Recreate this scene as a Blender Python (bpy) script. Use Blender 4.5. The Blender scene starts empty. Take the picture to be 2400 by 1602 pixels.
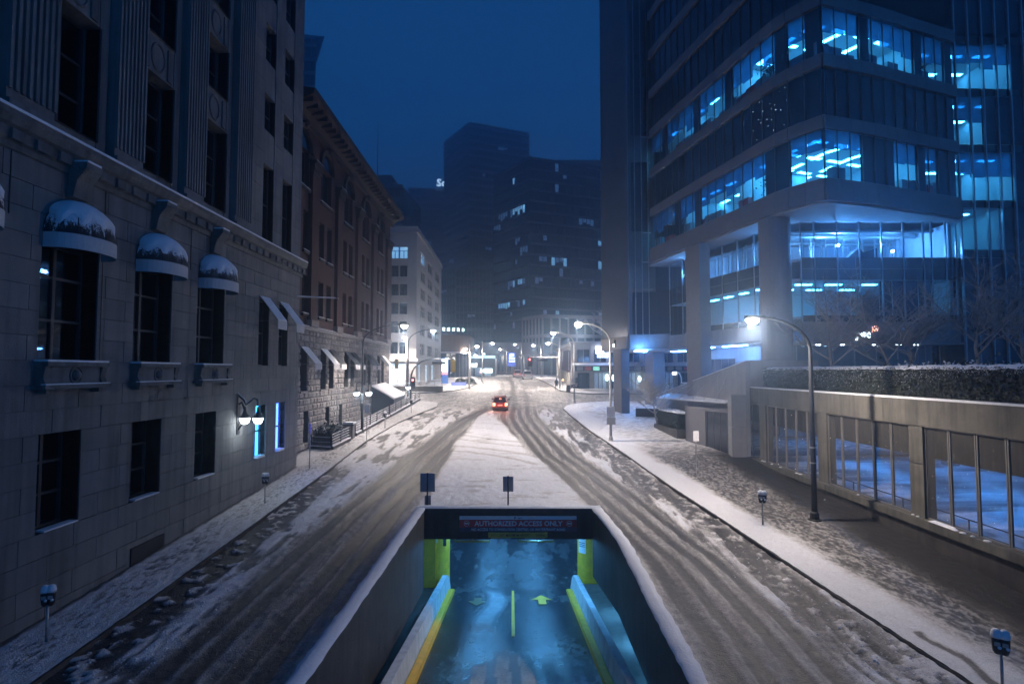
import bpy, math, random
import numpy as np
from mathutils import Vector, Matrix
random.seed(7)
RNG = np.random.RandomState(11)
scene = bpy.context.scene
COL = scene.collection
PI = math.pi
# ------------------------------------------------------------------ camera
CAM_Z = 8.23
cam_data = bpy.data.cameras.new('camera')
cam_data.sensor_width = 36.0
cam_data.lens = 20.0
cam_data.clip_end = 2000.0
cam = bpy.data.objects.new('camera', cam_data)
COL.objects.link(cam)
cam.location = (0, 0, CAM_Z)
cam.rotation_euler = (math.radians(90 + 2.895), 0, 0)
scene.camera = cam
# ------------------------------------------------------------------ world: night sky glowing blue over the city
world = bpy.data.worlds.new('World')
scene.world = world
world.use_nodes = True
wn = world.node_tree
for n in list(wn.nodes):
    wn.nodes.remove(n)
w_out = wn.nodes.new('ShaderNodeOutputWorld')
w_bg = wn.nodes.new('ShaderNodeBackground')
w_tc = wn.nodes.new('ShaderNodeTexCoord')
w_sep = wn.nodes.new('ShaderNodeSeparateXYZ')
w_ramp = wn.nodes.new('ShaderNodeValToRGB')
wn.links.new(w_tc.outputs['Generated'], w_sep.inputs[0])
wn.links.new(w_sep.outputs['Z'], w_ramp.inputs[0])
wn.links.new(w_ramp.outputs[0], w_bg.inputs[0])
wn.links.new(w_bg.outputs[0], w_out.inputs[0])
cr = w_ramp.color_ramp
cr.elements[0].position = 0.0
cr.elements[0].color = (0.011, 0.100, 0.300, 1)
cr.elements[1].position = 0.75
cr.elements[1].color = (0.0045, 0.036, 0.125, 1)
e = cr.elements.new(0.35)
e.color = (0.007, 0.072, 0.225, 1)
w_bg.inputs[1].default_value = 1.55
# ------------------------------------------------------------------ render / view
scene.view_settings.view_transform = 'Standard'
scene.view_settings.look = 'None'
scene.view_settings.gamma = 1.0
scene.view_settings.use_curve_mapping = False
scene.view_settings.exposure = 0.0
cy = scene.cycles
cy.use_denoising = True
cy.use_adaptive_sampling = True
cy.adaptive_threshold = 0.035
cy.adaptive_min_samples = 24
cy.max_bounces = 4
cy.diffuse_bounces = 2
cy.glossy_bounces = 2
cy.transmission_bounces = 2
cy.transparent_max_bounces = 12
cy.volume_bounces = 0
cy.caustics_reflective = False
cy.caustics_refractive = False
cy.sample_clamp_indirect = 3.0
cy.sample_clamp_direct = 0.0
LAMP = (1.0, 0.87, 0.78)
HAZE = 0.0046

# ------------------------------------------------------------------ helpers
def interp(pts):
    xs = np.array([p[0] for p in pts], float)
    ys = np.array([p[1] for p in pts], float)
    return lambda v: np.interp(v, xs, ys)
_gp = interp([(-60, -.7), (0, .05), (16, .6), (26, 1.2), (36, 1.78), (46, 2.55), (56, 3.15), (67, 3.75), (82, 4.85), (95, 5.75), (107, 6.45), (125, 6.85), (150, 7.0), (2000, 7.0)])
def ground_z(y):
    y = np.asarray(y, float)
    return (_gp(y - 3) + _gp(y) * 2 + _gp(y + 3)) / 4
def gz(y):
    return float(ground_z(y))
KERB = 0.14

class MB:
    def __init__(s):
        s.v = []; s.f = []
    def add(s, vs, fs):
        b = len(s.v)
        s.v += [tuple(v) for v in vs]
        s.f += [tuple(b + i for i in f) for f in fs]
        return s
    def box(s, x0, x1, y0, y1, z0, z1):
        return s.add([(x0, y0, z0), (x1, y0, z0), (x1, y1, z0), (x0, y1, z0), (x0, y0, z1), (x1, y0, z1), (x1, y1, z1), (x0, y1, z1)],
                     [(0, 3, 2, 1), (4, 5, 6, 7), (0, 1, 5, 4), (1, 2, 6, 5), (2, 3, 7, 6), (3, 0, 4, 7)])
    def obox(s, a, b, th, z0, z1, side=0.0):
        # wall-like box from plan point a to b, thickness th, shifted sideways
        ax, ay = a; bx, by = b
        dx, dy = bx - ax, by - ay
        L = math.hypot(dx, dy) or 1e-6
        nx, ny = -dy / L, dx / L
        h = th / 2
        o = side
        P = [(ax + nx * (o - h), ay + ny * (o - h)), (bx + nx * (o - h), by + ny * (o - h)), (bx + nx * (o + h), by + ny * (o + h)), (ax + nx * (o + h), ay + ny * (o + h))]
        return s.prism(P, z0, z1)
    def prism(s, P, z0, z1):
        n = len(P)
        area = sum(P[i][0] * P[(i + 1) % n][1] - P[(i + 1) % n][0] * P[i][1] for i in range(n))
        if area < 0:
            P = P[::-1]
        vs = [(x, y, z0) for x, y in P] + [(x, y, z1) for x, y in P]
        fs = [tuple(range(n))[::-1], tuple(range(n, 2 * n))]
        fs += [(i, (i + 1) % n, n + (i + 1) % n, n + i) for i in range(n)]
        return s.add(vs, fs)
    def solid(s, P, d):
        # extrude a 3D polygon by vector d
        n = len(P)
        Q = [tuple(p[k] + d[k] for k in range(3)) for p in P]
        fs = [tuple(range(n))[::-1], tuple(range(n, 2 * n))] + [(i, (i + 1) % n, n + (i + 1) % n, n + i) for i in range(n)]
        return s.add(list(P) + Q, fs)
    def quad(s, a, b, c, d):
        return s.add([a, b, c, d], [(0, 1, 2, 3)])
    def tube(s, path, r, n=8, cap=True):
        pts = [Vector(p) for p in path]
        R = r if isinstance(r, (list, tuple)) else [r] * len(pts)
        rings = []
        up = Vector((0, 0, 1))
        prev = None
        for i, p in enumerate(pts):
            t = (pts[min(i + 1, len(pts) - 1)] - pts[max(i - 1, 0)])
            if t.length < 1e-9:
                t = Vector((0, 0, 1))
            t.normalize()
            if prev is None:
                ref = Vector((1, 0, 0)) if abs(t.z) > 0.9 else up
                u = t.cross(ref).normalized()
            else:
                u = (prev - t * prev.dot(t))
                if u.length < 1e-6:
                    u = t.cross(Vector((1, 0, 0)))
                u.normalize()
            prev = u
            w = t.cross(u)
            rings.append([p + (u * math.cos(2 * PI * k / n) + w * math.sin(2 * PI * k / n)) * R[i] for k in range(n)])
        b = len(s.v)
        for rg in rings:
            s.v += [tuple(v) for v in rg]
        for i in range(len(rings) - 1):
            for k in range(n):
                s.f.append((b + i * n + k, b + i * n + (k + 1) % n, b + (i + 1) * n + (k + 1) % n, b + (i + 1) * n + k))
        if cap:
            s.f.append(tuple(b + k for k in range(n))[::-1])
            s.f.append(tuple(b + (len(rings) - 1) * n + k for k in range(n)))
        return s
    def lathe(s, prof, c=(0, 0, 0), n=12, a0=0.0, a1=2 * PI):
        full = abs(a1 - a0 - 2 * PI) < 1e-6
        m = n if full else n + 1
        b = len(s.v)
        for r, z in prof:
            for k in range(m):
                a = a0 + (a1 - a0) * k / n
                s.v.append((c[0] + r * math.cos(a), c[1] + r * math.sin(a), c[2] + z))
        for i in range(len(prof) - 1):
            for k in range(n):
                k2 = (k + 1) % m
                s.f.append((b + i * m + k, b + i * m + k2, b + (i + 1) * m + k2, b + (i + 1) * m + k))
        if full:
            if prof[0][0] > 1e-4:
                s.f.append(tuple(b + k for k in range(m))[::-1])
            if prof[-1][0] > 1e-4:
                s.f.append(tuple(b + (len(prof) - 1) * m + k for k in range(m)))
        return s
    def ball(s, c, r, n=10, m=6, sz=1.0):
        prof = [(max(r * math.sin(PI * i / m), 1e-4), -r * sz * math.cos(PI * i / m)) for i in range(m + 1)]
        return s.lathe(prof, c, n)
    def xform(s, M):
        s.v = [tuple(M @ Vector(v)) for v in s.v]
        return s
    def build(s, name, m, parent=None, smooth=False, kind=None, label=None):
        o = wl(parent)
        me = bpy.data.meshes.new(name)
        vs = s.v if o.length == 0 else [(v[0] - o.x, v[1] - o.y, v[2] - o.z) for v in s.v]
        me.from_pydata(vs, [], s.f)
        me.materials.append(m)
        if smooth:
            me.polygons.foreach_set('use_smooth', [True] * len(me.polygons))
        return link(name, me, parent, kind, label)

def link(name, me, parent=None, kind=None, label=None):
    ob = bpy.data.objects.new(name, me)
    COL.objects.link(ob)
    if parent is not None:
        ob.parent = parent
    if kind:
        ob['kind'] = kind
    if label:
        ob['label'] = label
    return ob
def wl(p):
    v = Vector((0, 0, 0))
    while p is not None:
        v = v + p.location
        p = p.parent
    return v
def tag(o, label, cat, group=None):
    o['label'] = label; o['category'] = cat
    if group:
        o['group'] = group
    return o
def thing(name, label, cat, loc=(0, 0, 0), group=None):
    o = bpy.data.objects.new(name, None)
    COL.objects.link(o)
    o.empty_display_size = 0.2
    o.location = loc
    return tag(o, label, cat, group)
_UNIT = {}
def unit_mesh(m, chamfer=False):
    k = (m.name, chamfer)
    if k not in _UNIT:
        b = MB()
        if not chamfer:
            b.box(-.5, .5, -.5, .5, 0, 1)
        else:
            c = 0.03
            def ring(z, i):
                return [(-.5 + i, -.5 + i, z), (.5 - i, -.5 + i, z), (.5 - i, .5 - i, z), (-.5 + i, .5 - i, z)]
            vs = ring(0, c) + ring(c, 0) + ring(1 - c, 0) + ring(1, c)
            fs = [(3, 2, 1, 0), (12, 13, 14, 15)]
            for r in range(3):
                fs += [(4 * r + k2, 4 * r + (k2 + 1) % 4, 4 * r + 4 + (k2 + 1) % 4, 4 * r + 4 + k2) for k2 in range(4)]
            b.add(vs, fs)
        me = bpy.data.meshes.new('piece')
        me.from_pydata(b.v, [], b.f)
        me.materials.append(m)
        _UNIT[k] = me
    return _UNIT[k]
def piece(name, parent, x0, x1, y0, y1, z0, z1, m, chamfer=False, rot=0.0, kind=None):
    # a box that shares its mesh with alike pieces
    ob = bpy.data.objects.new(name, unit_mesh(m, chamfer))
    COL.objects.link(ob)
    ob.parent = parent
    o = wl(parent)
    ob.location = ((x0 + x1) / 2 - o.x, (y0 + y1) / 2 - o.y, z0 - o.z)
    ob.scale = (x1 - x0, y1 - y0, z1 - z0)
    ob.rotation_euler = (0, 0, rot)
    return ob
def wpiece(name, parent, a, b, th, z0, z1, m, side=0.0, gap=0.0, chamfer=False):
    # wall-like piece between plan points a and b
    dx, dy = b[0] - a[0], b[1] - a[1]
    L = math.hypot(dx, dy)
    nx, ny = -dy / L, dx / L
    cx, cy_ = (a[0] + b[0]) / 2 + nx * side, (a[1] + b[1]) / 2 + ny * side
    l = L - gap
    return piece(name, parent, cx - l / 2, cx + l / 2, cy_ - th / 2, cy_ + th / 2, z0, z1, m, chamfer, math.atan2(dy, dx))
def copy_tree(o, parent=None):
    c = o.copy()
    if c.data is not None and c.type == 'LIGHT':
        c.data = o.data
    COL.objects.link(c)
    c.parent = parent
    for ch in o.children:
        copy_tree(ch, c)
    return c
def text_mb(s, width=None, height=None, bold=0.0, shear=0.0, depth=0.004):
    cu = bpy.data.curves.new('t', 'FONT')
    cu.body = s
    cu.align_x = 'CENTER'
    cu.extrude = depth
    cu.offset = bold
    cu.shear = shear
    cu.resolution_u = 2
    to = bpy.data.objects.new('t', cu)
    me = bpy.data.meshes.new_from_object(to)
    vs = [tuple(v.co) for v in me.vertices]
    fs = [tuple(p.vertices) for p in me.polygons]
    bpy.data.objects.remove(to); bpy.data.curves.remove(cu); bpy.data.meshes.remove(me)
    x0 = min(v[0] for v in vs); x1 = max(v[0] for v in vs); y0 = min(v[1] for v in vs); y1 = max(v[1] for v in vs)
    sx = width / (x1 - x0) if width else None
    sy = height / (y1 - y0) if height else sx
    sx = sx or sy
    b = MB()
    b.add([((v[0] - (x0 + x1) / 2) * sx, (v[1] - (y0 + y1) / 2) * sy, v[2]) for v in vs], fs)
    return b
def place_text(name, s, m, parent, c, right, up, **k):
    # lettering centred at c, reading along right, standing along up
    b = text_mb(s, **k)
    r = Vector(right).normalized(); u = Vector(up).normalized(); n = r.cross(u)
    M = Matrix(((r.x, u.x, n.x, c[0]), (r.y, u.y, n.y, c[1]), (r.z, u.z, n.z, c[2]), (0, 0, 0, 1)))
    b.xform(M)
    return b.build(name, m, parent)

# ------------------------------------------------------------------ materials
MATS = {}
def mat(name, col, rough=.7, metal=0.0, var=.18, scale=2.5, bump=0.0, bscale=18.0, emit=None, es=0.0, objvar=0.0, streak=0.0, spec=.5, sample=True):
    m = bpy.data.materials.new(name)
    m.use_nodes = True
    nt = m.node_tree
    bs = nt.nodes['Principled BSDF']
    bs.inputs['Roughness'].default_value = rough
    bs.inputs['Metallic'].default_value = metal
    bs.inputs['Specular IOR Level'].default_value = spec
    geo = nt.nodes.new('ShaderNodeNewGeometry')
    nz = nt.nodes.new('ShaderNodeTexNoise')
    nz.inputs['Scale'].default_value = scale
    nz.inputs['Detail'].default_value = 6
    nz.inputs['Roughness'].default_value = .65
    nt.links.new(geo.outputs['Position'], nz.inputs['Vector'])
    mr = nt.nodes.new('ShaderNodeMapRange')
    mr.inputs['From Min'].default_value = .25
    mr.inputs['From Max'].default_value = .75
    mr.inputs['To Min'].default_value = 1 - var
    mr.inputs['To Max'].default_value = 1 + var
    nt.links.new(nz.outputs[0], mr.inputs['Value'])
    val = mr.outputs[0]
    if streak:
        mp = nt.nodes.new('ShaderNodeMapping')
        mp.inputs['Scale'].default_value = (2.2, 2.2, .14)
        n2 = nt.nodes.new('ShaderNodeTexNoise')
        n2.inputs['Scale'].default_value = 1.6
        n2.inputs['Detail'].default_value = 5
        nt.links.new(geo.outputs['Position'], mp.inputs['Vector'])
        nt.links.new(mp.outputs[0], n2.inputs['Vector'])
        r2 = nt.nodes.new('ShaderNodeMapRange')
        r2.inputs['From Min'].default_value = .42
        r2.inputs['From Max'].default_value = .68
        r2.inputs['To Min'].default_value = 1.0
        r2.inputs['To Max'].default_value = 1 - streak
        nt.links.new(n2.outputs[0], r2.inputs['Value'])
        mu = nt.nodes.new('ShaderNodeMath'); mu.operation = 'MULTIPLY'
        nt.links.new(val, mu.inputs[0]); nt.links.new(r2.outputs[0], mu.inputs[1])
        val = mu.outputs[0]
    if objvar:
        oi = nt.nodes.new('ShaderNodeObjectInfo')
        r3 = nt.nodes.new('ShaderNodeMapRange')
        r3.inputs['To Min'].default_value = 1 - objvar
        r3.inputs['To Max'].default_value = 1 + objvar
        nt.links.new(oi.outputs['Random'], r3.inputs['Value'])
        mu = nt.nodes.new('ShaderNodeMath'); mu.operation = 'MULTIPLY'
        nt.links.new(val, mu.inputs[0]); nt.links.new(r3.outputs[0], mu.inputs[1])
        val = mu.outputs[0]
    vm = nt.nodes.new('ShaderNodeVectorMath'); vm.operation = 'SCALE'
    vm.inputs[0].default_value = col[:3]
    nt.links.new(val, vm.inputs['Scale'])
    nt.links.new(vm.outputs[0], bs.inputs['Base Color'])
    if bump:
        n3 = nt.nodes.new('ShaderNodeTexNoise')
        n3.inputs['Scale'].default_value = bscale
        n3.inputs['Detail'].default_value = 4
        nt.links.new(geo.outputs['Position'], n3.inputs['Vector'])
        bp = nt.nodes.new('ShaderNodeBump')
        bp.inputs['Strength'].default_value = bump
        bp.inputs['Distance'].default_value = .05
        nt.links.new(n3.outputs[0], bp.inputs['Height'])
        nt.links.new(bp.outputs[0], bs.inputs['Normal'])
    if emit:
        bs.inputs['Emission Color'].default_value = (*emit, 1)
        bs.inputs['Emission Strength'].default_value = es
        if not sample:
            m.cycles.emission_sampling = 'NONE'
    MATS[name] = m
    return m
def glass(name, tint=(.75, .85, .95), refl=(.9, .95, 1.0), rough=.03, ior=1.5, dark=0.0, boost=1.0):
    # a thin pane: clear with mirror reflections at grazing angles
    m = bpy.data.materials.new(name)
    m.use_nodes = True
    nt = m.node_tree
    nt.nodes.remove(nt.nodes['Principled BSDF'])
    out = nt.nodes['Material Output']
    tr = nt.nodes.new('ShaderNodeBsdfTransparent')
    tr.inputs[0].default_value = (*[t * (1 - dark) for t in tint], 1)
    gl = nt.nodes.new('ShaderNodeBsdfGlossy')
    gl.inputs['Color'].default_value = (*refl, 1)
    gl.inputs['Roughness'].default_value = rough
    geo = nt.nodes.new('ShaderNodeNewGeometry')
    dt = nt.nodes.new('ShaderNodeVectorMath'); dt.operation = 'DOT_PRODUCT'
    nt.links.new(geo.outputs['Normal'], dt.inputs[0]); nt.links.new(geo.outputs['Incoming'], dt.inputs[1])
    ab = nt.nodes.new('ShaderNodeMath'); ab.operation = 'ABSOLUTE'
    nt.links.new(dt.outputs['Value'], ab.inputs[0])
    om = nt.nodes.new('ShaderNodeMath'); om.operation = 'SUBTRACT'; om.inputs[0].default_value = 1.0; om.use_clamp = True
    nt.links.new(ab.outputs[0], om.inputs[1])
    pw5 = nt.nodes.new('ShaderNodeMath'); pw5.operation = 'POWER'; pw5.inputs[1].default_value = 5.0
    nt.links.new(om.outputs[0], pw5.inputs[0])
    fr = nt.nodes.new('ShaderNodeMath'); fr.operation = 'MULTIPLY_ADD'; fr.inputs[1].default_value = .95; fr.inputs[2].default_value = .045
    nt.links.new(pw5.outputs[0], fr.inputs[0])
    nz = nt.nodes.new('ShaderNodeTexNoise')
    nz.inputs['Scale'].default_value = .8
    nt.links.new(geo.outputs['Position'], nz.inputs['Vector'])
    bp = nt.nodes.new('ShaderNodeBump')
    bp.inputs['Strength'].default_value = .04
    nt.links.new(nz.outputs[0], bp.inputs['Height'])
    nt.links.new(bp.outputs[0], gl.inputs['Normal'])
    mx = nt.nodes.new('ShaderNodeMixShader')
    mu = nt.nodes.new('ShaderNodeMath'); mu.operation = 'MULTIPLY'; mu.use_clamp = True
    mu.inputs[1].default_value = boost
    nt.links.new(fr.outputs[0], mu.inputs[0])
    nt.links.new(mu.outputs[0], mx.inputs[0])
    nt.links.new(tr.outputs[0], mx.inputs[1])
    nt.links.new(gl.outputs[0], mx.inputs[2])
    nt.links.new(mx.outputs[0], out.inputs[0])
    MATS[name] = m
    return m
def emis(name, col, s, sample=False):
    return mat(name, (.8, .8, .8), .5, emit=col, es=s, var=.05, sample=sample)

M_stone = mat('limestone', (.175, .173, .175), .85, var=.16, scale=1.4, bump=.25, bscale=30, objvar=.10, streak=.38)
M_stone2 = mat('limestone_carved', (.14, .138, .135), .85, var=.3, scale=3.2, bump=.5, bscale=14, streak=.4)
M_core = mat('mortar', (.09, .085, .08), .95, var=.2)
M_granite = mat('rough_granite', (.22, .205, .20), .9, var=.4, scale=6, bump=1.0, bscale=9, objvar=.28)
M_brick = mat('red_brick', (.068, .026, .021), .9, var=.3, scale=5, bump=.3, bscale=40, streak=.3)
M_terra = mat('carved_sandstone', (.032, .022, .020), .9, var=.35, scale=4, bump=.8, bscale=10)
M_frame = mat('dark_window_frame', (.035, .035, .04), .5, var=.2)
M_paleframe = mat('pale_window_frame', (.40, .39, .38), .6, var=.15)
M_black = mat('black_metal', (.014, .014, .016), .45, var=.3, bump=.1)
M_dark = mat('dark_interior', (.012, .012, .015), .9, var=.3)
M_steel = mat('galvanised_steel', (.38, .38, .38), .45, metal=.6, var=.2, scale=8)
M_whitepole = mat('painted_pole', (.55, .53, .50), .5, var=.15, scale=6)
M_conc = mat('weathered_concrete', (.115, .108, .09), .9, var=.3, scale=1.6, bump=.3, bscale=30, streak=.45)
M_concdark = mat('wet_dark_concrete', (.062, .055, .05), .65, var=.45, scale=1.2, bump=.35, bscale=16, streak=.4)
M_concpale = mat('pale_concrete_panel', (.26, .258, .265), .8, var=.12, scale=1.2, bump=.15, bscale=25, objvar=.06, streak=.12)
M_beige = mat('beige_cladding', (.42, .39, .35), .7, var=.1, objvar=.05)
M_clad = mat('granite_cladding', (.15, .145, .155), .55, var=.12, scale=3, objvar=.07)
M_mull = mat('aluminium_mullion', (.34, .36, .40), .35, metal=.7, var=.1)
M_darkmull = mat('dark_mullion', (.06, .065, .075), .4, metal=.5, var=.1)
M_spandrel = mat('dark_spandrel_glass', (.010, .014, .022), .10, var=.2, spec=.8)
M_snow = mat('fresh_snow', (.76, .78, .82), .75, var=.06, scale=3, bump=.35, bscale=14)
M_fabric = mat('white_canvas', (.50, .50, .52), .85, var=.08, scale=4)
M_navy = mat('dark_canvas', (.035, .04, .05), .8, var=.2)
M_glass = glass('window_glass', dark=.55, boost=2.6)
M_clear = glass('clear_office_glass', tint=(.85, .95, .99), refl=(.55, .62, .70), boost=1.0)
M_blinddark = mat('blind_and_unlit_room', (.008, .014, .024), .85, var=.15)  # near black: closed blinds, and the darkness of unlit rooms
def blind_mat():
    m = bpy.data.materials.new('translucent_blind'); m.use_nodes = True
    nt = m.node_tree
    nt.nodes.remove(nt.nodes['Principled BSDF'])
    a = nt.nodes.new('ShaderNodeBsdfTranslucent'); a.inputs[0].default_value = (.16, .32, .45, 1)
    b = nt.nodes.new('ShaderNodeBsdfTransparent'); b.inputs[0].default_value = (.18, .34, .48, 1)
    g = nt.nodes.new('ShaderNodeNewGeometry'); n = nt.nodes.new('ShaderNodeTexNoise'); n.inputs['Scale'].default_value = 1.2
    nt.links.new(g.outputs['Position'], n.inputs['Vector'])
    x = nt.nodes.new('ShaderNodeMixShader')
    nt.links.new(n.outputs[0], x.inputs[0]); nt.links.new(a.outputs[0], x.inputs[1]); nt.links.new(b.outputs[0], x.inputs[2])
    nt.links.new(x.outputs[0], nt.nodes['Material Output'].inputs[0])
    return m
M_sheer = blind_mat()
M_room = mat('office_wall', (.55, .62, .68), .9, var=.08)
M_ceil = mat('office_ceiling', (.62, .68, .72), .9, var=.05)
M_carpet = mat('office_floor', (.34, .38, .42), .9, var=.2)
M_hedge = mat('hedge_leaf', (.030, .040, .022), .7, var=.6, scale=9, objvar=.1)
M_bark = mat('bare_bark', (.24, .225, .215), .9, var=.3, scale=12)
M_yellow = mat('yellow_paint', (.92, .52, .03), .55, var=.22, scale=3, bump=.15)
M_amber = mat('amber_paint', (.70, .38, .03), .55, var=.2, scale=4)
M_barrier = mat('white_barrier', (.62, .64, .66), .7, var=.2, scale=2, streak=.2)
M_signback = mat('sign_back_aluminium', (.30, .30, .32), .5, metal=.4, var=.15)
M_signwhite = mat('sign_white', (.88, .86, .86), .6, var=.08)
M_signred = mat('sign_red', (.72, .07, .06), .6, var=.12)
M_signnavy = mat('sign_navy', (.09, .08, .15), .6, var=.12)
M_signyellow = mat('sign_yellow', (.62, .48, .10), .6, var=.15)
M_print = mat('sign_print', (.02, .02, .02), .7, var=.1)
M_lens = emis('lamp_lens', (1.0, .86, .72), 140.0)
M_globe = emis('lantern_globe', (.92, .98, 1.0), 14.0)
M_shopwin = emis('shop_light', (.55, .80, 1.0), 1.3)
M_red = emis('red_signal', (1.0, .06, .06), 14.0)
M_tail = emis('tail_light', (1.0, .18, .08), 9.0)
M_litwin = emis('lit_office_window', (.20, .55, 1.0), .9)
M_litdim = emis('dim_office_window', (.12, .34, .75), .22)
M_panel = emis('ceiling_light_panel', (.07, .52, 1.0), 30.0, sample=True)
# ================================================================== GROUND, ROADS, PAVEMENTS
_T = RNG.rand(512, 512)
def vnoise(x, y):
    xi = np.floor(x).astype(int); yi = np.floor(y).astype(int)
    fx = x - xi; fy = y - yi
    fx = fx * fx * (3 - 2 * fx); fy = fy * fy * (3 - 2 * fy)
    a = _T[xi % 512, yi % 512]; b = _T[(xi + 1) % 512, yi % 512]; c = _T[xi % 512, (yi + 1) % 512]; d = _T[(xi + 1) % 512, (yi + 1) % 512]
    return (a * (1 - fx) + b * fx) * (1 - fy) + (c * (1 - fx) + d * fx) * fy
def fbm(x, y, o=4):
    s = 0; a = .5; t = 0
    for k in range(o):
        s = s + a * vnoise(x * 2 ** k + 17.3 * k, y * 2 ** k + 5.1 * k); t += a; a *= .55
    return s / t
def ss(a, b, v):
    t = np.clip((v - a) / (b - a), 0, 1)
    return t * t * (3 - 2 * t)
# street plan (metres, camera over the ramp looking along +Y)
kerb_left = interp([(-40, -11.65), (45, -11.6), (55, -11.0), (62, -10.0), (68, -8.9), (71, -9.2), (72.5, -10.5), (73.6, -13.5), (74.2, -18), (74.5, -60)])
kerb_right = interp([(-40, 12.4), (0, 11.9), (14.4, 11.1), (20, 10.45), (26, 9.75), (32, 9.0), (39.6, 8.2), (50, 6.9), (60, 6.2), (66, 5.95), (69, 6.6), (71, 8.2), (72.4, 11), (73, 16), (73.3, 60)])
kerb_farleft = interp([(81.6, -60), (81.9, -18), (82.6, -13.5), (84, -10.5), (87, -8.2), (92, -6.7), (100, -5.9), (115, -7.0), (130, -9.5), (150, -16), (170, -30)])
kerb_farright = interp([(81.0, 60), (81.2, 16), (81.8, 11), (83, 8.9), (86, 7.3), (92, 6.8), (100, 5.9), (107, 5.3), (118, 4.6), (130, 2.0), (140, -3)])
lane_left = interp([(-40, -7.6), (14, -7.4), (23, -7.2), (40, -5.9), (57, -3.9), (67, -1.9), (80, -1.0), (100, -.8), (120, -2.5), (150, -9)])
lane_right = interp([(-40, 6.3), (14, 6.35), (16.6, 6.4), (22, 6.15), (28, 5.3), (34, 4.3), (40.5, 3.0), (52, 1.3), (62, .7), (75, .9), (95, 1.2), (120, .2), (150, -6)])
isl_l = interp([(0, -4.0), (26, -4.0), (34.6, -4.5), (46, -4.3), (62, -3.3), (66, -2.4)])
isl_r = interp([(0, 3.9), (26, 3.9), (31, 3.4), (41.6, 1.3), (52, -.4), (59, -1.7), (66, -2.5)])
RAMP_L = interp([(-30, -5.4), (12.6, -4.62), (25.9, -3.95)])
RAMP_R = interp([(-30, 4.0), (12.6, 3.95), (22.0, 4.02), (25.9, 3.62)])
RAMP_END = 25.95

def road_state(X, Y):
    """snow cover of the carriageway: 0 wet asphalt, .3 slush, .6 packed, 1 clean"""
    cl = lane_left(Y); cr_ = lane_right(Y)
    nA = fbm(X * 1.3, Y * .22, 4); nB = fbm(X * 5.0, Y * 1.3 + 40, 4); nC = fbm(X * 3 + 9, Y * 3, 4)
    wob = (fbm(X * .1, Y * .12 + 8, 3) - .5) * .9
    S = np.full(X.shape, .5)
    # left carriageway
    dl = X - cl + wob * .5
    fade = 1 - ss(56, 74, Y)
    bandL = 1 - ss(1.6, 2.3, np.abs(dl) + (nA - .5) * .9)
    trk = np.zeros(X.shape)
    for off, w in ((-1.35, .34), (-.62, .30), (.55, .34), (1.25, .32)):
        trk = np.maximum(trk, 1 - ss(w * .45, w * 1.05, np.abs(dl - off + wob * .2)))
    fine = fbm(X * 9 + 5, Y * .35, 3)
    leftS = .88 - bandL * (.20 + .42 * fine) - trk * bandL * .34 - (1 - bandL) * .5 * ss(.5, .62, fbm(X * 2.2 + 7, Y * .5, 4))
    gl = X - kerb_left(Y)
    gut = (1 - ss(.85, 1.7, gl + (nA - .5) * 1.5)) * (1 - ss(30, 40, Y))
    leftS = leftS * (1 - gut) + gut * np.where(nC > .61, .7, .08)
    # right carriageway
    dr = X - cr_ + wob * .5
    bandR = 1 - ss(1.9, 2.6, np.abs(dr + .1) + (nA - .5) * .9)
    trk2 = np.zeros(X.shape)
    for off, w in ((-1.75, .30), (-.85, .33), (-.05, .27), (.85, .30), (1.7, .26)):
        trk2 = np.maximum(trk2, 1 - ss(w * .45, w * 1.0, np.abs(dr - off + wob * .2)))
    kr = kerb_right(Y) - X
    ridge = .36 + .62 * ss(.46, .58, fbm(X * 2.6 + 3, Y * .34, 4)) + (nB - .5) * .6
    rightS = ridge * (1 - bandR) + bandR * (.34 + .42 * fine) - trk2 * bandR * .33
    gutr = (1 - ss(.25, 1.2, np.abs(kr - .75) + (nA - .5) * .9))
    rightS = rightS * (1 - gutr * .7) + gutr * .7 * np.where(nC > .6, .7, .22)
    wallside = (1 - ss(.1, 1.0, X - RAMP_R(Y) - .55)) * (Y < 27)
    rightS = np.maximum(rightS, wallside * .82)
    mid = ss(-1.5, .8, X - (isl_l(Y) + isl_r(Y)) * .5)
    S = leftS * (1 - mid) + rightS * mid
    # snow island behind the ramp
    isl = ss(-.45, .25, X - isl_l(Y) + (nA - .5) * .8) * ss(-.45, .25, isl_r(Y) - X + (nA - .5) * .8) * (Y > RAMP_END - 1) * (1 - ss(58, 66, Y))
    S = S * (1 - isl) + isl * (.98 - .22 * ss(.60, .75, fbm(X * .5 + 2, Y * 2.2, 4)))
    # faint turning tracks over the island
    for c0, c1, rr in ((-8.5, 30, 13.0), (-8.5, 30, 14.6), (8, 62, 18), (8, 62, 19.5)):
        d = np.abs(np.hypot(X - c0, Y - c1) - rr)
        S = S - .25 * (1 - ss(.12, .3, d)) * isl * (Y > 38)
    # crossing and far street: churned
    far = ss(60, 72, Y)
    churn = .50 + .32 * (fbm(X * .7 + Y * .15, Y * .9, 4) - .35) + (nB - .5) * .5
    for L_ in (cl, cr_):
        for off in (-.8, .8):
            churn = churn - .14 * (1 - ss(.15, .45, np.abs(X - L_ - off + wob)))
    S = S * (1 - far) + far * churn
    return np.clip(S + (nC - .5) * .16 + (fbm(X * 11, Y * 6, 2) - .5) * .22, 0, 1)
def road_height(X, Y, S):
    h = .085 * ss(.15, .9, S) + (fbm(X * 4, Y * 3 + 3, 3) - .5) * .08 * ss(.1, .6, S) + (fbm(X * 13, Y * 10, 2) - .5) * .03
    return h

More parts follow.
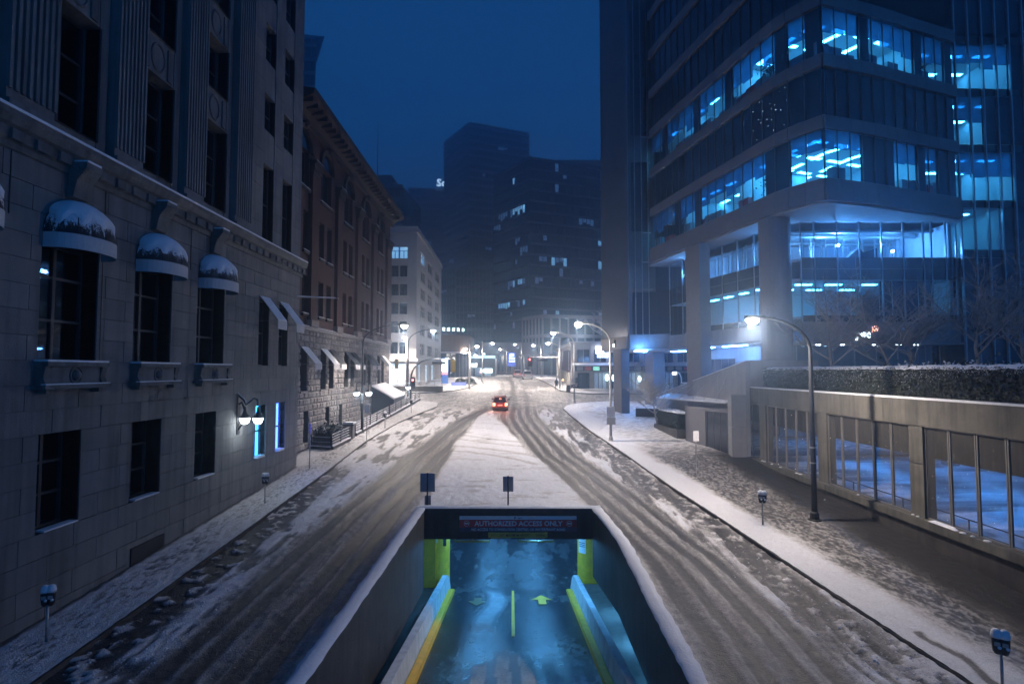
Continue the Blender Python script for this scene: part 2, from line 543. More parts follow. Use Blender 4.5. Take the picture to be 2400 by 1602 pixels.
def sheet(name, X, Y, Z, S, keep, m, kind='structure'):
    r, c = X.shape
    idx = np.arange(r * c).reshape(r, c)
    q = np.stack([idx[:-1, :-1], idx[:-1, 1:], idx[1:, 1:], idx[1:, :-1]], -1).reshape(-1, 4)
    if keep is not None:
        xc = (X[:-1, :-1] + X[1:, 1:]) / 2; yc = (Y[:-1, :-1] + Y[1:, 1:]) / 2
        q = q[keep(xc, yc).reshape(-1)]
    me = bpy.data.meshes.new(name)
    n = len(q)
    co = np.stack([X, Y, Z], -1).reshape(-1, 3).astype(np.float32)
    me.vertices.add(r * c); me.vertices.foreach_set('co', co.ravel())
    me.loops.add(n * 4); me.loops.foreach_set('vertex_index', q.ravel().astype(np.int32))
    me.polygons.add(n)
    me.polygons.foreach_set('loop_start', (np.arange(n) * 4).astype(np.int32))
    me.polygons.foreach_set('use_smooth', np.ones(n, bool))
    at = me.attributes.new('snow', 'FLOAT', 'POINT')
    at.data.foreach_set('value', S.reshape(-1).astype(np.float32))
    me.update(calc_edges=True)
    me.materials.append(m)
    return link(name, me, None, kind)

def snow_ground_mat(name, stops, bump=.5, wet=.38):
    m = bpy.data.materials.new(name); m.use_nodes = True
    nt = m.node_tree; bs = nt.nodes['Principled BSDF']
    at = nt.nodes.new('ShaderNodeAttribute'); at.attribute_name = 'snow'
    geo = nt.nodes.new('ShaderNodeNewGeometry')
    n1 = nt.nodes.new('ShaderNodeTexNoise'); n1.inputs['Scale'].default_value = 13; n1.inputs['Detail'].default_value = 9; n1.inputs['Roughness'].default_value = .8
    nt.links.new(geo.outputs['Position'], n1.inputs['Vector'])
    ma = nt.nodes.new('ShaderNodeMath'); ma.operation = 'MULTIPLY_ADD'; ma.inputs[1].default_value = .85; ma.inputs[2].default_value = -.425
    nt.links.new(n1.outputs[0], ma.inputs[0])
    ad = nt.nodes.new('ShaderNodeMath'); ad.operation = 'ADD'; ad.use_clamp = True
    nt.links.new(at.outputs['Fac'], ad.inputs[0]); nt.links.new(ma.outputs[0], ad.inputs[1])
    rp = nt.nodes.new('ShaderNodeValToRGB')
    el = rp.color_ramp.elements
    el[0].position = stops[0][0]; el[0].color = (*stops[0][1], 1)
    el[1].position = stops[-1][0]; el[1].color = (*stops[-1][1], 1)
    for p, c in stops[1:-1]:
        e2 = el.new(p); e2.color = (*c, 1)
    nt.links.new(ad.outputs[0], rp.inputs[0])
    nt.links.new(rp.outputs[0], bs.inputs['Base Color'])
    rr = nt.nodes.new('ShaderNodeMapRange'); rr.inputs['To Min'].default_value = wet; rr.inputs['To Max'].default_value = .85
    nt.links.new(ad.outputs[0], rr.inputs['Value']); nt.links.new(rr.outputs[0], bs.inputs['Roughness'])
    bs.inputs['Specular IOR Level'].default_value = .35
    n2 = nt.nodes.new('ShaderNodeTexNoise'); n2.inputs['Scale'].default_value = 22; n2.inputs['Detail'].default_value = 5
    nt.links.new(geo.outputs['Position'], n2.inputs['Vector'])
    bp = nt.nodes.new('ShaderNodeBump'); bp.inputs['Strength'].default_value = bump; bp.inputs['Distance'].default_value = .05
    nt.links.new(n2.outputs[0], bp.inputs['Height']); nt.links.new(bp.outputs[0], bs.inputs['Normal'])
    return m
STOPS = [(0.0, (.028, .027, .028)), (.18, (.052, .049, .047)), (.36, (.118, .111, .106)), (.55, (.28, .27, .263)), (.76, (.56, .54, .53)), (1.0, (.78, .79, .82))]
M_road = snow_ground_mat('slushy_asphalt', STOPS, .7)
M_walk = snow_ground_mat('trodden_snow', STOPS, .8)
M_ramp = snow_ground_mat('ramp_asphalt', [(0, (.03, .032, .036)), (.35, (.08, .085, .09)), (.6, (.30, .32, .34)), (1, (.75, .78, .82))], .25, .16)

# far-reaching ground below everything (open where the ramp goes down)
gb = MB()
ys = [-60, -20, 5, 16, 26, 36, 46, 67, 82, 107, 150, 400, 1500]
for a, b in zip(ys, ys[1:]):
    for xa, xb in (((-1500, -6.0), (5.0, 1500)) if b <= 67 and a < 67 else ((-1500, 1500),)):
        gb.quad((xa, a, gz(a) - .35), (xb, a, gz(a) - .35), (xb, b, gz(b) - .35), (xa, b, gz(b) - .35))
gb.build('ground', M_snow, kind='structure')

# carriageway
rows = []
y = 6.0
while y < 190:
    rows.append(y); y += max(.05, .0042 * y)
cols = np.concatenate([np.linspace(-60, -13, 24)[:-1], np.linspace(-13, 13, 300), np.linspace(13, 60, 24)[1:]])
Xg, Yg = np.meshgrid(cols, np.array(rows))
Sg = road_state(Xg, Yg)
Zg = ground_z(Yg) + road_height(Xg, Yg, Sg)
def keep_road(x, y):
    return ~((x > RAMP_L(y) - .25) & (x < RAMP_R(y) + .25) & (y < RAMP_END + .25))
sheet('road', Xg, Yg, Zg, Sg, keep_road, M_road)

# loose snow clods thrown up along the kerbs and between the tracks
def clods():
    b = MB()
    rr = random.Random(8)
    g = np.random.RandomState(3)
    N = 9000
    Y = 11.5 * (48 / 11.5) ** g.rand(N)
    right = g.rand(N) < .6
    f = g.rand(N)
    X = np.where(right, lane_right(Y) + 1.7 + f * (kerb_right(Y) - .12 - lane_right(Y) - 1.7), kerb_left(Y) + .12 + f * 2.9)
    St = road_state(X, Y)
    Z = ground_z(Y) + road_height(X, Y, St)
    ok = (St > .5) | (g.rand(N) < .12)
    for x, y, z in list(zip(X[ok], Y[ok], Z[ok]))[:4200]:
        r = min(.05, .017 * math.exp(rr.gauss(0, .5)))
        j = lambda k: k * rr.uniform(.7, 1.3)
        b.add([(x + j(r), y, z), (x, y + j(r), z), (x - j(r), y, z), (x, y - j(r), z), (x, y, z + j(r) * .6), (x, y, z - r)], [(0, 1, 4), (1, 2, 4), (2, 3, 4), (3, 0, 4), (1, 0, 5), (2, 1, 5), (3, 2, 5), (0, 3, 5)])
    o = b.build('snow_clods', M_snow, smooth=True, kind='stuff')
    tag(o, 'loose clods of snow and slush along both kerbs', 'snow')
clods()
# pavements
def pavement(name, ys_, x0f, x1f, n, statef, dz=KERB, lump=.03):
    ys_ = np.array(ys_)
    t = np.linspace(0, 1, n)
    Y = np.repeat(ys_[:, None], n, 1)
    X = x0f(ys_)[:, None] * (1 - t) + x1f(ys_)[:, None] * t
    S = np.clip(statef(X, Y), 0, 1)
    Z = ground_z(Y) + dz + .02 + .03 * S + (fbm(X * 5, Y * 4, 3) - .5) * lump * 1.6
    return sheet(name, X, Y, Z, S, None, M_walk)
def geom_rows(a, b, k=.005):
    r = [a]
    while r[-1] < b:
        r.append(min(b, r[-1] + max(.05, k * r[-1])))
    return r
def st_left(X, Y):
    n = fbm(X * 10, Y * 5.0, 3); m_ = fbm(X * 7, Y * 3.2 + 5, 3); L_ = fbm(X * .5, Y * .3, 2)
    s = .88 - (.22 + .3 * L_) * ss(.45, .7, n) * ss(-13.9, -13.2, X) * (1 - .7 * ss(-12.6, -11.9, X)) - .12 * ss(.55, .7, m_)
    return s - .6 * (1 - ss(.05, .3, X + 14 + (m_ - .5) * .3)) * (Y < 37)
def st_right(X, Y):
    d = X - kerb_right(Y)
    wall = 16.7 - X
    n = fbm(X * 11 + Y * 3.6, Y * 5.4 - X * 1.8, 3); m_ = fbm(X * .6, Y * .35, 3)
    near = 1 - ss(38, 46, Y)
    trod = ss(1.3, 2.6, d + (m_ - .5) * 1.6)
    s = .96 - trod * near * (.36 + .38 * ss(.32, .70, n)) - trod * (1 - near) * .30 * ss(.45, .6, n)
    wet = (1 - ss(1.2, 3.0, wall + (m_ - .5) * 1.4)) * (1 - ss(40, 43, Y))
    s = s * (1 - wet) + .07 * wet
    # bare strip of thawed paving beside the near kerb
    st = (1 - ss(.08, .16, np.abs(X - (11.75 + (Y - 13.5) * -.055) - .12 * np.sin(Y * 3)))) * (Y > 13.2) * (Y < 16.6)
    return s * (1 - .55 * st)
def st_far(X, Y):
    return .95 - .3 * ss(.5, .62, fbm(X * 1.6, Y * 1.2, 4))
pavement('pavement_left', geom_rows(6, 74.4), kerb_left, lambda y: np.where(y < 37.3, -14.05, -19.0), 60, st_left)
pavement('pavement_right', geom_rows(6, 73.2), kerb_right, lambda y: np.where(y < 40.6, 16.8, 34.0), 90, st_right)
pavement('pavement_far_left', geom_rows(81.7, 165, .008), kerb_farleft, lambda y: np.full(y.shape, -60.0) - 0 * y, 60, st_far)
pavement('pavement_far_right', geom_rows(81.1, 139, .008), kerb_farright, lambda y: np.full(y.shape, 60.0), 60, st_far)

def kerb_strip(name, ys_, xf, inward):
    b = MB()
    P = [(float(xf(y)), y) for y in ys_]
    n = len(P)
    for i, (x, y) in enumerate(P):
        t = Vector((P[min(i + 1, n - 1)][0] - P[max(i - 1, 0)][0], P[min(i + 1, n - 1)][1] - P[max(i - 1, 0)][1])).normalized()
        nx, ny = (t.y * inward, -t.x * inward)
        z = gz(y)
        b.v += [(x - nx * .03, y - ny * .03, z - .3), (x - nx * .03, y - ny * .03, z + KERB), (x + nx * .16, y + ny * .16, z + KERB + .012), (x + nx * .16, y + ny * .16, z - .3)]
        if i:
            k = len(b.v) - 8
            for j in range(3):
                b.f.append((k + j, k + j + 1, k + 5 + j, k + 4 + j))
    return b.build(name, M_concdark, kind='structure')
kerb_strip('kerb_left', geom_rows(6, 74.4, .01), kerb_left, -1)
kerb_strip('kerb_right', geom_rows(6, 73.2, .01), kerb_right, 1)
kerb_strip('kerb_far_left', geom_rows(81.7, 165, .01), kerb_farleft, -1)
kerb_strip('kerb_far_right', geom_rows(81.1, 139, .01), kerb_farright, 1)

# ------------------------------------------------------------------ the ramp going down
def ramp_z(y):
    y = np.asarray(y, float)
    return np.where(y < 32, -2.93 - .144 * (y - 26), -3.794 - .02 * (y - 32))
def rz(y):
    return float(ramp_z(y))
ry = np.array(geom_rows(10, 62, .006)); rx = np.linspace(-5.4, 5.4, 110)
Xr, Yr = np.meshgrid(rx, ry)
nR = fbm(Xr * .55 + 4, Yr * .28, 4); nR2 = fbm(Xr * 4, Yr * 2.2, 4)
Sr = .05 + .30 * ss(.48, .74, fbm(Xr * 1.4 + 11, Yr * .5 + 2, 5)) * ss(28, 31, Yr) + (nR2 - .5) * .3
Sr += .62 * (1 - ss(19.5, 22.5, Yr + (nR - .5) * 4)) * ss(-2.2, -1.3, Xr + (nR2 - .5)) * (1 - .55 * ((np.sin(Xr * 7.5 + Yr * .35) > .35) & (Yr < 23)))
Sr += .5 * (1 - ss(.25, .7, np.abs(Xr + 1.0 + .25 * np.sin(Yr * .8)))) * ss(24, 26, Yr) * (1 - ss(31, 33, Yr))
Sr += .35 * (1 - ss(.2, .6, np.abs(Xr - 2.35 - .2 * np.sin(Yr)))) * (1 - ss(22, 24.5, Yr)) * ss(.45, .55, nR2)
Sr = np.clip(Sr, 0.02, .95)
sheet('ramp', Xr, Yr, ramp_z(Yr) + .012 * Sr, Sr, None, M_ramp)

rw = thing('retaining_wall', 'dark concrete walls and lintel round the sunken ramp, capped with snow', 'wall', (0, 26, gz(26)))
def wall_run(name, pts, side, m):
    # pts: plan polyline (inner face), side: outward direction sign in x
    b = MB()
    for (xa, ya), (xb, yb) in zip(pts, pts[1:]):
        for f0, f1 in ((0, 1),):
            za, zb = gz(ya) + .84, gz(yb) + .84
            o = .34 * side
            zl = (-.95 if side > 0 else -1.55)
            vs = [(xa, ya, zl), (xb, yb, zl), (xb + o, yb, zl), (xa + o, ya, zl), (xa, ya, za), (xb, yb, zb), (xb + o, yb, zb), (xa + o, ya, za)]
            b.add(vs, [(0, 1, 2, 3), (4, 7, 6, 5), (0, 4, 5, 1), (1, 5, 6, 2), (2, 6, 7, 3), (3, 7, 4, 0)])
    return b.build(name, m, rw)
def snow_cap_run(pts, side, w=.44, h=.06):
    b = MB()
    P = []
    for (xa, ya), (xb, yb) in zip(pts, pts[1:]):
        n = max(2, int(abs(yb - ya) / .25))
        P += [(xa + (xb - xa) * i / n, ya + (yb - ya) * i / n) for i in range(n)]
    P.append(pts[-1])
    for i, (x, y) in enumerate(P):
        z = gz(y) + .84
        j = random.uniform(-.02, .02)
        o0 = -.04 * side + j; o1 = (w + random.uniform(-.03, .04)) * side
        hh = h + random.uniform(-.012, .015)
        b.v += [(x + o0, y, z - .01), (x + o0 + .05 * side, y, z + hh * .8), (x + w * .5 * side, y, z + hh), (x + o1 - .05 * side, y, z + hh * .8), (x + o1, y, z - .06)]
        if i:
            k = len(b.v) - 10
            for q in range(4):
                b.f.append((k + q, k + q + 1, k + 6 + q, k + 5 + q))
    b.build('snow_cap', M_snow, rw, smooth=True)
PL = [(float(RAMP_L(y)), y) for y in (6, 12.6, 19, 25.95)]
PR = [(float(RAMP_R(y)), y) for y in (6, 12.6, 22.0, 25.95)]
wall_run('side_wall', PL, -1, M_concdark)
wall_run('side_wall', PR, 1, M_concdark)
snow_cap_run(PL, -1); snow_cap_run(PR, 1)
LZ0, LZ1 = .69, gz(26) + .86
lb = MB().box(-4.3, 3.98, 25.95, 26.35, LZ0, LZ1); lb.build('lintel', M_concdark, rw)
cb = MB(); n = 40
for i in range(n + 1):
    x = -4.3 + (8.3) * i / n
    hh = .07 + random.uniform(-.012, .012)
    cb.v += [(x, 25.93, LZ1 - .01), (x, 25.96, LZ1 + hh * .8), (x, 26.2, LZ1 + hh), (x, 26.42, LZ1 - .02)]
    if i:
        k = len(cb.v) - 8
        for q in range(3):
            cb.f.append((k + q, k + q + 1, k + 5 + q, k + 4 + q))
cb.build('snow_cap', M_snow, rw, smooth=True)
for x in (-2.95, -.2, 2.95):   # shutter-board joints on the lintel
    MB().box(x - .012, x + .012, 25.935, 25.96, LZ0 + .02, LZ1 - .02).build('joint_strip', M_black, rw)
# tunnel under the street
tun = thing('tunnel', 'blue lit tunnel mouth under the street behind the lintel', 'tunnel', (0, 40, rz(40)))
MB().box(-5.5, 5.5, 26.36, 62, LZ0, LZ0 + .4).build('ceiling', M_concpale, tun)
MB().box(-5.75, -5.45, 26.3, 62, -5, LZ0).build('side_wall', M_concpale, tun)
MB().box(5.45, 5.75, 26.3, 62, -5, LZ0).build('side_wall', M_concpale, tun)
MB().box(-5.75, 5.75, 62, 62.3, -5.2, LZ0 + .4).build('back_wall', M_concpale, tun)
M_tun = emis('tunnel_light', (.10, .45, 1.0), 150.0, sample=True)
for yy in (28.6, 33.0, 38.0, 44.0, 50.0):
    for xx in (-1.6, 1.7):
        f = MB().box(xx - .16, xx + .16, yy - .8, yy + .8, LZ0 - .14, LZ0 - .02).build('light_fixture', M_steel, tun)
        MB().box(xx - .13, xx + .13, yy - .75, yy + .75, LZ0 - .16, LZ0 - .142).build('tube', M_tun, f)
for xx in (-2.9, -.9, 1.1, 3.0):  # unseen floods added behind the lintel to light the open ramp
    f = MB().box(xx - .2, xx + .2, 26.43, 26.5, .60, LZ0 - .002).build('added_flood', M_steel, tun)
    MB().box(xx - .18, xx + .18, 26.405, 26.428, .60, LZ0 - .01).build('added_flood_glow', M_tun, f)
pas = thing('side_passage', 'blue lit walkway recess under the right ramp wall', 'passage', (5.5, 22, rz(22)))
MB().box(6.6, 6.9, 9, 33, -5, -.9).build('side_wall', M_concpale, pas)
MB().box(4.2, 6.9, 9, 26, -1.0, -.8).build('ceiling', M_concpale, pas)
MB().solid([(3.6, 9, rz(9) + .25), (6.6, 9, rz(9) + .25), (6.6, 32, rz(32) + .25), (3.6, 32, rz(32) + .25)], (0, 0, .05)).build('floor', M_conc, pas)
for yy in (14, 18, 22, 26):
    f = MB().box(5.0, 5.3, yy - .6, yy + .6, -1.12, -1.002).build('light_fixture', M_steel, pas)
    MB().box(5.02, 5.28, yy - .55, yy + .55, -1.14, -1.122).build('tube', M_tun, f)
voi = thing('side_recess', 'dark recess under the left ramp wall', 'recess', (-5.5, 22, rz(22)))
MB().box(-7.2, -7.0, 9, 33, -5, -1.5).build('side_wall', M_concdark, voi)
MB().box(-7.2, -4.9, 9, 26, -1.6, -1.4).build('ceiling', M_concdark, voi)
MB().solid([(-7.0, 9, rz(9) - .3), (-3.8, 9, rz(9) - .3), (-3.8, 32, rz(32) - .3), (-7.0, 32, rz(32) - .3)], (0, 0, .35)).build('floor', M_concdark, voi)
# lane furniture of the ramp
for sx, xa, xb, la, lb_, bwhere in ((-1, 3.78, 3.46, 'left', 'left', 'the dark gap on the left'), (1, 3.60, 3.30, 'right', 'right', 'the blue passage on the right')):
    b = thing('concrete_barrier', 'white concrete barrier beside %s of the ramp' % bwhere, 'barrier', (sx * xb, 22, rz(22)), 'barriers of the ramp')
    mb_ = MB()
    Y0, Y1 = 12.0, 32.2
    x_o, x_i = sx * xa, sx * xb
    def sec(yv, top):
        z = rz(yv)
        xo, xi = sx * xa, sx * xb
        t = .06 * sx
        return [(xi - t * 1.2, yv, z - .1), (xi, yv, z + .3), (xi + t * .6, yv, z + top), (xo, yv, z + top), (xo, yv, z - .1)]
    secs = [sec(12, .86), sec(20, .86), sec(29, .86), sec(31.6, .86), sec(32.3, .55)]
    for i, s_ in enumerate(secs):
        mb_.v += s_
        if i:
            k = 5 * i
            for q in range(5):
                mb_.f.append((k - 5 + q, k - 5 + (q + 1) % 5, k + (q + 1) % 5, k + q))
    mb_.f.append((20, 21, 22, 23, 24)); mb_.f.append((4, 3, 2, 1, 0))
    mb_.build('barrier_body', M_barrier, b)
    kx0, kx1 = sx * (xb - .07), sx * (xb - .36)
    kb = thing('ramp_kerb', 'yellow painted kerb at the foot of the %s ramp barrier' % la, 'kerb', (kx0, 22, rz(22)))
    m2 = MB()
    for i, yv in enumerate((12, 20, 28, 31.3, 31.9)):
        z = rz(yv); hh = .2 if i < 4 else .02
        m2.v += [(kx0, yv, z - .1), (kx0, yv, z + hh), (kx1 + sx * .03, yv, z + hh), (kx1, yv, z - .1)]
        if i:
            k = 4 * i
            for q in range(4):
                m2.f.append((k - 4 + q, k - 4 + (q + 1) % 4, k + (q + 1) % 4, k + q))
    m2.f.append((16, 17, 18, 19))
    m2.build('kerb_body', M_yellow, kb)
# painted markings on the ramp
M_worn = mat('worn_yellow_paint', (.15, .125, .05), .6, var=.5, scale=8)
def on_ramp(pts, name, label):
    me = MB().add([(x, y_, rz(y_) + .035) for x, y_ in pts], [tuple(range(len(pts)))])
    o = me.build(name, M_worn if 'worn' in label else M_yellow)
    tag(o, label, 'marking'); return o
on_ramp([(-.02, 23.8), (.12, 23.8), (.12, 31.6), (-.02, 31.6)], 'lane_line', 'yellow line down the middle of the ramp lanes')
ax_, ay_ = 1.52, 29.3
on_ramp([(ax_ - .2, ay_ - .5), (ax_ + .2, ay_ - .5), (ax_ + .2, ay_ + .35), (ax_ + .55, ay_ + .35), (ax_, ay_ + 1.3), (ax_ - .55, ay_ + .35), (ax_ - .2, ay_ + .35)], 'painted_arrow', 'yellow arrow pointing into the tunnel on the right lane')
ax_, ay_ = -1.75, 29.1
on_ramp([(ax_ - .2, ay_ + .9), (ax_ + .2, ay_ + .9), (ax_ + .2, ay_ + .3), (ax_ + .5, ay_ + .3), (ax_, ay_ - .6), (ax_ - .5, ay_ + .3), (ax_ - .2, ay_ + .3)], 'painted_arrow', 'worn yellow arrow pointing towards the viewer on the left lane')
# yellow columns in the tunnel mouth
def tunnel_column(x, y_, r, label):
    t = thing('tunnel_column', label, 'column', (x, y_, rz(y_)), 'yellow columns of the tunnel mouth')
    MB().lathe([(r, -.1), (r, LZ0 - rz(y_))], (x, y_, rz(y_)), 28).build('shaft', M_yellow, t, smooth=False)
    return t
tc = tunnel_column(4.35, 33.0, .62, 'round yellow green column with paper notices right of the ramp')
nb = MB()
for i in range(5):
    a = math.radians(205 + i * 9)
    a2 = a + math.radians(9)
    r = .632
    nb.quad((4.35 + r * math.cos(a), 33 + r * math.sin(a), -2.0), (4.35 + r * math.cos(a2), 33 + r * math.sin(a2), -2.0), (4.35 + r * math.cos(a2), 33 + r * math.sin(a2), -.55), (4.35 + r * math.cos(a), 33 + r * math.sin(a), -.55))
nt_ = nb.build('notice', M_signwhite, tc)
for i in range(9):
    z_ = -.7 - i * .1 - (.12 if i > 5 else 0)
    lb2 = MB()
    for k in range(4):
        a = math.radians(209 + k * 9); a2 = a + math.radians(9); r = .638
        lb2.quad((4.35 + r * math.cos(a), 33 + r * math.sin(a), z_ - .025), (4.35 + r * math.cos(a2), 33 + r * math.sin(a2), z_ - .025), (4.35 + r * math.cos(a2), 33 + r * math.sin(a2), z_ + .02), (4.35 + r * math.cos(a), 33 + r * math.sin(a), z_ + .02))
    lb2.build('print_line', M_signnavy, nt_)
rs = thing('warning_sign', 'dark red notice with white lines behind the right yellow column', 'sign', (4.55, 32.3, -.9))
MB().box(4.1, 5.2, 32.25, 32.28, -1.15, .35).build('board', M_signred, rs)
for i in range(5):
    MB().box(4.28 + .06 * (i % 2), 4.95, 32.235, 32.248, -.95 + i * .19, -.87 + i * .19).build('print_line', M_signwhite, rs)
tcl = tunnel_column(-4.15, 32.9, .62, 'yellow column with amber guard panel left of the ramp')
g = MB().box(-5.05, -4.25, 32.15, 32.3, rz(32.5) + .05, -.35); g.build('guard_panel', M_amber, tcl)
MB().box(-4.5, -4.16, 32.24, 32.262, -1.35, -.65).build('notice', M_signwhite, tcl)
MB().box(-3.85, -3.68, 32.34, 32.4, -1.55, -1.05).build('control_box', M_black, tcl)
# signs on the lintel
sg = thing('access_sign', 'red and navy sign reading AUTHORIZED ACCESS ONLY on the lintel', 'sign', (.27, 25.9, 1.0))
sx0, sx1 = -2.36, 2.90
sz0, sz1 = 1.04, 1.73
MB().box(sx0, sx1, 25.88, 25.93, sz0, sz1).build('board', M_signnavy, sg)
MB().box(sx0 + .005, sx1 - .005, 25.868, 25.878, sz1 - .155, sz1 - .003).build('white_strip', M_signwhite, sg)
MB().box(sx0 + .005, sx1 - .005, 25.868, 25.878, sz1 - .49, sz1 - .16).build('red_strip', M_signred, sg)
M_letter = mat('sign_lettering', (.95, .88, .90), .6, var=.06)
R_, U_ = (1, 0, 0), (0, 0, 1)
scx = (sx0 + sx1) / 2
place_text('lettering', 'AUTHORIZED ACCESS ONLY', M_letter, sg, (scx + .02, 25.862, sz1 - .325), R_, U_, width=3.95, height=.225, bold=.022)
place_text('lettering', 'NO ACCESS TO CONVENTION CENTRES OR WATERFRONT ROAD', M_letter, sg, (scx + .02, 25.872, sz0 + .098), R_, U_, width=4.2, height=.118, bold=.016)
place_text('lettering', 'P', M_print, sg, (scx - .13, 25.862, sz1 - .08), R_, U_, height=.105, bold=.04)
place_text('lettering', 'Vport', M_print, sg, (scx + .08, 25.862, sz1 - .085), R_, U_, width=.2, height=.07, bold=.01)
for cx_ in (sx0 + .33, sx1 - .33):
    ring = MB()
    N = 28
    for k in range(N):
        a, a2 = 2 * PI * k / N, 2 * PI * (k + 1) / N
        zc = sz1 - .325
        ring.quad((cx_ + .125 * math.cos(a), 25.862, zc + .125 * math.sin(a)), (cx_ + .125 * math.cos(a2), 25.862, zc + .125 * math.sin(a2)), (cx_ + .108 * math.cos(a2), 25.862, zc + .108 * math.sin(a2)), (cx_ + .108 * math.cos(a), 25.862, zc + .108 * math.sin(a)))
    ring.box(cx_ - .085, cx_ + .085, 25.86, 25.866, zc - .028, zc + .028)
    ring.build('no_entry_symbol', M_letter, sg)
hs = thing('height_bar', 'yellow bar reading 11 feet 10 MAXIMUM HEIGHT 3.60m under the red sign', 'sign', (.27, 25.8, .85))
MB().box(-1.06, 1.58, 25.80, 25.86, .80, 1.015).build('board', M_signyellow, hs)
for txt, xc, w in (("11' - 10\"", -.62, .58), ('MAXIMUM HEIGHT', .26, 1.05), ('3.60m', 1.27, .38)):
    place_text('lettering', txt, M_print, hs, (xc, 25.794, .905), R_, U_, width=w, height=.115, bold=.006)
for xs, d in ((-.95, 1), (.62, -1)):
    for k in range(10):
        x = xs + k * .09
        MB().add([(x, 25.83, .72), (x + .035, 25.83, .72), (x + .035 + .06 * d, 25.83, .795), (x + .06 * d, 25.83, .795)], [(0, 1, 2, 3)]).build('hazard_stripe', M_signwhite, hs)
for xa, xb in ((-2.6, -1.0), (.3, 1.9)):
    f = thing('clearance_bar', 'yellow hanging clearance frame under the lintel, %s of the pair' % ('left' if xa < 0 else 'right'), 'clearance bar', ((xa + xb) / 2, 26.15, .5))
    b = MB().box(xa, xb, 26.12, 26.2, .50, .56)
    b.build('lower_bar', M_signyellow, f)
    for x in (xa, (xa + xb) / 2, xb - .05):
        MB().box(x, x + .05, 26.13, 26.19, .561, .69).build('hanger', M_signyellow, f)
# two road signs seen from behind at the snowy island
def sign_back(x, y_, w, h, ztop, label, extra=False, zb=None):
    zb = gz(y_) if zb is None else zb
    t = thing('road_sign', label, 'sign', (x, y_, zb))
    MB().tube([(x, y_, zb - .2), (x, y_, ztop + .05)], .035, 8).build('post', M_black, t)
    MB().box(x - w / 2, x + w / 2, y_ + .04, y_ + .055, ztop - h, ztop).build('plate', M_signback, t)
    MB().box(x - .05, x + .05, y_ - .02, y_ + .038, ztop - h * .3, ztop - h * .22).build('clamp', M_steel, t)
    if extra:
        MB().box(x - .13, x + .16, y_ + .04, y_ + .055, ztop - h - .6, ztop - h - .16).build('lower_plate', M_signback, t)
    MB().box(x - w / 2, x + w / 2, y_ + .035, y_ + .075, ztop, ztop + .025).build('snow_cap', M_snow, t)
sign_back(-3.93, 26.75, .68, .84, 3.45, 'large grey sign seen from behind with a small plate below, at the ramp corner', True)
sign_back(-.18, 26.75, .48, .68, 3.30, 'grey sign seen from behind on a thin post above the red sign')
# ================================================================== STONE BUILDING (left)
SX = -14.0
sb = thing('stone_building', 'tall pale limestone building with fluted pilasters and domed awnings', 'building', (SX - 6, 20, gz(20)))
Y_END = 37.3
def cut(a, b, holes):
    segs = [(a, b)]
    for h0, h1 in holes:
        new = []
        for s0, s1 in segs:
            if h1 <= s0 or h0 >= s1:
                new.append((s0, s1)); continue
            if h0 > s0 + .05:
                new.append((s0, h0))
            if h1 < s1 - .05:
                new.append((h1, s1))
        segs = new
    return segs
CH = .7325
Z_BASE = 3.40 - CH * 5
BIG = [(16.78, 19.12), (20.98, 23.28), (25.2, 27.58)]
SMALL = [(31.38, 32.68), (34.08, 35.42)]
LOW = [(16.95, 18.62), (21.05, 22.85), (25.3, 27.05)]
LIT = [(31.12, 32.5), (33.86, 35.25)]
def build_ashlar():
    core = MB()
    z = Z_BASE; k = 0
    while z < 14.4:
        z1 = z + CH
        holes = []
        if z > 3.3 and z1 < 6.45:
            holes = LOW + LIT
        if z > 8.4 and z1 < 12.3:
            holes = BIG + SMALL
        if z < gz(12) - CH:
            z = z1; k += 1; continue
        for s0, s1 in cut(9.0, Y_END, holes):
            core.box(SX - .7, SX - .035, s0, s1, z, z1)
            L = 2.05
            o = (k % 2) * L / 2
            j0 = math.floor((s0 - o) / L)
            cuts = [s0] + [j * L + o for j in range(j0, j0 + 20) if s0 + .35 < j * L + o < s1 - .35] + [s1]
            for a, b in zip(cuts, cuts[1:]):
                if b < gz_limit(z1):
                    continue
                px = random.uniform(-.006, .006)
                piece('stone_block', wall, SX - .3, SX + px, a + .009, b - .009, z + .009, z1 - .009, M_stone)
        z = z1; k += 1
    return core
def gz_limit(z1):
    return 11.5
wall = MB().box(SX - 12, SX - 1.7, 2, Y_END, -1, 40).build('wall', M_core, sb)
build_ashlar().build('wall_backing', M_core, sb)
# returning end wall blocks are out of sight; plain coursed face on the alley side
MB().box(SX - 12, SX - .05, Y_END + .002, Y_END + .1, -1, 40).build('end_wall', M_stone, sb)
# base plinth, dark vent at pavement level
MB().box(SX - .02, SX + .06, 21.2, 23.2, gz(22) + .1, gz(22) + .75).build('basement_vent', M_black, sb)

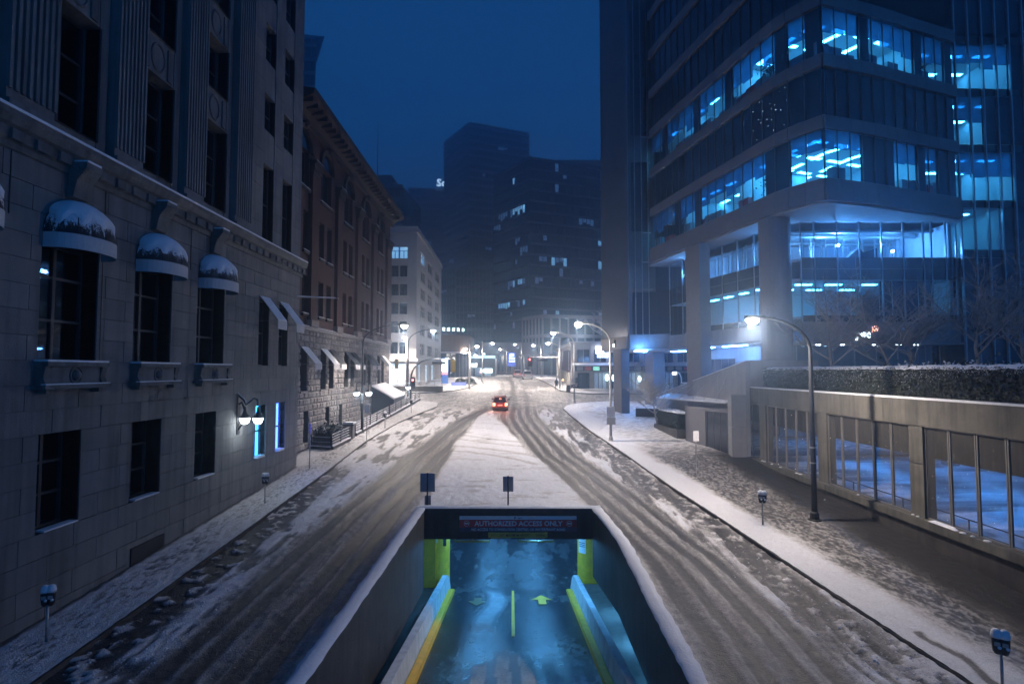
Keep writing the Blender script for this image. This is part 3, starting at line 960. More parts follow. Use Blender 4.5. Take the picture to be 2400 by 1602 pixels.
def window(y0, y1, z0, z1, depth=.55, nx=2, rails=(), frame=M_frame, pane=None, blind=None, back=.35):
    w = MB()
    xb = SX - depth
    # reveals
    w.quad((SX - .05, y0, z0), (xb, y0, z0), (xb, y0, z1), (SX - .05, y0, z1))
    w.quad((SX - .05, y1, z1), (xb, y1, z1), (xb, y1, z0), (SX - .05, y1, z0))
    w.quad((SX - .05, y0, z1), (xb, y0, z1), (xb, y1, z1), (SX - .05, y1, z1))
    w.quad((SX - .05, y0, z0), (SX - .05, y1, z0), (xb, y1, z0), (xb, y0, z0))
    wo = w.build('window', M_room if back < .1 else M_stone2, sb)  # lit windows get pale reveals that imitate blue glow on the stone
    fb = MB()
    t = .07
    fb.box(xb - .05, xb + .06, y0, y0 + t, z0, z1).box(xb - .05, xb + .06, y1 - t, y1, z0, z1)
    fb.box(xb - .05, xb + .06, y0 + t, y1 - t, z0, z0 + t).box(xb - .05, xb + .06, y0 + t, y1 - t, z1 - t, z1)
    W = (y1 - y0 - 2 * t)
    for i in range(1, nx):
        yc = y0 + t + W * i / nx
        fb.box(xb - .05, xb + .055, yc - .06, yc + .06, z0 + t, z1 - t)
    for r in rails:
        fb.box(xb - .045, xb + .05, y0 + t, y1 - t, z0 + (z1 - z0) * r - .04, z0 + (z1 - z0) * r + .04)
    fb.build('frame', frame, wo)
    for i in range(nx):
        ya, yb = y0 + t + W * i / nx + .03, y0 + t + W * (i + 1) / nx - .03
        lv = [0] + list(rails) + [1]
        for ra, rb in zip(lv, lv[1:]):
            MB().box(xb - .02, xb - .012, ya, yb, z0 + (z1 - z0) * ra + .05, z0 + (z1 - z0) * rb - .05).build('pane', pane or M_glass, wo)
    MB().quad((xb - back, y0, z0), (xb - back, y1, z0), (xb - back, y1, z1), (xb - back, y0, z1)).build('dim_interior', blind or M_dark, wo)
    return wo
def sill_snow(y0, y1, z, d=.35, name='snow_sill'):
    MB().box(SX - d, SX + .02, y0 + .02, y1 - .02, z, z + .05).build(name, M_snow, sb)
for i, (a, b) in enumerate(BIG):
    window(a, b, 3.4 + CH * 7, 3.4 + CH * 12, .6, 2, (.35, .72))
for a, b in SMALL:
    window(a, b, 3.4 + CH * 7, 3.4 + CH * 12, .4, 1, (.5,))
M_oldblind = mat('pale_blind', (.20, .20, .17), .9, var=.2)
for i, (a, b) in enumerate(LOW):
    wo = window(a, b, 3.4, 3.4 + CH * 4, .65, 2, (.35, .68), blind=M_oldblind if i == 0 else M_dark)
    sill_snow(a + .3, b, 3.4, .3)
    if i == 1:
        MB().box(SX - .64, SX - .632, a + .1, a + .75, 4.65, 5.3).build('window_poster', M_signnavy, wo)
        for k, s_ in enumerate(('NEY', 'ESS')):
            place_text('poster_lettering', s_, emis('poster_glow_%d' % k, (.10, .32, .60), .25), wo, (SX - .625, a + .43, 5.12 - .3 * k), (0, 1, 0), U_, width=.55, height=.16)
M_blueA = emis('teal_lit_window', (.06, .48, 1.0), 6.0, sample=True)
M_blueB = emis('violet_lit_window', (.10, .20, 1.0), 8.0, sample=True)
M_whiteb = emis('bright_window_strip', (.75, .9, 1.0), 6.0)
for i, (a, b) in enumerate(LIT):
    wo = window(a, b, 3.4, 3.4 + CH * 4, .34, 2, (.5,), blind=(M_blueA, M_blueB)[i], pane=M_clear, back=.08)
    MB().box(SX - .37, SX - .365, a + .08, a + .2, 3.7, 6.1).build('bright_strip', M_whiteb, wo)
    MB().box(SX - .4, SX + .03, a + .5, b - .05, 3.4, 3.52).build('sill_snow', M_snow, wo)
# a lamp burning behind the first big window, a small one behind the second
for (y_, z_, r, m_) in ((17.35, 11.25, .12, emis('bulb_blue', (.2, .5, 1.0), 30)), (21.35, 9.35, .07, emis('bulb_white', (.6, .8, 1.0), 14))):
    t = thing('interior_lamp', 'small lamp glowing inside the %s tall window under a domed awning' % ('first' if y_ < 20 else 'second'), 'lamp', (SX - .8, y_, z_))
    MB().lathe([(r * .4, .12), (r, 0), (r * .9, -.1)], (SX - .78, y_, z_), 10).build('shade', M_black, t)
    MB().ball((SX - .78, y_, z_ - .12), r * .7).build('bulb', m_, t, smooth=True)
    MB().tube([(SX - .78, y_, z_ + .1), (SX - .78, y_, z_ + 1.0)], .012, 5).build('cord', M_black, t)

# cornice band between the lower and the upper storeys
cprof = [(0, 14.40), (.10, 14.42), (.10, 14.60), (.20, 14.66), (.22, 14.95), (.34, 15.02), (.46, 15.22), (.48, 15.36), (.10, 15.44), (0, 15.44)]
cb = MB()
for i, y_ in enumerate((9, Y_END + .3)):
    cb.v += [(SX - .05 + p, y_, z_) for p, z_ in cprof]
n = len(cprof)
cb.f += [(j, j + 1, n + j + 1, n + j) for j in range(n - 1)] + [tuple(range(n))[::-1], tuple(range(n, 2 * n))]
cb.build('cornice', M_stone2, sb)
MB().box(SX + .0, SX + .44, 9, Y_END + .28, 15.37, 15.45).build('cornice_snow', M_snow, sb)
y_ = 12.0
while y_ < Y_END:      # carved blocks along the frieze
    piece('frieze_block', sb, SX + .05, SX + .25, y_, y_ + .42, 14.63, 14.93, M_stone2, True)
    y_ += .84
# upper storeys: fluted pilasters, tall windows, carved spandrels
PIL = [(10.9, 12.6), (15.2, 16.85), (19.45, 20.98), (23.68, 25.2), (28.05, 29.75)]
for a, b in PIL:
    p = MB()
    p.box(SX - .3, SX + .16, a, b, 15.7, 36)
    nf = 7
    w = (b - a) / (nf * 2 + 1)
    for i in range(nf + 1):
        ya = a + w * 2 * i
        p.box(SX + .161, SX + .235, ya + .004, ya + w - .004, 16.0, 36)
    p.box(SX - .3, SX + .30, a - .05, b + .05, 15.46, 15.69)
    p.build('pilaster', M_stone, sb)
UPW = [(12.65, 15.15), (16.9, 19.4), (21.03, 23.63), (25.25, 28.0)]
for a, b in UPW:
    ya, yb = a + .08, b - .45
    fill = MB()
    fill.box(SX - .6, SX - .12, yb, b, 15.45, 36)
    fill.build('pier', M_stone, sb)
    fl = MB().box(SX - .6, SX - .13, a, ya, 15.45, 36); fl.build('pier', M_stone, sb)
    for z0, z1 in ((15.95, 19.9), (21.5, 24.0), (25.7, 28.6), (30.0, 33.0)):
        w_ = window(ya, yb, z0, z1, .75, 2, (.33, .66) if z1 - z0 > 3 else (.5,))
        MB().box(SX - .75, SX - .2, ya, yb, z0, z0 + .035).build('sill_snow', M_snow, w_)
    for z0, z1 in ((15.45, 15.949), (19.901, 21.499), (24.001, 25.699), (28.601, 29.999), (33.001, 36)):
        sp = MB().box(SX - .6, SX - .15, ya, yb, z0, z1).build('spandrel', M_stone, sb)
        if z1 - z0 > 1:
            yc, zc = (ya + yb) / 2, (z0 + z1) / 2
            o = MB()
            N = 20
            ring = [(SX - .14, yc + .42 * math.cos(2 * PI * k / N), zc + .55 * math.sin(2 * PI * k / N)) for k in range(N + 1)]
            o.tube(ring, .055, 6, cap=False)
            o.build('carved_wreath', M_stone2, sp, smooth=True)
            MB().box(SX - .149, SX - .08, ya + .15, ya + .45, z0 + .15, z1 - .15).build('carved_panel', M_stone2, sp)
            MB().box(SX - .149, SX - .08, yb - .45, yb - .15, z0 + .15, z1 - .15).build('carved_panel', M_stone2, sp)
# plain end bay with paired narrow windows
for s0, s1 in ((29.751, 31.55), (32.95, 34.25), (35.75, Y_END)):
    z = 15.46; k = 0
    while z < 36:
        piece('stone_block', wall, SX - .5, SX - .01 + random.uniform(-.004, .004), s0 + .006, s1 - .006, z + .006, z + 1.02 - .006, M_stone)
        z += 1.02; k += 1
MB().box(SX - .7, SX - .05, 29.75, 31.55, 15.45, 36).box(SX - .7, SX - .05, 32.95, 34.25, 15.45, 36).box(SX - .7, SX - .05, 35.75, Y_END, 15.45, 36).build('wall_backing', M_core, sb)
for a, b in ((31.55, 32.95), (34.25, 35.75)):
    lv = [(15.6, 20.0), (21.95, 24.05), (26.0, 28.2), (30.0, 32.2)]
    for z0, z1 in lv:
        window(a, b, z0, z1, .4, 1, (.5,))
    zz = [15.46] + [v for p in lv for v in p] + [36]
    for i in range(0, len(zz), 2):
        piece('spandrel', sb, SX - .5, SX - .045, a + .002, b - .002, zz[i] + .001, zz[i + 1] - .001, M_stone)

# domed awnings over the three tall windows
def dome_awning(a, b, label):
    yc = (a + b) / 2 + .02; R = (b - a) / 2 + .03
    w = MB()
    N = 20
    zt, zb = 12.38, 11.92
    D = 1.02
    P = [(SX + .02 + D * max(0, math.sin(PI * k / N)) ** .75, yc - R * math.cos(PI * k / N)) for k in range(N + 1)]
    for k in range(N):
        (xa, ya), (xb, yb) = P[k], P[k + 1]
        w.quad((xa, ya, zb), (xb, yb, zb), (xb, yb, zt), (xa, ya, zt))
    aw = w.build('awning', M_fabric, sb, label=label)
    d = MB(); M_ = 8
    for i in range(M_ + 1):
        t = i / M_
        s_, zz = math.cos(t * PI / 2), zt + (R * .98) * math.sin(t * PI / 2)
        for k in range(N + 1):
            x, y2 = P[k]
            d.v.append((SX + .02 + (x - SX - .02) * s_, yc + (y2 - yc) * s_, zz))
        if i:
            for k in range(N):
                q = (i - 1) * (N + 1) + k
                d.f.append((q, q + 1, q + N + 2, q + N + 1))
    d.build('dome', M_domesnow, aw, smooth=True)
    sn = MB(); MM = 10
    ph = random.uniform(0, 9)
    for i in range(MM + 1):
        for k in range(N + 1):
            lo = .16 + .18 * float(fbm(np.array(k * .55 + ph), np.array(ph), 3)) + .10 * math.sin(k * 1.7 + ph)
            t = lo + (1 - lo) * i / MM
            s_, zz = math.cos(t * PI / 2), zt + (R * .98) * math.sin(t * PI / 2)
            th = (.012 if i == 0 else .055 + .02 * float(fbm(np.array(k * .9), np.array(i * .8 + ph), 2)))
            x, y2 = P[k]
            sn.v.append((SX + .02 + (x - SX - .02) * s_ * (1 + th / D), yc + (y2 - yc) * s_ * (1 + th / R), zz + th))
            if i and k:
                q = i * (N + 1) + k
                sn.f.append((q - N - 2, q - N - 1, q, q - 1))
    sn.build('dome_snow', M_snow, aw, smooth=True)
    for k in (0, 5, 10, 15, 20):     # bent ribs of the frame showing under the cloth
        x, y2 = P[k]
        MB().tube([(SX + .02 + (x - SX - .02) * math.cos(t * PI / 2), yc + (y2 - yc) * math.cos(t * PI / 2), zt + R * .98 * math.sin(t * PI / 2)) for t in (0, .15, .3, .45, .6, .8)], .018, 5).build('rib', M_navy, aw)
    return aw
def dome_mat():
    m = mat('snowy_canvas_dome', (.76, .78, .82), .8, var=.05)
    nt = m.node_tree; bs = nt.nodes['Principled BSDF']
    geo = nt.nodes.new('ShaderNodeNewGeometry')
    sp = nt.nodes.new('ShaderNodeSeparateXYZ'); nt.links.new(geo.outputs['Position'], sp.inputs[0])
    mp = nt.nodes.new('ShaderNodeMapping'); mp.inputs['Scale'].default_value = (3.2, 3.2, .8)
    nt.links.new(geo.outputs['Position'], mp.inputs[0])
    n1 = nt.nodes.new('ShaderNodeTexNoise'); n1.inputs['Scale'].default_value = 2.2; n1.inputs['Detail'].default_value = 6; n1.inputs['Roughness'].default_value = .75
    nt.links.new(mp.outputs[0], n1.inputs['Vector'])
    n2 = nt.nodes.new('ShaderNodeTexNoise'); n2.inputs['Scale'].default_value = 26; n2.inputs['Detail'].default_value = 3
    nt.links.new(geo.outputs['Position'], n2.inputs['Vector'])
    a = nt.nodes.new('ShaderNodeMath'); a.operation = 'MULTIPLY_ADD'; a.inputs[1].default_value = 1.7
    nt.links.new(n1.outputs[0], a.inputs[0])
    b2 = nt.nodes.new('ShaderNodeMath'); b2.operation = 'MULTIPLY_ADD'; b2.inputs[1].default_value = .9
    nt.links.new(n2.outputs[0], b2.inputs[0]); nt.links.new(sp.outputs['Z'], b2.inputs[2])
    nt.links.new(b2.outputs[0], a.inputs[2])
    mr = nt.nodes.new('ShaderNodeMapRange'); mr.inputs['From Min'].default_value = 13.92; mr.inputs['From Max'].default_value = 14.1
    nt.links.new(a.outputs[0], mr.inputs['Value'])
    mx = nt.nodes.new('ShaderNodeMix'); mx.data_type = 'RGBA'
    nt.links.new(mr.outputs[0], mx.inputs[0])
    mx.inputs[6].default_value = (.018, .02, .024, 1); mx.inputs[7].default_value = (.72, .75, .80, 1)
    nt.links.new(mx.outputs[2], bs.inputs['Base Color'])
    return m
M_domesnow = dome_mat()
for (a, b), w in zip(BIG, ('first', 'second', 'third')):
    dome_awning(a, b, 'snow covered domed canvas awning over the %s tall window' % w)
dome_awning(12.6, 14.9, 'snow covered domed awning cut by the picture edge')
# scroll keystones above the awnings, carved window boxes below
for a, b in BIG:
    yc = (a + b) / 2
    k = MB()
    prof = [(.02, 13.65), (.22, 13.7), (.26, 13.95), (.34, 14.25), (.62, 14.62), (.62, 14.80), (.02, 14.80)]
    k.solid([(SX + p, yc - .34, z_) for p, z_ in prof], (0, .68, 0))
    ko = k.build('keystone', M_stone2, sb)
    MB().box(SX + .12, SX + .62, yc - .3, yc + .3, 14.802, 14.87).build('snow_cap', M_snow, ko)
    z0, z1 = 7.68, 8.50
    p = MB().box(SX - .05, SX + .26, a - .05, b + .05, z0 + .13, z1 - .14)
    po = p.build('window_box', M_stone, sb)
    MB().box(SX - .05, SX + .42, a - .12, b + .12, z1 - .139, z1).build('top_slab', M_stone2, po)
    MB().box(SX - .05, SX + .44, a - .2, b + .2, z0, z0 + .129).build('bottom_slab', M_stone2, po)
    MB().box(SX - .04, SX + .40, a - .1, b + .1, z1, z1 + .06).build('snow', M_snow, po)
    MB().box(SX + .27, SX + .42, a - .16, b + .16, z0 + .13, z0 + .165).build('snow', M_snow, po)
    for s_ in (a - .1, b - .12):
        MB().solid([(SX, s_, z0 + .13), (SX + .36, s_, z0 + .13), (SX + .28, s_, z0 + .35), (SX + .34, s_, z1 - .15), (SX, s_, z1 - .15)], (0, .24, 0)).build('scroll_bracket', M_stone2, po)
    N = 22; zc = (z0 + z1) / 2
    MB().tube([(SX + .27, yc + .24 * math.cos(2 * PI * q / N), zc + .27 * math.sin(2 * PI * q / N)) for q in range(N + 1)], .03, 6, cap=False).build('carved_medallion', M_stone2, po, smooth=True)
    MB().ball((SX + .25, yc, zc), .17, 10, 6).build('carved_medallion', M_stone2, po, smooth=True)
    for s_ in (a + .1, b - .1):
        MB().box(SX + .02, SX + .3, s_ - .1, s_ + .1, z0 - .14, z0 - .001).build('corbel', M_stone2, po)
# thin drain pipes / lightning cables down the joints
for y_ in (15.6, 19.3, 24.55):
    MB().box(SX + .006, SX + .022, y_, y_ + .03, 12.6, 14.4).build('down_lead', M_black, sb)
MB().box(SX + .006, SX + .02, 19.28, 19.3, 8.6, 12.0).build('down_lead', M_black, sb)
# sloping awnings over the narrow windows
def slope_awning(parent, X0, a, b, zt, zb, d, drop, fab, val, label=None, snow=True):
    w = MB()
    w.solid([(X0 + .02, a, zt), (X0 + d, a, zb), (X0 + d, b, zb), (X0 + .02, b, zt)], (.01, 0, .03))
    aw = w.build('awning', M_snow if snow else fab, parent, label=label)
    MB().box(X0 + d - .01, X0 + d + .015, a, b, zb - drop, zb).build('valance', val, aw)
    for s_ in (a + .02, b - .02):
        MB().tube([(X0 + .02, s_, zb - .05), (X0 + d, s_, zb - .05)], .015, 5).build('arm', M_steel, aw)
    return aw
for a, b in SMALL:
    slope_awning(sb, SX, a + .02, b - .02, 12.38, 11.05, 1.05, .5, M_fabric, M_fabric)
# iron bracket lantern with two globes
LY = 29.2
wlan = thing('wall_lantern', 'black iron wall bracket with two glowing half globes beside the blue windows', 'lantern', (SX, LY, 6.2))
b = MB()
b.box(SX - .01, SX + .05, LY - .15, LY + .15, 5.0, 7.05)
b.tube([(SX, LY, 5.2), (SX + .2, LY, 5.45), (SX + .28, LY, 5.9)], .05, 6)
b.tube([(SX, LY, 7.0), (SX + .3, LY, 6.75), (SX + .42, LY, 6.5), (SX + .58, LY, 6.62), (SX + .78, LY, 6.82), (SX + .98, LY, 6.76), (SX + 1.04, LY, 6.45)], .055, 6)
b.tube([(SX, LY, 6.5), (SX + .2, LY, 6.62), (SX + .3, LY, 6.4), (SX + .36, LY, 6.2)], .06, 6)
b.build('bracket', M_black, wlan)
MB().tube([(SX, LY, 7.06), (SX + .3, LY, 6.81), (SX + .42, LY, 6.56), (SX + .58, LY, 6.68), (SX + .78, LY, 6.88)], .04, 5).build('snow', M_snow, wlan)
for dx in (.36, 1.04):
    MB().lathe([(.05, .62), (.09, .35), (.15, .22), (.26, .12), (.27, .05)], (SX + dx, LY, 5.78), 14).build('hood', M_black, wlan, smooth=True)
    MB().lathe([(.245, .07), (.235, -.05), (.17, -.2), (.07, -.26), (.001, -.27)], (SX + dx, LY, 5.78), 14).build('globe', M_globe, wlan, smooth=True)
def point(parent, loc, power, col, r=.15, name='light'):
    ld = bpy.data.lights.new(name, 'POINT')
    ld.energy = power; ld.color = col; ld.shadow_soft_size = r
    o = bpy.data.objects.new(name, ld)
    COL.objects.link(o); o.parent = parent
    w = wl(parent)
    o.location = (loc[0] - w.x, loc[1] - w.y, loc[2] - w.z)
    return o
point(wlan, (SX + .7, LY, 5.3), 45, (.85, .97, 1.0), .2)
# ================================================================== BRICK BUILDING (left, beyond the alley)
BX = -15.0
bb = thing('brick_building', 'dark red brick block with arched top windows and rough granite base', 'building', (BX - 8, 54, gz(54)))
BY0, BY1 = 38.5, 69.6
GT = 11.2
bays = [39.4 + 6.3 * i for i in range(5)]     # left edge of each window pair bay
gwin = []
for i in range(5):
    c = 39.9 + 6.25 * i
    gwin += [(c - 1.5, c - .15), (c + .5, c + 1.85)]
gwin = [(a, b) for a, b in gwin if a > BY0 + .1 and b < BY1 - .2]
lowg = [(41.2, 42.2), (46.0, 47.0), (49.6, 50.6), (56.5, 57.6)]
core = MB()
stones = []
z = 1.6; k = 0
H = .46
while z < GT - .1:
    z1 = min(z + H, GT)
    holes = []
    if z1 > 6.75 and z < 9.7:
        holes = gwin
    if z1 > 3.1 and z < 5.2:
        holes = [h for h in lowg if gz(h[0]) + .3 < z]
    for s0, s1 in cut(BY0, BY1, holes):
        if z1 < gz((s0 + s1) / 2) - .3 and z1 < gz(s1) - .2:
            continue
        core.box(BX - .6, BX - .06, s0, s1, z, z1)
        y_ = s0
        while y_ < s1 - .02:
            L = random.uniform(.55, 1.15)
            e_ = min(s1, y_ + L)
            if s1 - e_ < .3:
                e_ = s1
            if z1 > gz(e_) - .3:
                stones.append((y_, e_, z, z1))
            y_ = e_
    z = z1; k += 1
core.build('base_wall', M_core, bb)
# apparent size in the picture decides which stones are single parts
stones.sort(key=lambda s: -(s[1] - s[0]) / s[0] ** 2 if s[3] > gz(s[0]) else 0)
rest = MB()
def rough_stone(b, y0, y1, z0, z1):
    g = .012
    p = random.uniform(.02, .07)
    vs = [(BX - .3, y0 + g, z0 + g), (BX - .3, y1 - g, z0 + g), (BX - .3, y1 - g, z1 - g), (BX - .3, y0 + g, z1 - g)]
    vs += [(BX - .03, y0 + g, z0 + g), (BX - .03, y1 - g, z0 + g), (BX - .03, y1 - g, z1 - g), (BX - .03, y0 + g, z1 - g)]
    c = (y1 - y0) * .16; d = (z1 - z0) * .2
    vs += [(BX + p + random.uniform(-.02, .02), yy, zz) for yy, zz in ((y0 + c, z0 + d), (y1 - c, z0 + d), (y1 - c, z1 - d), (y0 + c, z1 - d))]
    fs = []
    for r in (0, 4):
        fs += [(r, r + 1, r + 5, r + 4), (r + 1, r + 2, r + 6, r + 5), (r + 2, r + 3, r + 7, r + 6), (r + 3, r, r + 4, r + 7)]
    fs.append((8, 9, 10, 11))
    b.add(vs, fs)
for i, s in enumerate(stones):
    if i < 300:
        q = MB(); rough_stone(q, *s); q.build('granite_stone', M_granite, bb)
    else:
        rough_stone(rest, *s)
rest.build('granite_stones', M_granite, bb, kind='stuff')
MB().box(BX - .1, BX + .14, BY0, BY1 + .1, GT, GT + .28).build('string_course', M_granite, bb)
MB().box(BX + .02, BX + .13, BY0, BY1 + .1, GT + .281, GT + .32).build('snow_ledge', M_snow, bb)
MB().box(BX - 14, BX - .8, BY0, BY1 - .3, 0, 27).build('wall_core', M_core, bb)
MB().box(BX - 14, BX - .05, BY1 - .3, BY1, 1, 27).build('end_wall', M_brick, bb)
MB().box(BX - 14, BX - .05, BY0 - .2, BY0 - .001, 1, 27).build('end_wall', M_brick, bb)
# granite windows and awnings
def gwindow(a, b, z0, z1):
    w = MB().box(BX - .55, BX - .45, a, b, z0, z1).build('window', M_frame, bb)
    MB().box(BX - .449, BX - .44, a + .08, (a + b) / 2 - .03, z0 + .08, z1 - .08).build('pane', M_spandrel, w)
    MB().box(BX - .449, BX - .44, (a + b) / 2 + .03, b - .08, z0 + .08, z1 - .08).build('pane', M_spandrel, w)
    MB().box(BX - .44, BX + .06, a, b, z0 - .12, z0).build('sill', M_granite, w)
for i, (a, b) in enumerate(gwin):
    gwindow(a, b, 6.75, 9.9)
    slope_awning(bb, BX, a - .04, b + .04, 9.95, 8.75, 1.05, .42, M_navy, M_fabric, snow=i < 2 or i > 7)
for a, b in lowg:
    w = MB().box(BX - .5, BX - .4, a, b, gz(a) + .3, 5.2).build('window', M_frame, bb)
    MB().box(BX - .399, BX - .39, a + .08, b - .08, gz(a) + .4, 5.1).build('pane', M_spandrel, w)
# upper brick storeys
BZ = GT + .28
pil = [(BY0, 38.9)] + [(42.3 + 6.25 * i - .55, 42.3 + 6.25 * i + .95) for i in range(4)] + [(67.3, BY1)]
bwall = MB()
wins = []
for i in range(5):
    lo = pil[i][1]; hi = pil[i + 1][0]
    c = (lo + hi) / 2
    for w0, w1 in ((c - 1.55, c - .35), (c + .35, c + 1.55)):
        if w0 < lo + .1:
            continue
        wins.append((w0, w1, 12.4, 15.2)); wins.append((w0, w1, 17.0, 19.95))
    wins.append((max(lo + .2, c - 1.3), c + 1.3, 21.6, 24.4))
def grid_wall(b, xa, xb, y0, y1, z0, z1, holes):
    zs = sorted(set([z0, z1] + [h[2] for h in holes] + [h[3] for h in holes]))
    for za, zb in zip(zs, zs[1:]):
        hh = [(h[0], h[1]) for h in holes if h[2] <= za + 1e-6 and h[3] >= zb - 1e-6]
        for s0, s1 in cut(y0, y1, hh):
            b.box(xa, xb, s0, s1, za, zb)
grid_wall(bwall, BX - .6, BX - .1, BY0, BY1, BZ, 27.1, wins)
bwall.build('wall', M_brick, bb)
for w0, w1, z0, z1 in wins:
    w = MB().box(BX - .55, BX - .46, w0, w1, z0, z1).build('window', M_frame, bb)
    mid = (w0 + w1) / 2
    for a, b in ((w0 + .08, mid - .03), (mid + .03, w1 - .08)):
        MB().box(BX - .459, BX - .45, a, b, z0 + .08, z1 - .08).build('pane', M_spandrel, w)
    MB().box(BX - .45, BX + .05, w0 - .1, w1 + .1, z0 - .2, z0 - .001).build('sill', M_terra, w)
    MB().box(BX - .1, BX + .04, w0 - .08, w1 + .08, z0, z0 + .05).build('sill_snow', M_snow, w)
    if z0 > 21:   # arched head with carved surround
        N = 12; r = (w1 - w0) / 2 + .1
        arc = MB()
        for kk in range(N):
            a, a2 = PI * kk / N, PI * (kk + 1) / N
            yc = (w0 + w1) / 2
            P_ = [(BX - .1, yc + r * math.cos(t), z1 + r * .95 * math.sin(t)) for t in (a, a2)]
            Q_ = [(BX - .1, yc + (r + .38) * math.cos(t), z1 + (r + .38) * .95 * math.sin(t)) for t in (a, a2)]
            arc.solid([P_[0], P_[1], Q_[1], Q_[0]], (.22, 0, 0))
        arc.build('arch_moulding', M_terra, w)
        fanP = [(BX - .098, (w0 + w1) / 2 + r * math.cos(PI * kk / N), z1 + r * .95 * math.sin(PI * kk / N)) for kk in range(N + 1)]
        MB().add(fanP, [tuple(range(N + 1))]).build('arch_panel', M_spandrel, w)
        MB().ball((BX + .12, (w0 + w1) / 2, z1 + r + .3), .3, 10, 6).build('carved_boss', M_terra, w, smooth=True)
for a, b in pil[1:]:
    p = MB().box(BX - .1, BX + .18, a, b, BZ + .001, 22.9).build('pilaster', M_brick, bb)
    cap = MB()
    for j, (e_, zz, hh) in enumerate(((.22, 22.9, .25), (.32, 23.15, .5), (.46, 23.65, .3))):
        cap.box(BX - .1, BX + e_, a - .05 * j, b + .05 * j, zz + .001 * j, zz + hh)
    cap.build('carved_capital', M_terra, p)
    MB().box(BX + .1, BX + .45, a, b, 23.952, 24.0).build('snow', M_snow, p)
    MB().box(BX - .1, BX + .28, a - .06, b + .06, BZ, BZ + .5).build('pedestal', M_granite, p)
# deep cornice and eaves
ev = MB()
prof = [(-.1, 26.2), (.12, 26.25), (.15, 26.6), (.4, 26.9), (1.25, 27.25), (1.4, 27.3), (1.42, 27.65), (-.1, 27.9)]
for y_ in (BY0 - .3, BY1 + 1.2):
    ev.v += [(BX + p, y_, z_) for p, z_ in prof]
n = len(prof)
ev.f += [(j, (j + 1) % n, n + (j + 1) % n, n + j) for j in range(n)] + [tuple(range(n))[::-1], tuple(range(n, 2 * n))]
ev.build('cornice', M_terra, bb)
y_ = BY0
while y_ < BY1:
    piece('bracket', bb, BX + .1, BX + 1.2, y_, y_ + .22, 26.85, 27.22, M_terra)
    y_ += 1.05
MB().solid([(BX + 1.4, BY0, 27.66), (BX + 1.4, BY1 + 1.1, 27.66), (BX - 6, BY1 + 1.1, 28.5), (BX - 6, BY0, 28.5)], (0, 0, .12)).build('roof', M_dark, bb)

# flagpole jutting from the stone building's corner
fp = thing('flagpole', 'snowy horizontal flagpole jutting from the stone building corner', 'pole', (-14, 37, 13))
MB().tube([(-14.1, 36.9, 13.05), (-11.9, 38.6, 13.15)], .035, 8).build('shaft', M_steel, fp)
MB().tube([(-14.0, 36.95, 13.10), (-12.0, 38.5, 13.19)], .03, 6).build('snow', M_snow, fp)
MB().ball((-11.88, 38.62, 13.15), .07).build('finial', M_steel, fp, smooth=True)

# ------------------------------------------------------------------ railings along the brick building
def railing(a, b, label, h=1.15, base=.35, nr=4):
    za, zb = gz(a[1]) + KERB, gz(b[1]) + KERB
    L = math.hypot(b[0] - a[0], b[1] - a[1])
    t = thing('railing', label, 'railing', (a[0], a[1], za), 'railings beside the brick building')
    def at(s, z):
        return (a[0] + (b[0] - a[0]) * s, a[1] + (b[1] - a[1]) * s, za + (zb - za) * s + z)
    for i in range(nr):
        z_ = base + (h - base) * (i + .6) / nr
        MB().tube([at(0, z_), at(1, z_)], .045, 6).build('rail', M_black, t)
        MB().tube([at(0, z_ + .05), at(1, z_ + .05)], .03, 5).build('rail_snow', M_snow, t)
    n_ = max(2, int(L / 2.2))
    for i in range(n_ + 1):
        p = at(i / n_, 0)
        MB().box(p[0] - .05, p[0] + .05, p[1] - .05, p[1] + .05, p[2] - .1, p[2] + h + .04).build('post', M_black, t)
    d = Vector((b[0] - a[0], b[1] - a[1])).normalized()
    nx, ny = d.y, -d.x
    bs_ = MB()
    for s in (0, 1):
        p = at(s, 0)
        bs_.v += [(p[0] - nx * .18, p[1] - ny * .18, p[2] - .3), (p[0] + nx * .18, p[1] + ny * .18, p[2] - .3), (p[0] + nx * .18, p[1] + ny * .18, p[2] + base * .75), (p[0] - nx * .18, p[1] - ny * .18, p[2] + base * .75)]
    bs_.f += [(0, 1, 5, 4), (1, 2, 6, 5), (2, 3, 7, 6), (3, 0, 4, 7), (0, 3, 2, 1), (4, 5, 6, 7)]
    bs_.build('plinth', M_concdark, t)
    sn = MB()
    for s in (0, 1):
        p = at(s, base * .75)
        sn.v += [(p[0] - nx * .17, p[1] - ny * .17, p[2] + .004), (p[0] + nx * .17, p[1] + ny * .17, p[2] + .004), (p[0] + nx * .13, p[1] + ny * .13, p[2] + .06), (p[0] - nx * .13, p[1] - ny * .13, p[2] + .06)]
    sn.f += [(0, 1, 5, 4), (1, 2, 6, 5), (2, 3, 7, 6), (3, 0, 4, 7), (0, 3, 2, 1), (4, 5, 6, 7)]
    sn.build('plinth_snow', M_snow, t)
    return t
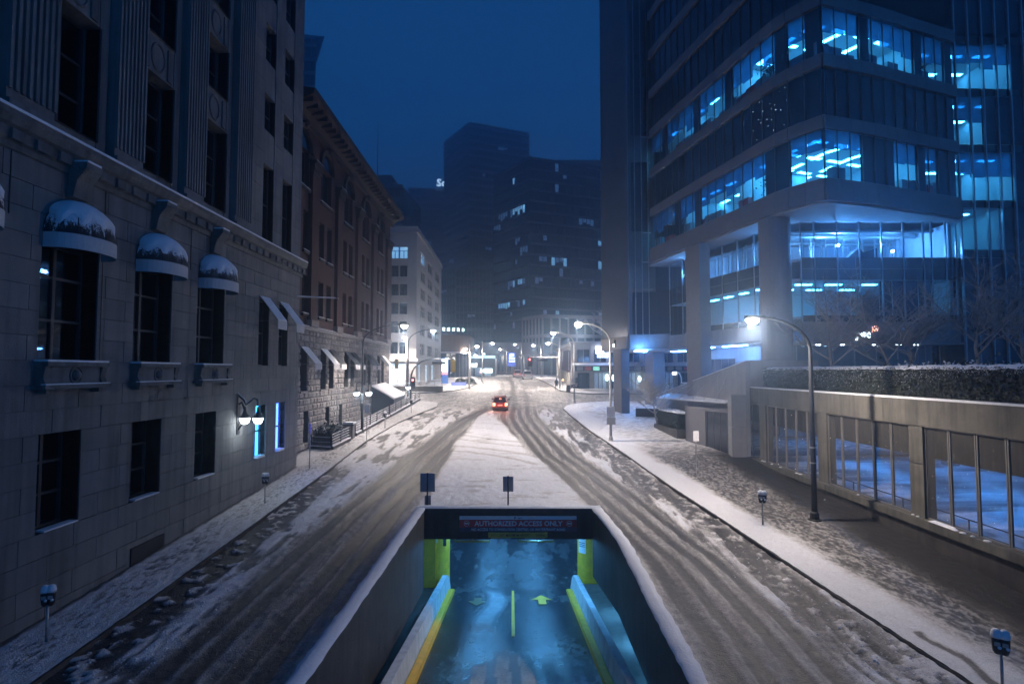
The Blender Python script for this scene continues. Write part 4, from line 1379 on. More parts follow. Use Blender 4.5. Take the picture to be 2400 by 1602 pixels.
# front balustrade facing the viewer with close bars
fr = railing((-16.6, 43.1), (-13.3, 42.2), 'low snow dusted balustrade facing the viewer at the alley', 1.0, .3, 2)
for i in range(26):
    s = (i + .5) / 26
    x, y_ = -16.6 + 3.3 * s, 43.1 - .9 * s
    piece('baluster', fr, x - .025, x + .025, y_ - .025, y_ + .025, gz(y_) + .4, gz(y_) + 1.05, M_black)
railing((-13.3, 42.2), (-12.95, 45.6), 'short stepped railing section left of the stone pillar')
railing((-13.05, 47.6), (-12.65, 58.6), 'long black railing in front of the lantern lit granite wall')
railing((-12.6, 58.9), (-12.05, 74.0), 'far black railing running up to the street corner')
pl = thing('stone_pillar', 'squat granite pillar with snowy urn between the railings', 'pillar', (-13.2, 46.5, gz(46.5)))
MB().box(-13.55, -12.85, 46.15, 46.85, gz(46) - .1, gz(46) + 1.25).build('shaft', M_granite, pl)
MB().box(-13.65, -12.75, 46.05, 46.95, gz(46) + 1.251, gz(46) + 1.4).build('cap', M_granite, pl)
MB().box(-13.6, -12.8, 46.1, 46.9, gz(46) + 1.401, gz(46) + 1.55).build('snow', M_snow, pl)
# planter with shrubs behind the balustrade
def leaf_cloud(b, n, gen, size, flat=False):
    for _ in range(n):
        p = gen()
        s = size * random.uniform(.6, 1.3)
        u = Vector((random.gauss(0, 1), random.gauss(0, 1), random.gauss(0, 1))).normalized()
        v = u.orthogonal().normalized() if not flat else u.cross(Vector((0, 0, 1))).normalized()
        w_ = u.cross(v)
        P = [Vector(p) + v * s, Vector(p) + w_ * s * .55, Vector(p) - v * s, Vector(p) - w_ * s * .55]
        b.add([tuple(q) for q in P], [(0, 1, 2, 3)])
pt = thing('planter', 'dark planter with dense green shrub behind the balustrade', 'planter', (-14.2, 44.5, gz(44.5)))
MB().box(-15.0, -13.5, 43.3, 46.0, gz(44) - .2, gz(44) + .85).build('box', M_concdark, pt)
lc = MB()
leaf_cloud(lc, 1500, lambda: (random.uniform(-14.95, -13.5), random.uniform(43.3, 46.0), gz(44) + .9 + abs(random.gauss(0, .28))), .11)
lc.build('foliage', M_hedge, pt)
sc_ = MB()
leaf_cloud(sc_, 220, lambda: (random.uniform(-14.9, -13.6), random.uniform(43.4, 45.9), gz(44) + 1.15 + abs(random.gauss(0, .25))), .08)
sc_.build('foliage_snow', M_snow, pt)
# lean-to shelter over the area stair
sh = thing('stair_shelter', 'dark lean-to stair shelter with snowy sloping roof at the granite wall', 'shelter', (-14, 63, gz(63)))
rf = [(-14.9, 60.5, 6.55), (-12.9, 62.5, 5.15), (-12.9, 69.0, 5.4), (-14.9, 67.0, 6.75)]
MB().solid(rf, (0, 0, .12)).build('roof', M_snow, sh)
MB().solid([(-14.9, 60.6, gz(60)), (-12.95, 62.5, gz(62)), (-12.95, 62.5, 5.1), (-14.9, 60.6, 6.5)], (.02, .08, 0)).build('side_wall', M_navy, sh)
MB().solid([(-12.98, 62.6, gz(62)), (-12.98, 68.8, gz(68)), (-12.98, 68.8, 5.3), (-12.98, 62.6, 5.1)], (.05, 0, 0)).build('front_wall', M_navy, sh)

# ------------------------------------------------------------------ parking meters
def meter_proto(twin=True):
    t = thing('parking_meter', '', 'parking meter', (0, 0, 0))
    MB().tube([(0, 0, -.05), (0, 0, 1.0)], .032, 10).build('post', M_steel, t, smooth=True)
    for sx in ((-.07, .075) if twin else (0,)):
        h = MB()
        prof = [(.055, .98), (.085, 1.05), (.10, 1.18), (.105, 1.30), (.10, 1.36)]
        h.lathe(prof, (sx, 0, 0), 10)
        h.lathe([(.10, 1.361), (.088, 1.43), (.05, 1.47), (.001, 1.48)], (sx, 0, 0), 10)
        ho = h.build('head', M_black, t, smooth=True)
        MB().lathe([(.112, 1.35), (.118, 1.40), (.10, 1.49), (.06, 1.535), (.001, 1.545)], (sx, 0, 0), 12).build('snow_cap', M_snow, ho, smooth=True)
        MB().box(sx - .055, sx + .055, -.112, -.098, 1.18, 1.27).build('coin_plate', M_steel, ho)
        MB().ball((sx + .04, -.1, 1.15), .04, 8, 5).build('snow_lump', M_snow, ho, smooth=True)
    return t
mp0 = meter_proto(True)
METERS = [(-12.8, 16.03, .46, 'snow capped twin parking meter in the lower left corner'),
          (-12.47, 29.07, 1.42, 'snow capped parking meter beside the stone wall below the lantern'),
          (11.2, 25.78, 1.34, 'snow capped twin parking meter left of the tall black lamp post'),
          (11.35, 13.55, .62, 'snow capped twin parking meter in the lower right corner'),
          (-11.44, 51.55, 3.05, 'snow topped parking meter in front of the long black railing'),
          (-10.94, 62.15, 3.63, 'parking meter nearest the street corner by the far railing')]
for i, (x, y_, z_, lab) in enumerate(METERS):
    o = mp0 if i == 0 else copy_tree(mp0)
    o.location = (x, y_, gz(y_) + KERB + .03)
    o.rotation_euler = (0, 0, (.4, .2, -.5, -.6, 1.2, 1.3)[i])
    o['label'] = lab; o['group'] = 'parking meters along the kerbs'
# plain sign posts
def sign_post(x, y_, h, w, hh, label, mplate, mpost=M_steel, rot=0.0, r=.03):
    z_ = gz(y_) + KERB
    t = thing('sign_post', label, 'sign', (x, y_, z_))
    MB().tube([(x, y_, z_ - .1), (x, y_, z_ + h)], r, 8).build('post', mpost, t)
    b = MB().box(-w / 2, w / 2, -.05, -.035, h - hh - .05, h - .02)
    b.xform(Matrix.Translation((x, y_, z_)) @ Matrix.Rotation(rot, 4, 'Z'))
    b.build('plate', mplate, t)
    MB().box(x - w / 2 * .9, x + w / 2 * .9, y_ - .05, y_ - .02, z_ + h - .02, z_ + h + .02).build('snow_cap', M_snow, t)
    return t
sign_post(11.1, 34.6, 2.75, .34, .55, 'pale rectangular sign on a thin post on the right pavement', M_signwhite)
sign_post(-11.5, 45.35, 2.9, .40, .60, 'white parking sign post in front of the short railing', M_signwhite)
sign_post(-12.9, 36.6, 2.9, .09, .55, 'thin post with narrow violet blue sign at the stone building corner', mat('blue_sign', (.08, .08, .5), .5, emit=(.15, .15, .9), es=.25, sample=False), r=.035)
POWER = 1.45
GLOW = .045
# ================================================================== STREET LAMPS
def davit(x, y_, dx, H, label, power, mpole, base_plate=True, r0=.11, lanterns=(), rise=1.55, dy=0.0, spot=144):
    z_ = gz(y_) + KERB
    t = thing('street_lamp', label, 'street lamp', (x, y_, z_), 'curved arm street lamps')
    h1 = H - rise
    path = [(x, y_, z_ - .1), (x, y_, z_ + 2.5), (x, y_, z_ + h1 * .75), (x, y_, z_ + h1)]
    rad = [r0, r0 * .9, r0 * .72, r0 * .62]
    N = 10
    for i in range(1, N + 1):
        a = (PI / 2) * i / N
        path.append((x + dx * .92 * (1 - math.cos(a)), y_ + dy * (1 - math.cos(a)), z_ + h1 + rise * math.sin(a)))
        rad.append(r0 * (.62 - .26 * i / N))
    MB().tube(path, rad, 10).build('pole', mpole, t, smooth=True)
    MB().lathe([(r0 * 2.2, -.05), (r0 * 2.2, .06), (r0 * 1.5, .10), (r0 * 1.35, .35), (r0, .42)], (x, y_, z_), 12).build('base', mpole, t)
    s = 1 if dx > 0 else -1
    hx, hz, hy = x + dx, z_ + H - .03, y_ + dy
    hb = MB()
    hb.solid([(hx - .42 * s, hy - .11, hz - .05), (hx + .40 * s, hy - .15, hz - .03), (hx + .44 * s, hy + .15, hz - .03), (hx - .42 * s, hy + .11, hz - .05)], (0, 0, .15))
    ho = hb.build('lamp_head', mpole, t)
    MB().lathe([(.001, -.26), (.17, -.21), (.27, -.07), (.28, 0)], (hx + .12 * s, hy, hz - .05), 14).build('lens', M_lens, ho, smooth=True)
    ld = bpy.data.lights.new('lamp_light', 'SPOT')
    ld.energy = POWER * power; ld.color = LAMP; ld.shadow_soft_size = .14; ld.spot_size = math.radians(spot); ld.spot_blend = .45
    lo = bpy.data.objects.new('lamp_light', ld); COL.objects.link(lo); lo.parent = t
    lo.location = (dx + .12 * s, dy, H - .30)
    point(t, (x + dx + .12 * s, hy, hz - .42), POWER * power * (GLOW if spot < 150 else .16), LAMP, .2, 'lamp_glow')
    for lx, lz in lanterns:
        b = MB().tube([(x, y_, z_ + lz + .75), (x + lx * .5, y_, z_ + lz + .95), (x + lx, y_, z_ + lz + .8), (x + lx, y_, z_ + lz + .4)], .035, 6)
        bo = b.build('lantern_arm', M_black, t)
        MB().lathe([(.04, .5), (.08, .3), (.18, .16), (.30, .08), (.31, .02)], (x + lx, y_, z_ + lz), 14).build('lantern_hood', M_black, bo, smooth=True)
        MB().lathe([(.28, .03), (.26, -.08), (.18, -.2), (.07, -.27), (.001, -.28)], (x + lx, y_, z_ + lz), 14).build('lantern_globe', M_globe, bo, smooth=True)
    if lanterns:
        point(t, (x, y_ - .5, z_ + lanterns[0][1] - .45), 90, (.85, .97, 1.0), .25)
    for zz in (2.6, 3.3):
        MB().lathe([(r0 * 1.05, 0), (r0 * 1.05, .06)], (x, y_, z_ + zz), 10).build('strap', M_steel, t)
    return t
davit(13.9, 26.5, -2.55, 9.35, 'tall black street lamp with dazzling head beside the concrete garage wall', 6000, M_black, r0=.14, spot=157)
davit(7.85, 45.5, -2.42, 9.4, 'pale curved street lamp on the right pavement before the columns', 9000, M_whitepole)
davit(-12.9, 49.2, 3.45, 9.35, 'dark curved street lamp with twin lanterns by the brick building', 9000, M_black, lanterns=((-.5, 3.45), (.55, 3.45)))
davit(-12.4, 68.0, 2.85, 9.15, 'dark curved street lamp at the left corner of the crossing', 9000, M_black, lanterns=((.02, 2.3),))
davit(7.75, 70.9, -2.5, 8.85, 'curved street lamp at the right corner carrying the arrow sign', 9000, M_whitepole)
def arm_lamp(x, y_, dx, H, label, power, r0=.10, over=.35, zb=None):
    z_ = gz(y_) + KERB
    t = thing('street_lamp', label, 'street lamp', (x, y_, z_), 'straight pole street lamps')
    MB().tube([(x, y_, z_ - .1), (x, y_, z_ + H + over)], [r0, r0 * .65], 10).build('pole', M_whitepole, t, smooth=True)
    path = []
    for i in range(7):
        s = i / 6
        path.append((x + dx * .9 * s, y_, z_ + H - .55 + .6 * math.sin(s * PI / 2)))
    MB().tube(path, .045, 8).build('arm', M_whitepole, t, smooth=True)
    s = 1 if dx > 0 else -1
    ho = MB().box(x + dx - .35, x + dx + .35, y_ - .13, y_ + .13, z_ + H - .02, z_ + H + .12).build('lamp_head', M_whitepole, t)
    MB().lathe([(.001, -.24), (.17, -.19), (.26, -.06), (.27, 0)], (x + dx, y_, z_ + H - .03), 14).build('lens', M_lens, ho, smooth=True)
    ld = bpy.data.lights.new('lamp_light', 'SPOT')
    ld.energy = POWER * power; ld.color = LAMP; ld.shadow_soft_size = .14; ld.spot_size = math.radians(146); ld.spot_blend = .45
    lo = bpy.data.objects.new('lamp_light', ld); COL.objects.link(lo); lo.parent = t
    lo.location = (dx, 0, H - .28)
    point(t, (x + dx, y_, z_ + H - .42), POWER * power * GLOW, LAMP, .25, 'lamp_glow')
    return t
arm_lamp(-5.3, 101, 1.8, 6.9, 'pale street lamp on the left kerb past the crossing', 7500)
arm_lamp(-6.7, 89.3, 1.2, 6.6, 'thin street lamp beside the far left shrubs', 6200, r0=.13)
arm_lamp(-11.2, 118, 1.6, 6.0, 'low far street lamp left of the lit shop sign', 3500)
arm_lamp(-1.3, 137, -1.6, 6.4, 'distant street lamp in front of the ribbed stone facade', 6200)
arm_lamp(2.5, 150, -1.7, 8.1, 'most distant street lamp beside the blue sign pylon', 6200)
arm_lamp(5.8, 114, -1.5, 6.6, 'street lamp right of the parked cars', 5500)
arm_lamp(7.4, 88.4, -1.8, 7.1, 'street lamp pole with the signal arm on the far right corner', 6000, r0=.14)
arm_lamp(-15.3, 82.8, -.35, 8.1, 'stout pale pole with a short lamp at the grey office corner', 6200, r0=.2, over=0)
arm_lamp(-7.9, 108, 1.0, 4.6, 'short far lamp glowing above the left shop sign', 1200)

# ------------------------------------------------------------------ traffic signals
def signal_head(parent, x, y_, z_, facing, lit, body=M_black, housing=None):
    # facing: -1 towards the viewer, +1 away
    b = MB().box(x - .17, x + .17, y_ - .1, y_ + .1, z_ - .55, z_ + .55)
    o = b.build('signal_head', housing or body, parent)
    MB().box(x - .30, x + .30, y_ + .1 * -facing * 0 - .012 + .02, y_ + .02 + .01, z_ - .72, z_ + .72).build('backplate', housing or body, o)
    if facing < 0:
        for i, zz in enumerate((.34, 0, -.34)):
            MB().lathe([(.001, 0), (.11, 0)], (0, 0, 0), 12).xform(Matrix.Translation((x, y_ - .112, z_ + zz)) @ Matrix.Rotation(PI / 2, 4, 'X')).build('lens', M_red if (i == 0 and lit) else M_dark, o)
            MB().lathe([(.13, 0), (.13, .16)], (0, 0, 0), 12, 0, PI).xform(Matrix.Translation((x, y_ - .1, z_ + zz)) @ Matrix.Rotation(PI / 2, 4, 'X')).build('visor', M_black, o)
    return o
ts = thing('traffic_signal', 'curved mast arm with yellow signal box over the crossing from the left corner', 'traffic signal', (-12.15, 68.4, gz(68)))
pth = [(-12.15, 68.4, gz(68)), (-12.15, 68.4, gz(68) + 3.4)]
for i in range(1, 9):
    a = PI / 2 * i / 8
    pth.append((-12.15 + 2.4 * (1 - math.cos(a)), 68.4, gz(68) + 3.4 + 2.35 * math.sin(a)))
pth.append((-6.9, 68.4, gz(68) + 5.78))
MB().tube(pth, [.11, .11] + [.10 - .004 * i for i in range(8)] + [.05], 9).build('mast', M_black, ts, smooth=True)
MB().tube([(-9.6, 68.4, gz(68) + 5.84), (-6.95, 68.4, gz(68) + 5.84)], .05, 6).build('mast_snow', M_snow, ts)
M_sigyel = mat('signal_yellow', (.42, .30, .05), .6, var=.25, scale=5)
signal_head(ts, -7.05, 68.5, gz(68) + 4.95, 1, False, housing=M_sigyel)
so = signal_head(ts, -11.85, 68.1, gz(68) + 2.95, -1, True)
MB().box(-9.6, -7.95, 68.36, 68.39, gz(68) + 5.2, gz(68) + 5.5).build('street_name_plate', M_print, ts)
point(ts, (-11.85, 67.4, gz(68) + 3.3), 8, (1, .1, .1), .1)
ts2 = thing('traffic_signal', 'red signal on a straight snowy arm at the far right corner', 'traffic signal', (7.4, 88.0, gz(88)))
MB().tube([(7.35, 88.0, gz(88) + 5.0), (2.6, 88.0, gz(88) + 5.05)], [.08, .05], 8).build('mast', M_whitepole, ts2)
MB().tube([(7.2, 88.0, gz(88) + 5.09), (2.7, 88.0, gz(88) + 5.12)], .04, 6).build('mast_snow', M_snow, ts2)
MB().box(4.0, 5.5, 87.95, 87.98, gz(88) + 4.45, gz(88) + 4.8).build('street_name_plate', M_print, ts2)
signal_head(ts2, 2.75, 88.0, gz(88) + 4.35, -1, True)
point(ts2, (2.75, 87.2, gz(88) + 4.7), 14, (1, .1, .1), .1)
ts3 = thing('traffic_signal', 'yellow signal box on a side bracket of the stout pale pole', 'traffic signal', (-15.3, 82.6, gz(82) + 5))
MB().tube([(-15.2, 82.6, gz(82) + 5.3), (-16.9, 82.6, gz(82) + 5.35)], .05, 6).build('bracket', M_whitepole, ts3)
signal_head(ts3, -16.75, 82.6, gz(82) + 4.4, 1, False, housing=M_sigyel)
ts4 = thing('traffic_signal', 'small red signal glowing low at the far left kerb', 'traffic signal', (-6.6, 119, gz(119)))
MB().tube([(-6.6, 119, gz(119)), (-6.6, 119, gz(119) + 1.2)], .05, 6).build('post', M_black, ts4)
MB().ball((-6.6, 118.8, gz(119) + 1.25), .13).build('lens', M_red, ts4, smooth=True)
ts5 = thing('traffic_signal', 'green signal glowing high over the far street', 'traffic signal', (-5.9, 121, gz(121)))
MB().tube([(-5.9, 121.2, gz(121)), (-5.9, 121.2, gz(121) + 5.2)], .05, 6).build('post', M_black, ts5)
MB().ball((-5.9, 121, gz(121) + 5.0), .22).build('lens', emis('green_signal', (.35, 1.0, .75), 6), ts5, smooth=True)
# pedestrian signal and arrow plate on the right corner lamp
pd = thing('pedestrian_signal', 'grey pedestrian signal boxes and black arrow plate on the right corner pole', 'pedestrian signal', (7.75, 70.6, gz(71) + 2))
zb = gz(71) + KERB
MB().box(7.35, 7.75, 70.35, 70.65, zb + 2.55, zb + 3.15).build('signal_box', M_steel, pd)
MB().box(7.85, 8.2, 70.4, 70.7, zb + 2.5, zb + 3.2).build('signal_box', M_black, pd)
ap = MB().box(7.3, 8.2, 70.3, 70.33, zb + 1.95, zb + 2.35).build('arrow_plate', M_print, pd)
MB().solid([(7.45, 70.29, zb + 2.03), (7.52, 70.29, zb + 2.03), (7.6, 70.29, zb + 2.17), (7.85, 70.29, zb + 2.17), (7.85, 70.29, zb + 2.10), (8.08, 70.29, zb + 2.2), (7.85, 70.29, zb + 2.30), (7.85, 70.29, zb + 2.23), (7.56, 70.29, zb + 2.23)], (0, .008, 0)).build('arrow', M_signwhite, ap)
# plates on the right pavement lamp
cp = thing('cabinet_sign', 'pair of pale plates strapped to the curved lamp on the right pavement', 'sign', (7.85, 45.2, gz(45) + 2))
zb = gz(45.5) + KERB
MB().box(7.5, 8.15, 45.28, 45.33, zb + 1.95, zb + 2.75).build('upper_plate', M_signwhite, cp)
MB().box(7.5, 8.2, 45.25, 45.34, zb + 1.35, zb + 1.9).build('lower_plate', M_whitepole, cp)

# ------------------------------------------------------------------ cars
def car(x, y_, label, body_m, lit=False, w=1.76, L=4.4, h=1.50, snow=True, rot=0.0, suv=False):
    z_ = gz(y_) + .03
    pitch = math.atan2(gz(y_ + 2) - gz(y_ - 2), 4)
    M = Matrix.Translation((x, y_, z_)) @ Matrix.Rotation(rot, 4, 'Z') @ Matrix.Rotation(pitch, 4, 'X')
    t = thing('parked_car' if not lit else 'car', label, 'car', (x, y_, z_))
    hw = w / 2
    # stations from rear (-Y) to front: y, belt half width, sill z, belt z
    st = [(-2.12, .80, .42, .86), (-2.18, .93, .32, .95), (-1.9, .98, .24, .98), (-1.2, 1.0, .22, .96), (0, 1.0, .22, .95), (1.2, 1.0, .22, .93), (1.75, .97, .25, .80), (2.12, .90, .32, .70), (2.22, .72, .40, .58)]
    if suv:
        st = [(a, b, c + .06, d + .12) for a, b, c, d in st]
    b = MB()
    n = 0
    for yy, fw, zs, zb_ in st:
        W = hw * fw
        yy = yy * L / 4.4
        ring = [(-W * .92, yy, zs), (-W, yy, zs + .2), (-W, yy, zb_ - .1), (-W * .93, yy, zb_), (W * .93, yy, zb_), (W, yy, zb_ - .1), (W, yy, zs + .2), (W * .92, yy, zs)]
        b.v += ring
        if n:
            k = n * 8
            for q in range(8):
                b.f.append((k - 8 + q, k - 8 + (q + 1) % 8, k + (q + 1) % 8, k + q))
        n += 1
    b.f.append(tuple(range(8))[::-1]); b.f.append(tuple(range((n - 1) * 8, n * 8)))
    # roof and pillars
    zr = h
    rb = (-1.35, -1.75)[suv] * L / 4.4
    R = [(-hw * .70, rb, zr - .05), (hw * .70, rb, zr - .05), (hw * .74, -.2, zr), (hw * .70, .55, zr - .06), (-hw * .70, .55, zr - .06), (-hw * .74, -.2, zr)]
    b.solid([R[i] for i in (0, 1, 2, 3, 4, 5)], (0, 0, .05))
    bz = st[3][3] - .01
    for sx in (-1, 1):
        b.tube([(sx * hw * .72, rb + .02, zr - .03), (sx * hw * .88, (-1.98 if not suv else -2.05) * L / 4.4, bz)], .06, 5)
        b.tube([(sx * hw * .73, -.25, zr), (sx * hw * .92, -.3, bz)], .045, 5)
        b.tube([(sx * hw * .70, .53, zr - .04), (sx * hw * .88, 1.45 * L / 4.4, bz - .05)], .05, 5)
    b.xform(M); b.build('body', body_m, t, smooth=False)
    yr = (-1.95 if not suv else -2.02) * L / 4.4
    gw = MB()
    gw.add([(-hw * .68, rb, zr - .04), (hw * .68, rb, zr - .04), (hw * .84, yr, bz), (-hw * .84, yr, bz)], [(3, 2, 1, 0)])
    gw.xform(M).build('rear_window', M_spandrel, t)
    MB().add([(-hw * .66, .56, zr - .07), (hw * .66, .56, zr - .07), (hw * .82, 1.45 * L / 4.4, bz), (-hw * .82, 1.45 * L / 4.4, bz)], [(0, 1, 2, 3)]).xform(M).build('windscreen', M_spandrel, t)
    for sx in (-1, 1):
        MB().add([(sx * hw * .72, rb, zr - .05), (sx * hw * .74, -.2, zr - .02), (sx * hw * .69, .54, zr - .08), (sx * hw * .87, 1.4 * L / 4.4, bz), (sx * hw * .9, yr, bz)], [(0, 1, 2, 3, 4)]).xform(M).build('side_window', M_spandrel, t)
        MB().box(sx * (hw + .1) - .1, sx * (hw + .1) + .1, .78, .86, bz + .02, bz + .16).xform(M).build('wing_mirror', M_black, t)
        for yy in (-1.32, 1.36):
            wv = MB().lathe([(.19, -.1), (.30, -.1), (.33, -.06), (.33, .06), (.30, .1), (.19, .1)], (0, 0, 0), 16).xform(M @ Matrix.Translation((sx * (hw - .1), yy * L / 4.4, .33)) @ Matrix.Rotation(PI / 2, 4, 'Y'))
            wo = wv.build('wheel', M_black, t)
            MB().lathe([(.001, .09), (.18, .08), (.19, -.08), (.001, -.09)], (0, 0, 0), 12).xform(M @ Matrix.Translation((sx * (hw - .1), yy * L / 4.4, .33)) @ Matrix.Rotation(PI / 2, 4, 'Y')).build('rim', M_steel, wo)
        MB().box(sx * hw * .78 - .13, sx * hw * .78 + .13, -2.25 * L / 4.4, -2.17 * L / 4.4, bz - .32, bz - .02).xform(M).build('tail_light', M_tail if lit else M_signred, t)
        if lit:
            MB().box(sx * hw * .6 - .10, sx * hw * .6 + .10, -2.245 * L / 4.4, -2.2 * L / 4.4, .38, .46).xform(M).build('reflector', M_signred, t)
    MB().box(-.26, .26, -2.26 * L / 4.4, -2.215 * L / 4.4, .62, .76).xform(M).build('licence_plate', M_signwhite, t)
    MB().box(-hw * .9, hw * .9, -2.27 * L / 4.4, -2.1 * L / 4.4, .30, .48).xform(M).build('bumper', M_black if lit else body_m, t)
    if snow:
        s_ = MB()
        s_.solid([(q[0] * .95, q[1], q[2] + .052) for q in R], (0, 0, .07))
        s_.xform(M).build('roof_snow', M_snow, t)
    if lit:
        MB().box(-.12, .12, -1.62, -1.56, zr - .16, zr - .12).xform(M).build('brake_light', M_tail, t)
        for sx in (-1, 1):
            p = M @ Vector((sx * hw * .8, -2.75, .75))
            point(t, p, 55, (1, .22, .10), .12)
    return t
M_carred = mat('red_car_paint', (.16, .018, .02), .3, var=.1)
M_carwhite = mat('white_car_paint', (.62, .62, .62), .35, var=.06)
M_carpale = mat('snowy_red_paint', (.45, .30, .31), .6, var=.25, scale=4)
car(-1.35, 66.9, 'red hatchback driving away with glowing tail lights at the crossing', M_carred, True, snow=False)
car(3.0, 111.8, 'white parked car with snowy roof in the far street', M_carwhite, w=1.85, h=1.62, suv=True)
car(1.2, 123.5, 'snow dusted reddish parked car left of the white one', M_carpale, w=1.78)

# ------------------------------------------------------------------ pedestrian
def pedestrian(x, y_):
    z_ = gz(y_) + KERB + .02
    me = bpy.data.meshes.new('person')
    J = [(0, 0, .95), (0, 0, 1.2), (0, 0, 1.45), (0, 0, 1.55), (0, .02, 1.68), (-.2, 0, 1.42), (-.27, .03, 1.15), (-.22, -.12, .95), (.2, 0, 1.42), (.27, .03, 1.15), (.22, -.12, .95), (-.1, 0, .88), (-.12, -.1, .48), (-.12, .05, .06), (-.12, -.14, .03), (.1, 0, .88), (.12, .14, .48), (.12, .22, .06), (.12, .06, .03)]
    R = [.17, .18, .17, .06, .10, .08, .06, .04, .08, .06, .04, .11, .075, .05, .045, .11, .075, .05, .045]
    E_ = [(0, 1), (1, 2), (2, 3), (3, 4), (2, 5), (5, 6), (6, 7), (2, 8), (8, 9), (9, 10), (0, 11), (11, 12), (12, 13), (13, 14), (0, 15), (15, 16), (16, 17), (17, 18)]
    me.from_pydata(J, E_, [])
    me.materials.append(M_navy)
    o = link('person', me)
    o.location = (x, y_, z_)
    md = o.modifiers.new('skin', 'SKIN')
    for i, r in enumerate(R):
        me.skin_vertices[0].data[i].radius = (r, r)
    me.skin_vertices[0].data[0].use_root = True
    md2 = o.modifiers.new('sub', 'SUBSURF'); md2.levels = 1; md2.render_levels = 1
    tag(o, 'person in dark winter clothes standing on the far right corner', 'person')
    hb = MB().ball((0, .02, 1.74), .115, 10, 7, 1.05)
    ho = hb.build('hair', M_print, o.parent)
    ho.parent = o
pedestrian(6.75, 86.6)
wb = thing('sandwich_board', 'dark framed sandwich board on the far right pavement', 'sign', (8.3, 83.9, gz(84)))
zb = gz(84) + KERB
for s in (-1, 1):
    MB().solid([(8.0, 83.9 + s * .3, zb), (8.55, 83.9 + s * .3, zb), (8.55, 83.9 + s * .03, zb + 1.0), (8.0, 83.9 + s * .03, zb + 1.0)], (0, .03, 0)).build('panel', M_print, wb)
# ================================================================== CONCRETE GARAGE WALL (right)
GX = 16.7
GY0, GY1 = 8.0, 40.2
pg = thing('parking_garage', 'weathered concrete parking garage with mesh panels over a dark plinth', 'garage', (GX + 6, 25, gz(25)))
MB().box(GX - .02, GX + .5, GY0, GY1, 5.97, 7.05).build('fascia', M_conc, pg)
MB().box(GX + .0, GX + .45, GY0, GY1 - .05, 7.051, 7.12).build('fascia_snow', M_snow, pg)
MB().box(GX - .0, GX + .5, GY0, GY1, -.2, 1.92).build('plinth', M_concdark, pg)
MB().box(GX - .16, GX + .5, GY0, GY1, 1.921, 2.25).build('ledge', M_conc, pg)
MB().box(GX - .24, GX - .002, GY0, GY1, -.5, .78).build('footing', M_concdark, pg)
lz = MB()
for _ in range(16):
    yy = random.uniform(15, 39.5); xx = GX - random.uniform(.0, .1)
    s = random.uniform(.06, .13)
    lz.lathe([(s, 0), (s * .8, .03), (.001, .05)], (xx + .02, yy, 2.252), 8)
lz.build('ledge_snow', M_snow, pg, smooth=True, kind='stuff')
MB().add([(GX - .14, 21.6, 2.256), (GX + .0, 21.6, 2.256), (GX + .0, 23.0, 2.256), (GX - .14, 23.0, 2.256), (GX - .1, 21.8, 2.32), (GX + .0, 21.8, 2.34), (GX + .0, 22.8, 2.34), (GX - .1, 22.8, 2.32)], [(0, 1, 5, 4), (1, 2, 6, 5), (2, 3, 7, 6), (3, 0, 4, 7), (4, 5, 6, 7)]).build('snow_heap', M_snow, pg)
def mesh_mat():
    m = bpy.data.materials.new('steel_mesh'); m.use_nodes = True
    nt = m.node_tree; bs = nt.nodes['Principled BSDF']
    bs.inputs['Base Color'].default_value = (.16, .15, .135, 1); bs.inputs['Roughness'].default_value = .6; bs.inputs['Metallic'].default_value = .2
    tr = nt.nodes.new('ShaderNodeBsdfTransparent'); mx = nt.nodes.new('ShaderNodeMixShader')
    geo = nt.nodes.new('ShaderNodeNewGeometry')
    ch = nt.nodes.new('ShaderNodeTexNoise'); ch.inputs['Scale'].default_value = 3.0; ch.inputs['Detail'].default_value = 3
    nt.links.new(geo.outputs['Position'], ch.inputs['Vector'])
    mr = nt.nodes.new('ShaderNodeMapRange'); mr.inputs['From Min'].default_value = .3; mr.inputs['From Max'].default_value = .7
    mr.inputs['To Min'].default_value = .30; mr.inputs['To Max'].default_value = .40
    nt.links.new(ch.outputs[0], mr.inputs['Value'])
    nt.links.new(mr.outputs[0], mx.inputs[0])
    nt.links.new(tr.outputs[0], mx.inputs[1]); nt.links.new(bs.outputs[0], mx.inputs[2])
    nt.links.new(mx.outputs[0], nt.nodes['Material Output'].inputs[0])
    return m
M_mesh = mesh_mat()
M_meshframe = mat('mesh_frame', (.22, .205, .18), .5, metal=.3, var=.2)
posts = [(38.65, 37.7), (31.35, 30.45), (24.15, 23.35), (16.9, 16.0)]
for a, b in posts:
    piece('post', pg, GX + .02, GX + .5, b, a, 2.251, 5.969, M_conc)
    piece('post_joint', pg, GX + .008, GX + .3, b + .01, a - .01, 4.42, 4.445, M_black)
def mesh_panel(ya, yb):
    f = MB()
    t = .05
    f.box(GX + .10, GX + .17, ya + .02, ya + .02 + t, 2.27, 5.95).box(GX + .10, GX + .17, yb - .02 - t, yb - .02, 2.27, 5.95)
    f.box(GX + .10, GX + .17, ya + .02 + t, yb - .02 - t, 2.27, 2.27 + t).box(GX + .10, GX + .17, ya + .02 + t, yb - .02 - t, 5.95 - t, 5.95)
    fo = f.build('mesh_panel', M_meshframe, pg)
    MB().quad((GX + .135, ya + .06, 2.31), (GX + .135, yb - .06, 2.31), (GX + .135, yb - .06, 5.91), (GX + .135, ya + .06, 5.91)).build('wire_mesh', M_mesh, fo)
edges = [(38.65, 40.1, 1), (31.35, 37.7, 5), (24.15, 30.45, 5), (16.9, 23.35, 5), (10, 16.0, 4)]
for a, b, n_ in edges:
    for i in range(n_):
        mesh_panel(a + (b - a) * i / n_, a + (b - a) * (i + 1) / n_)
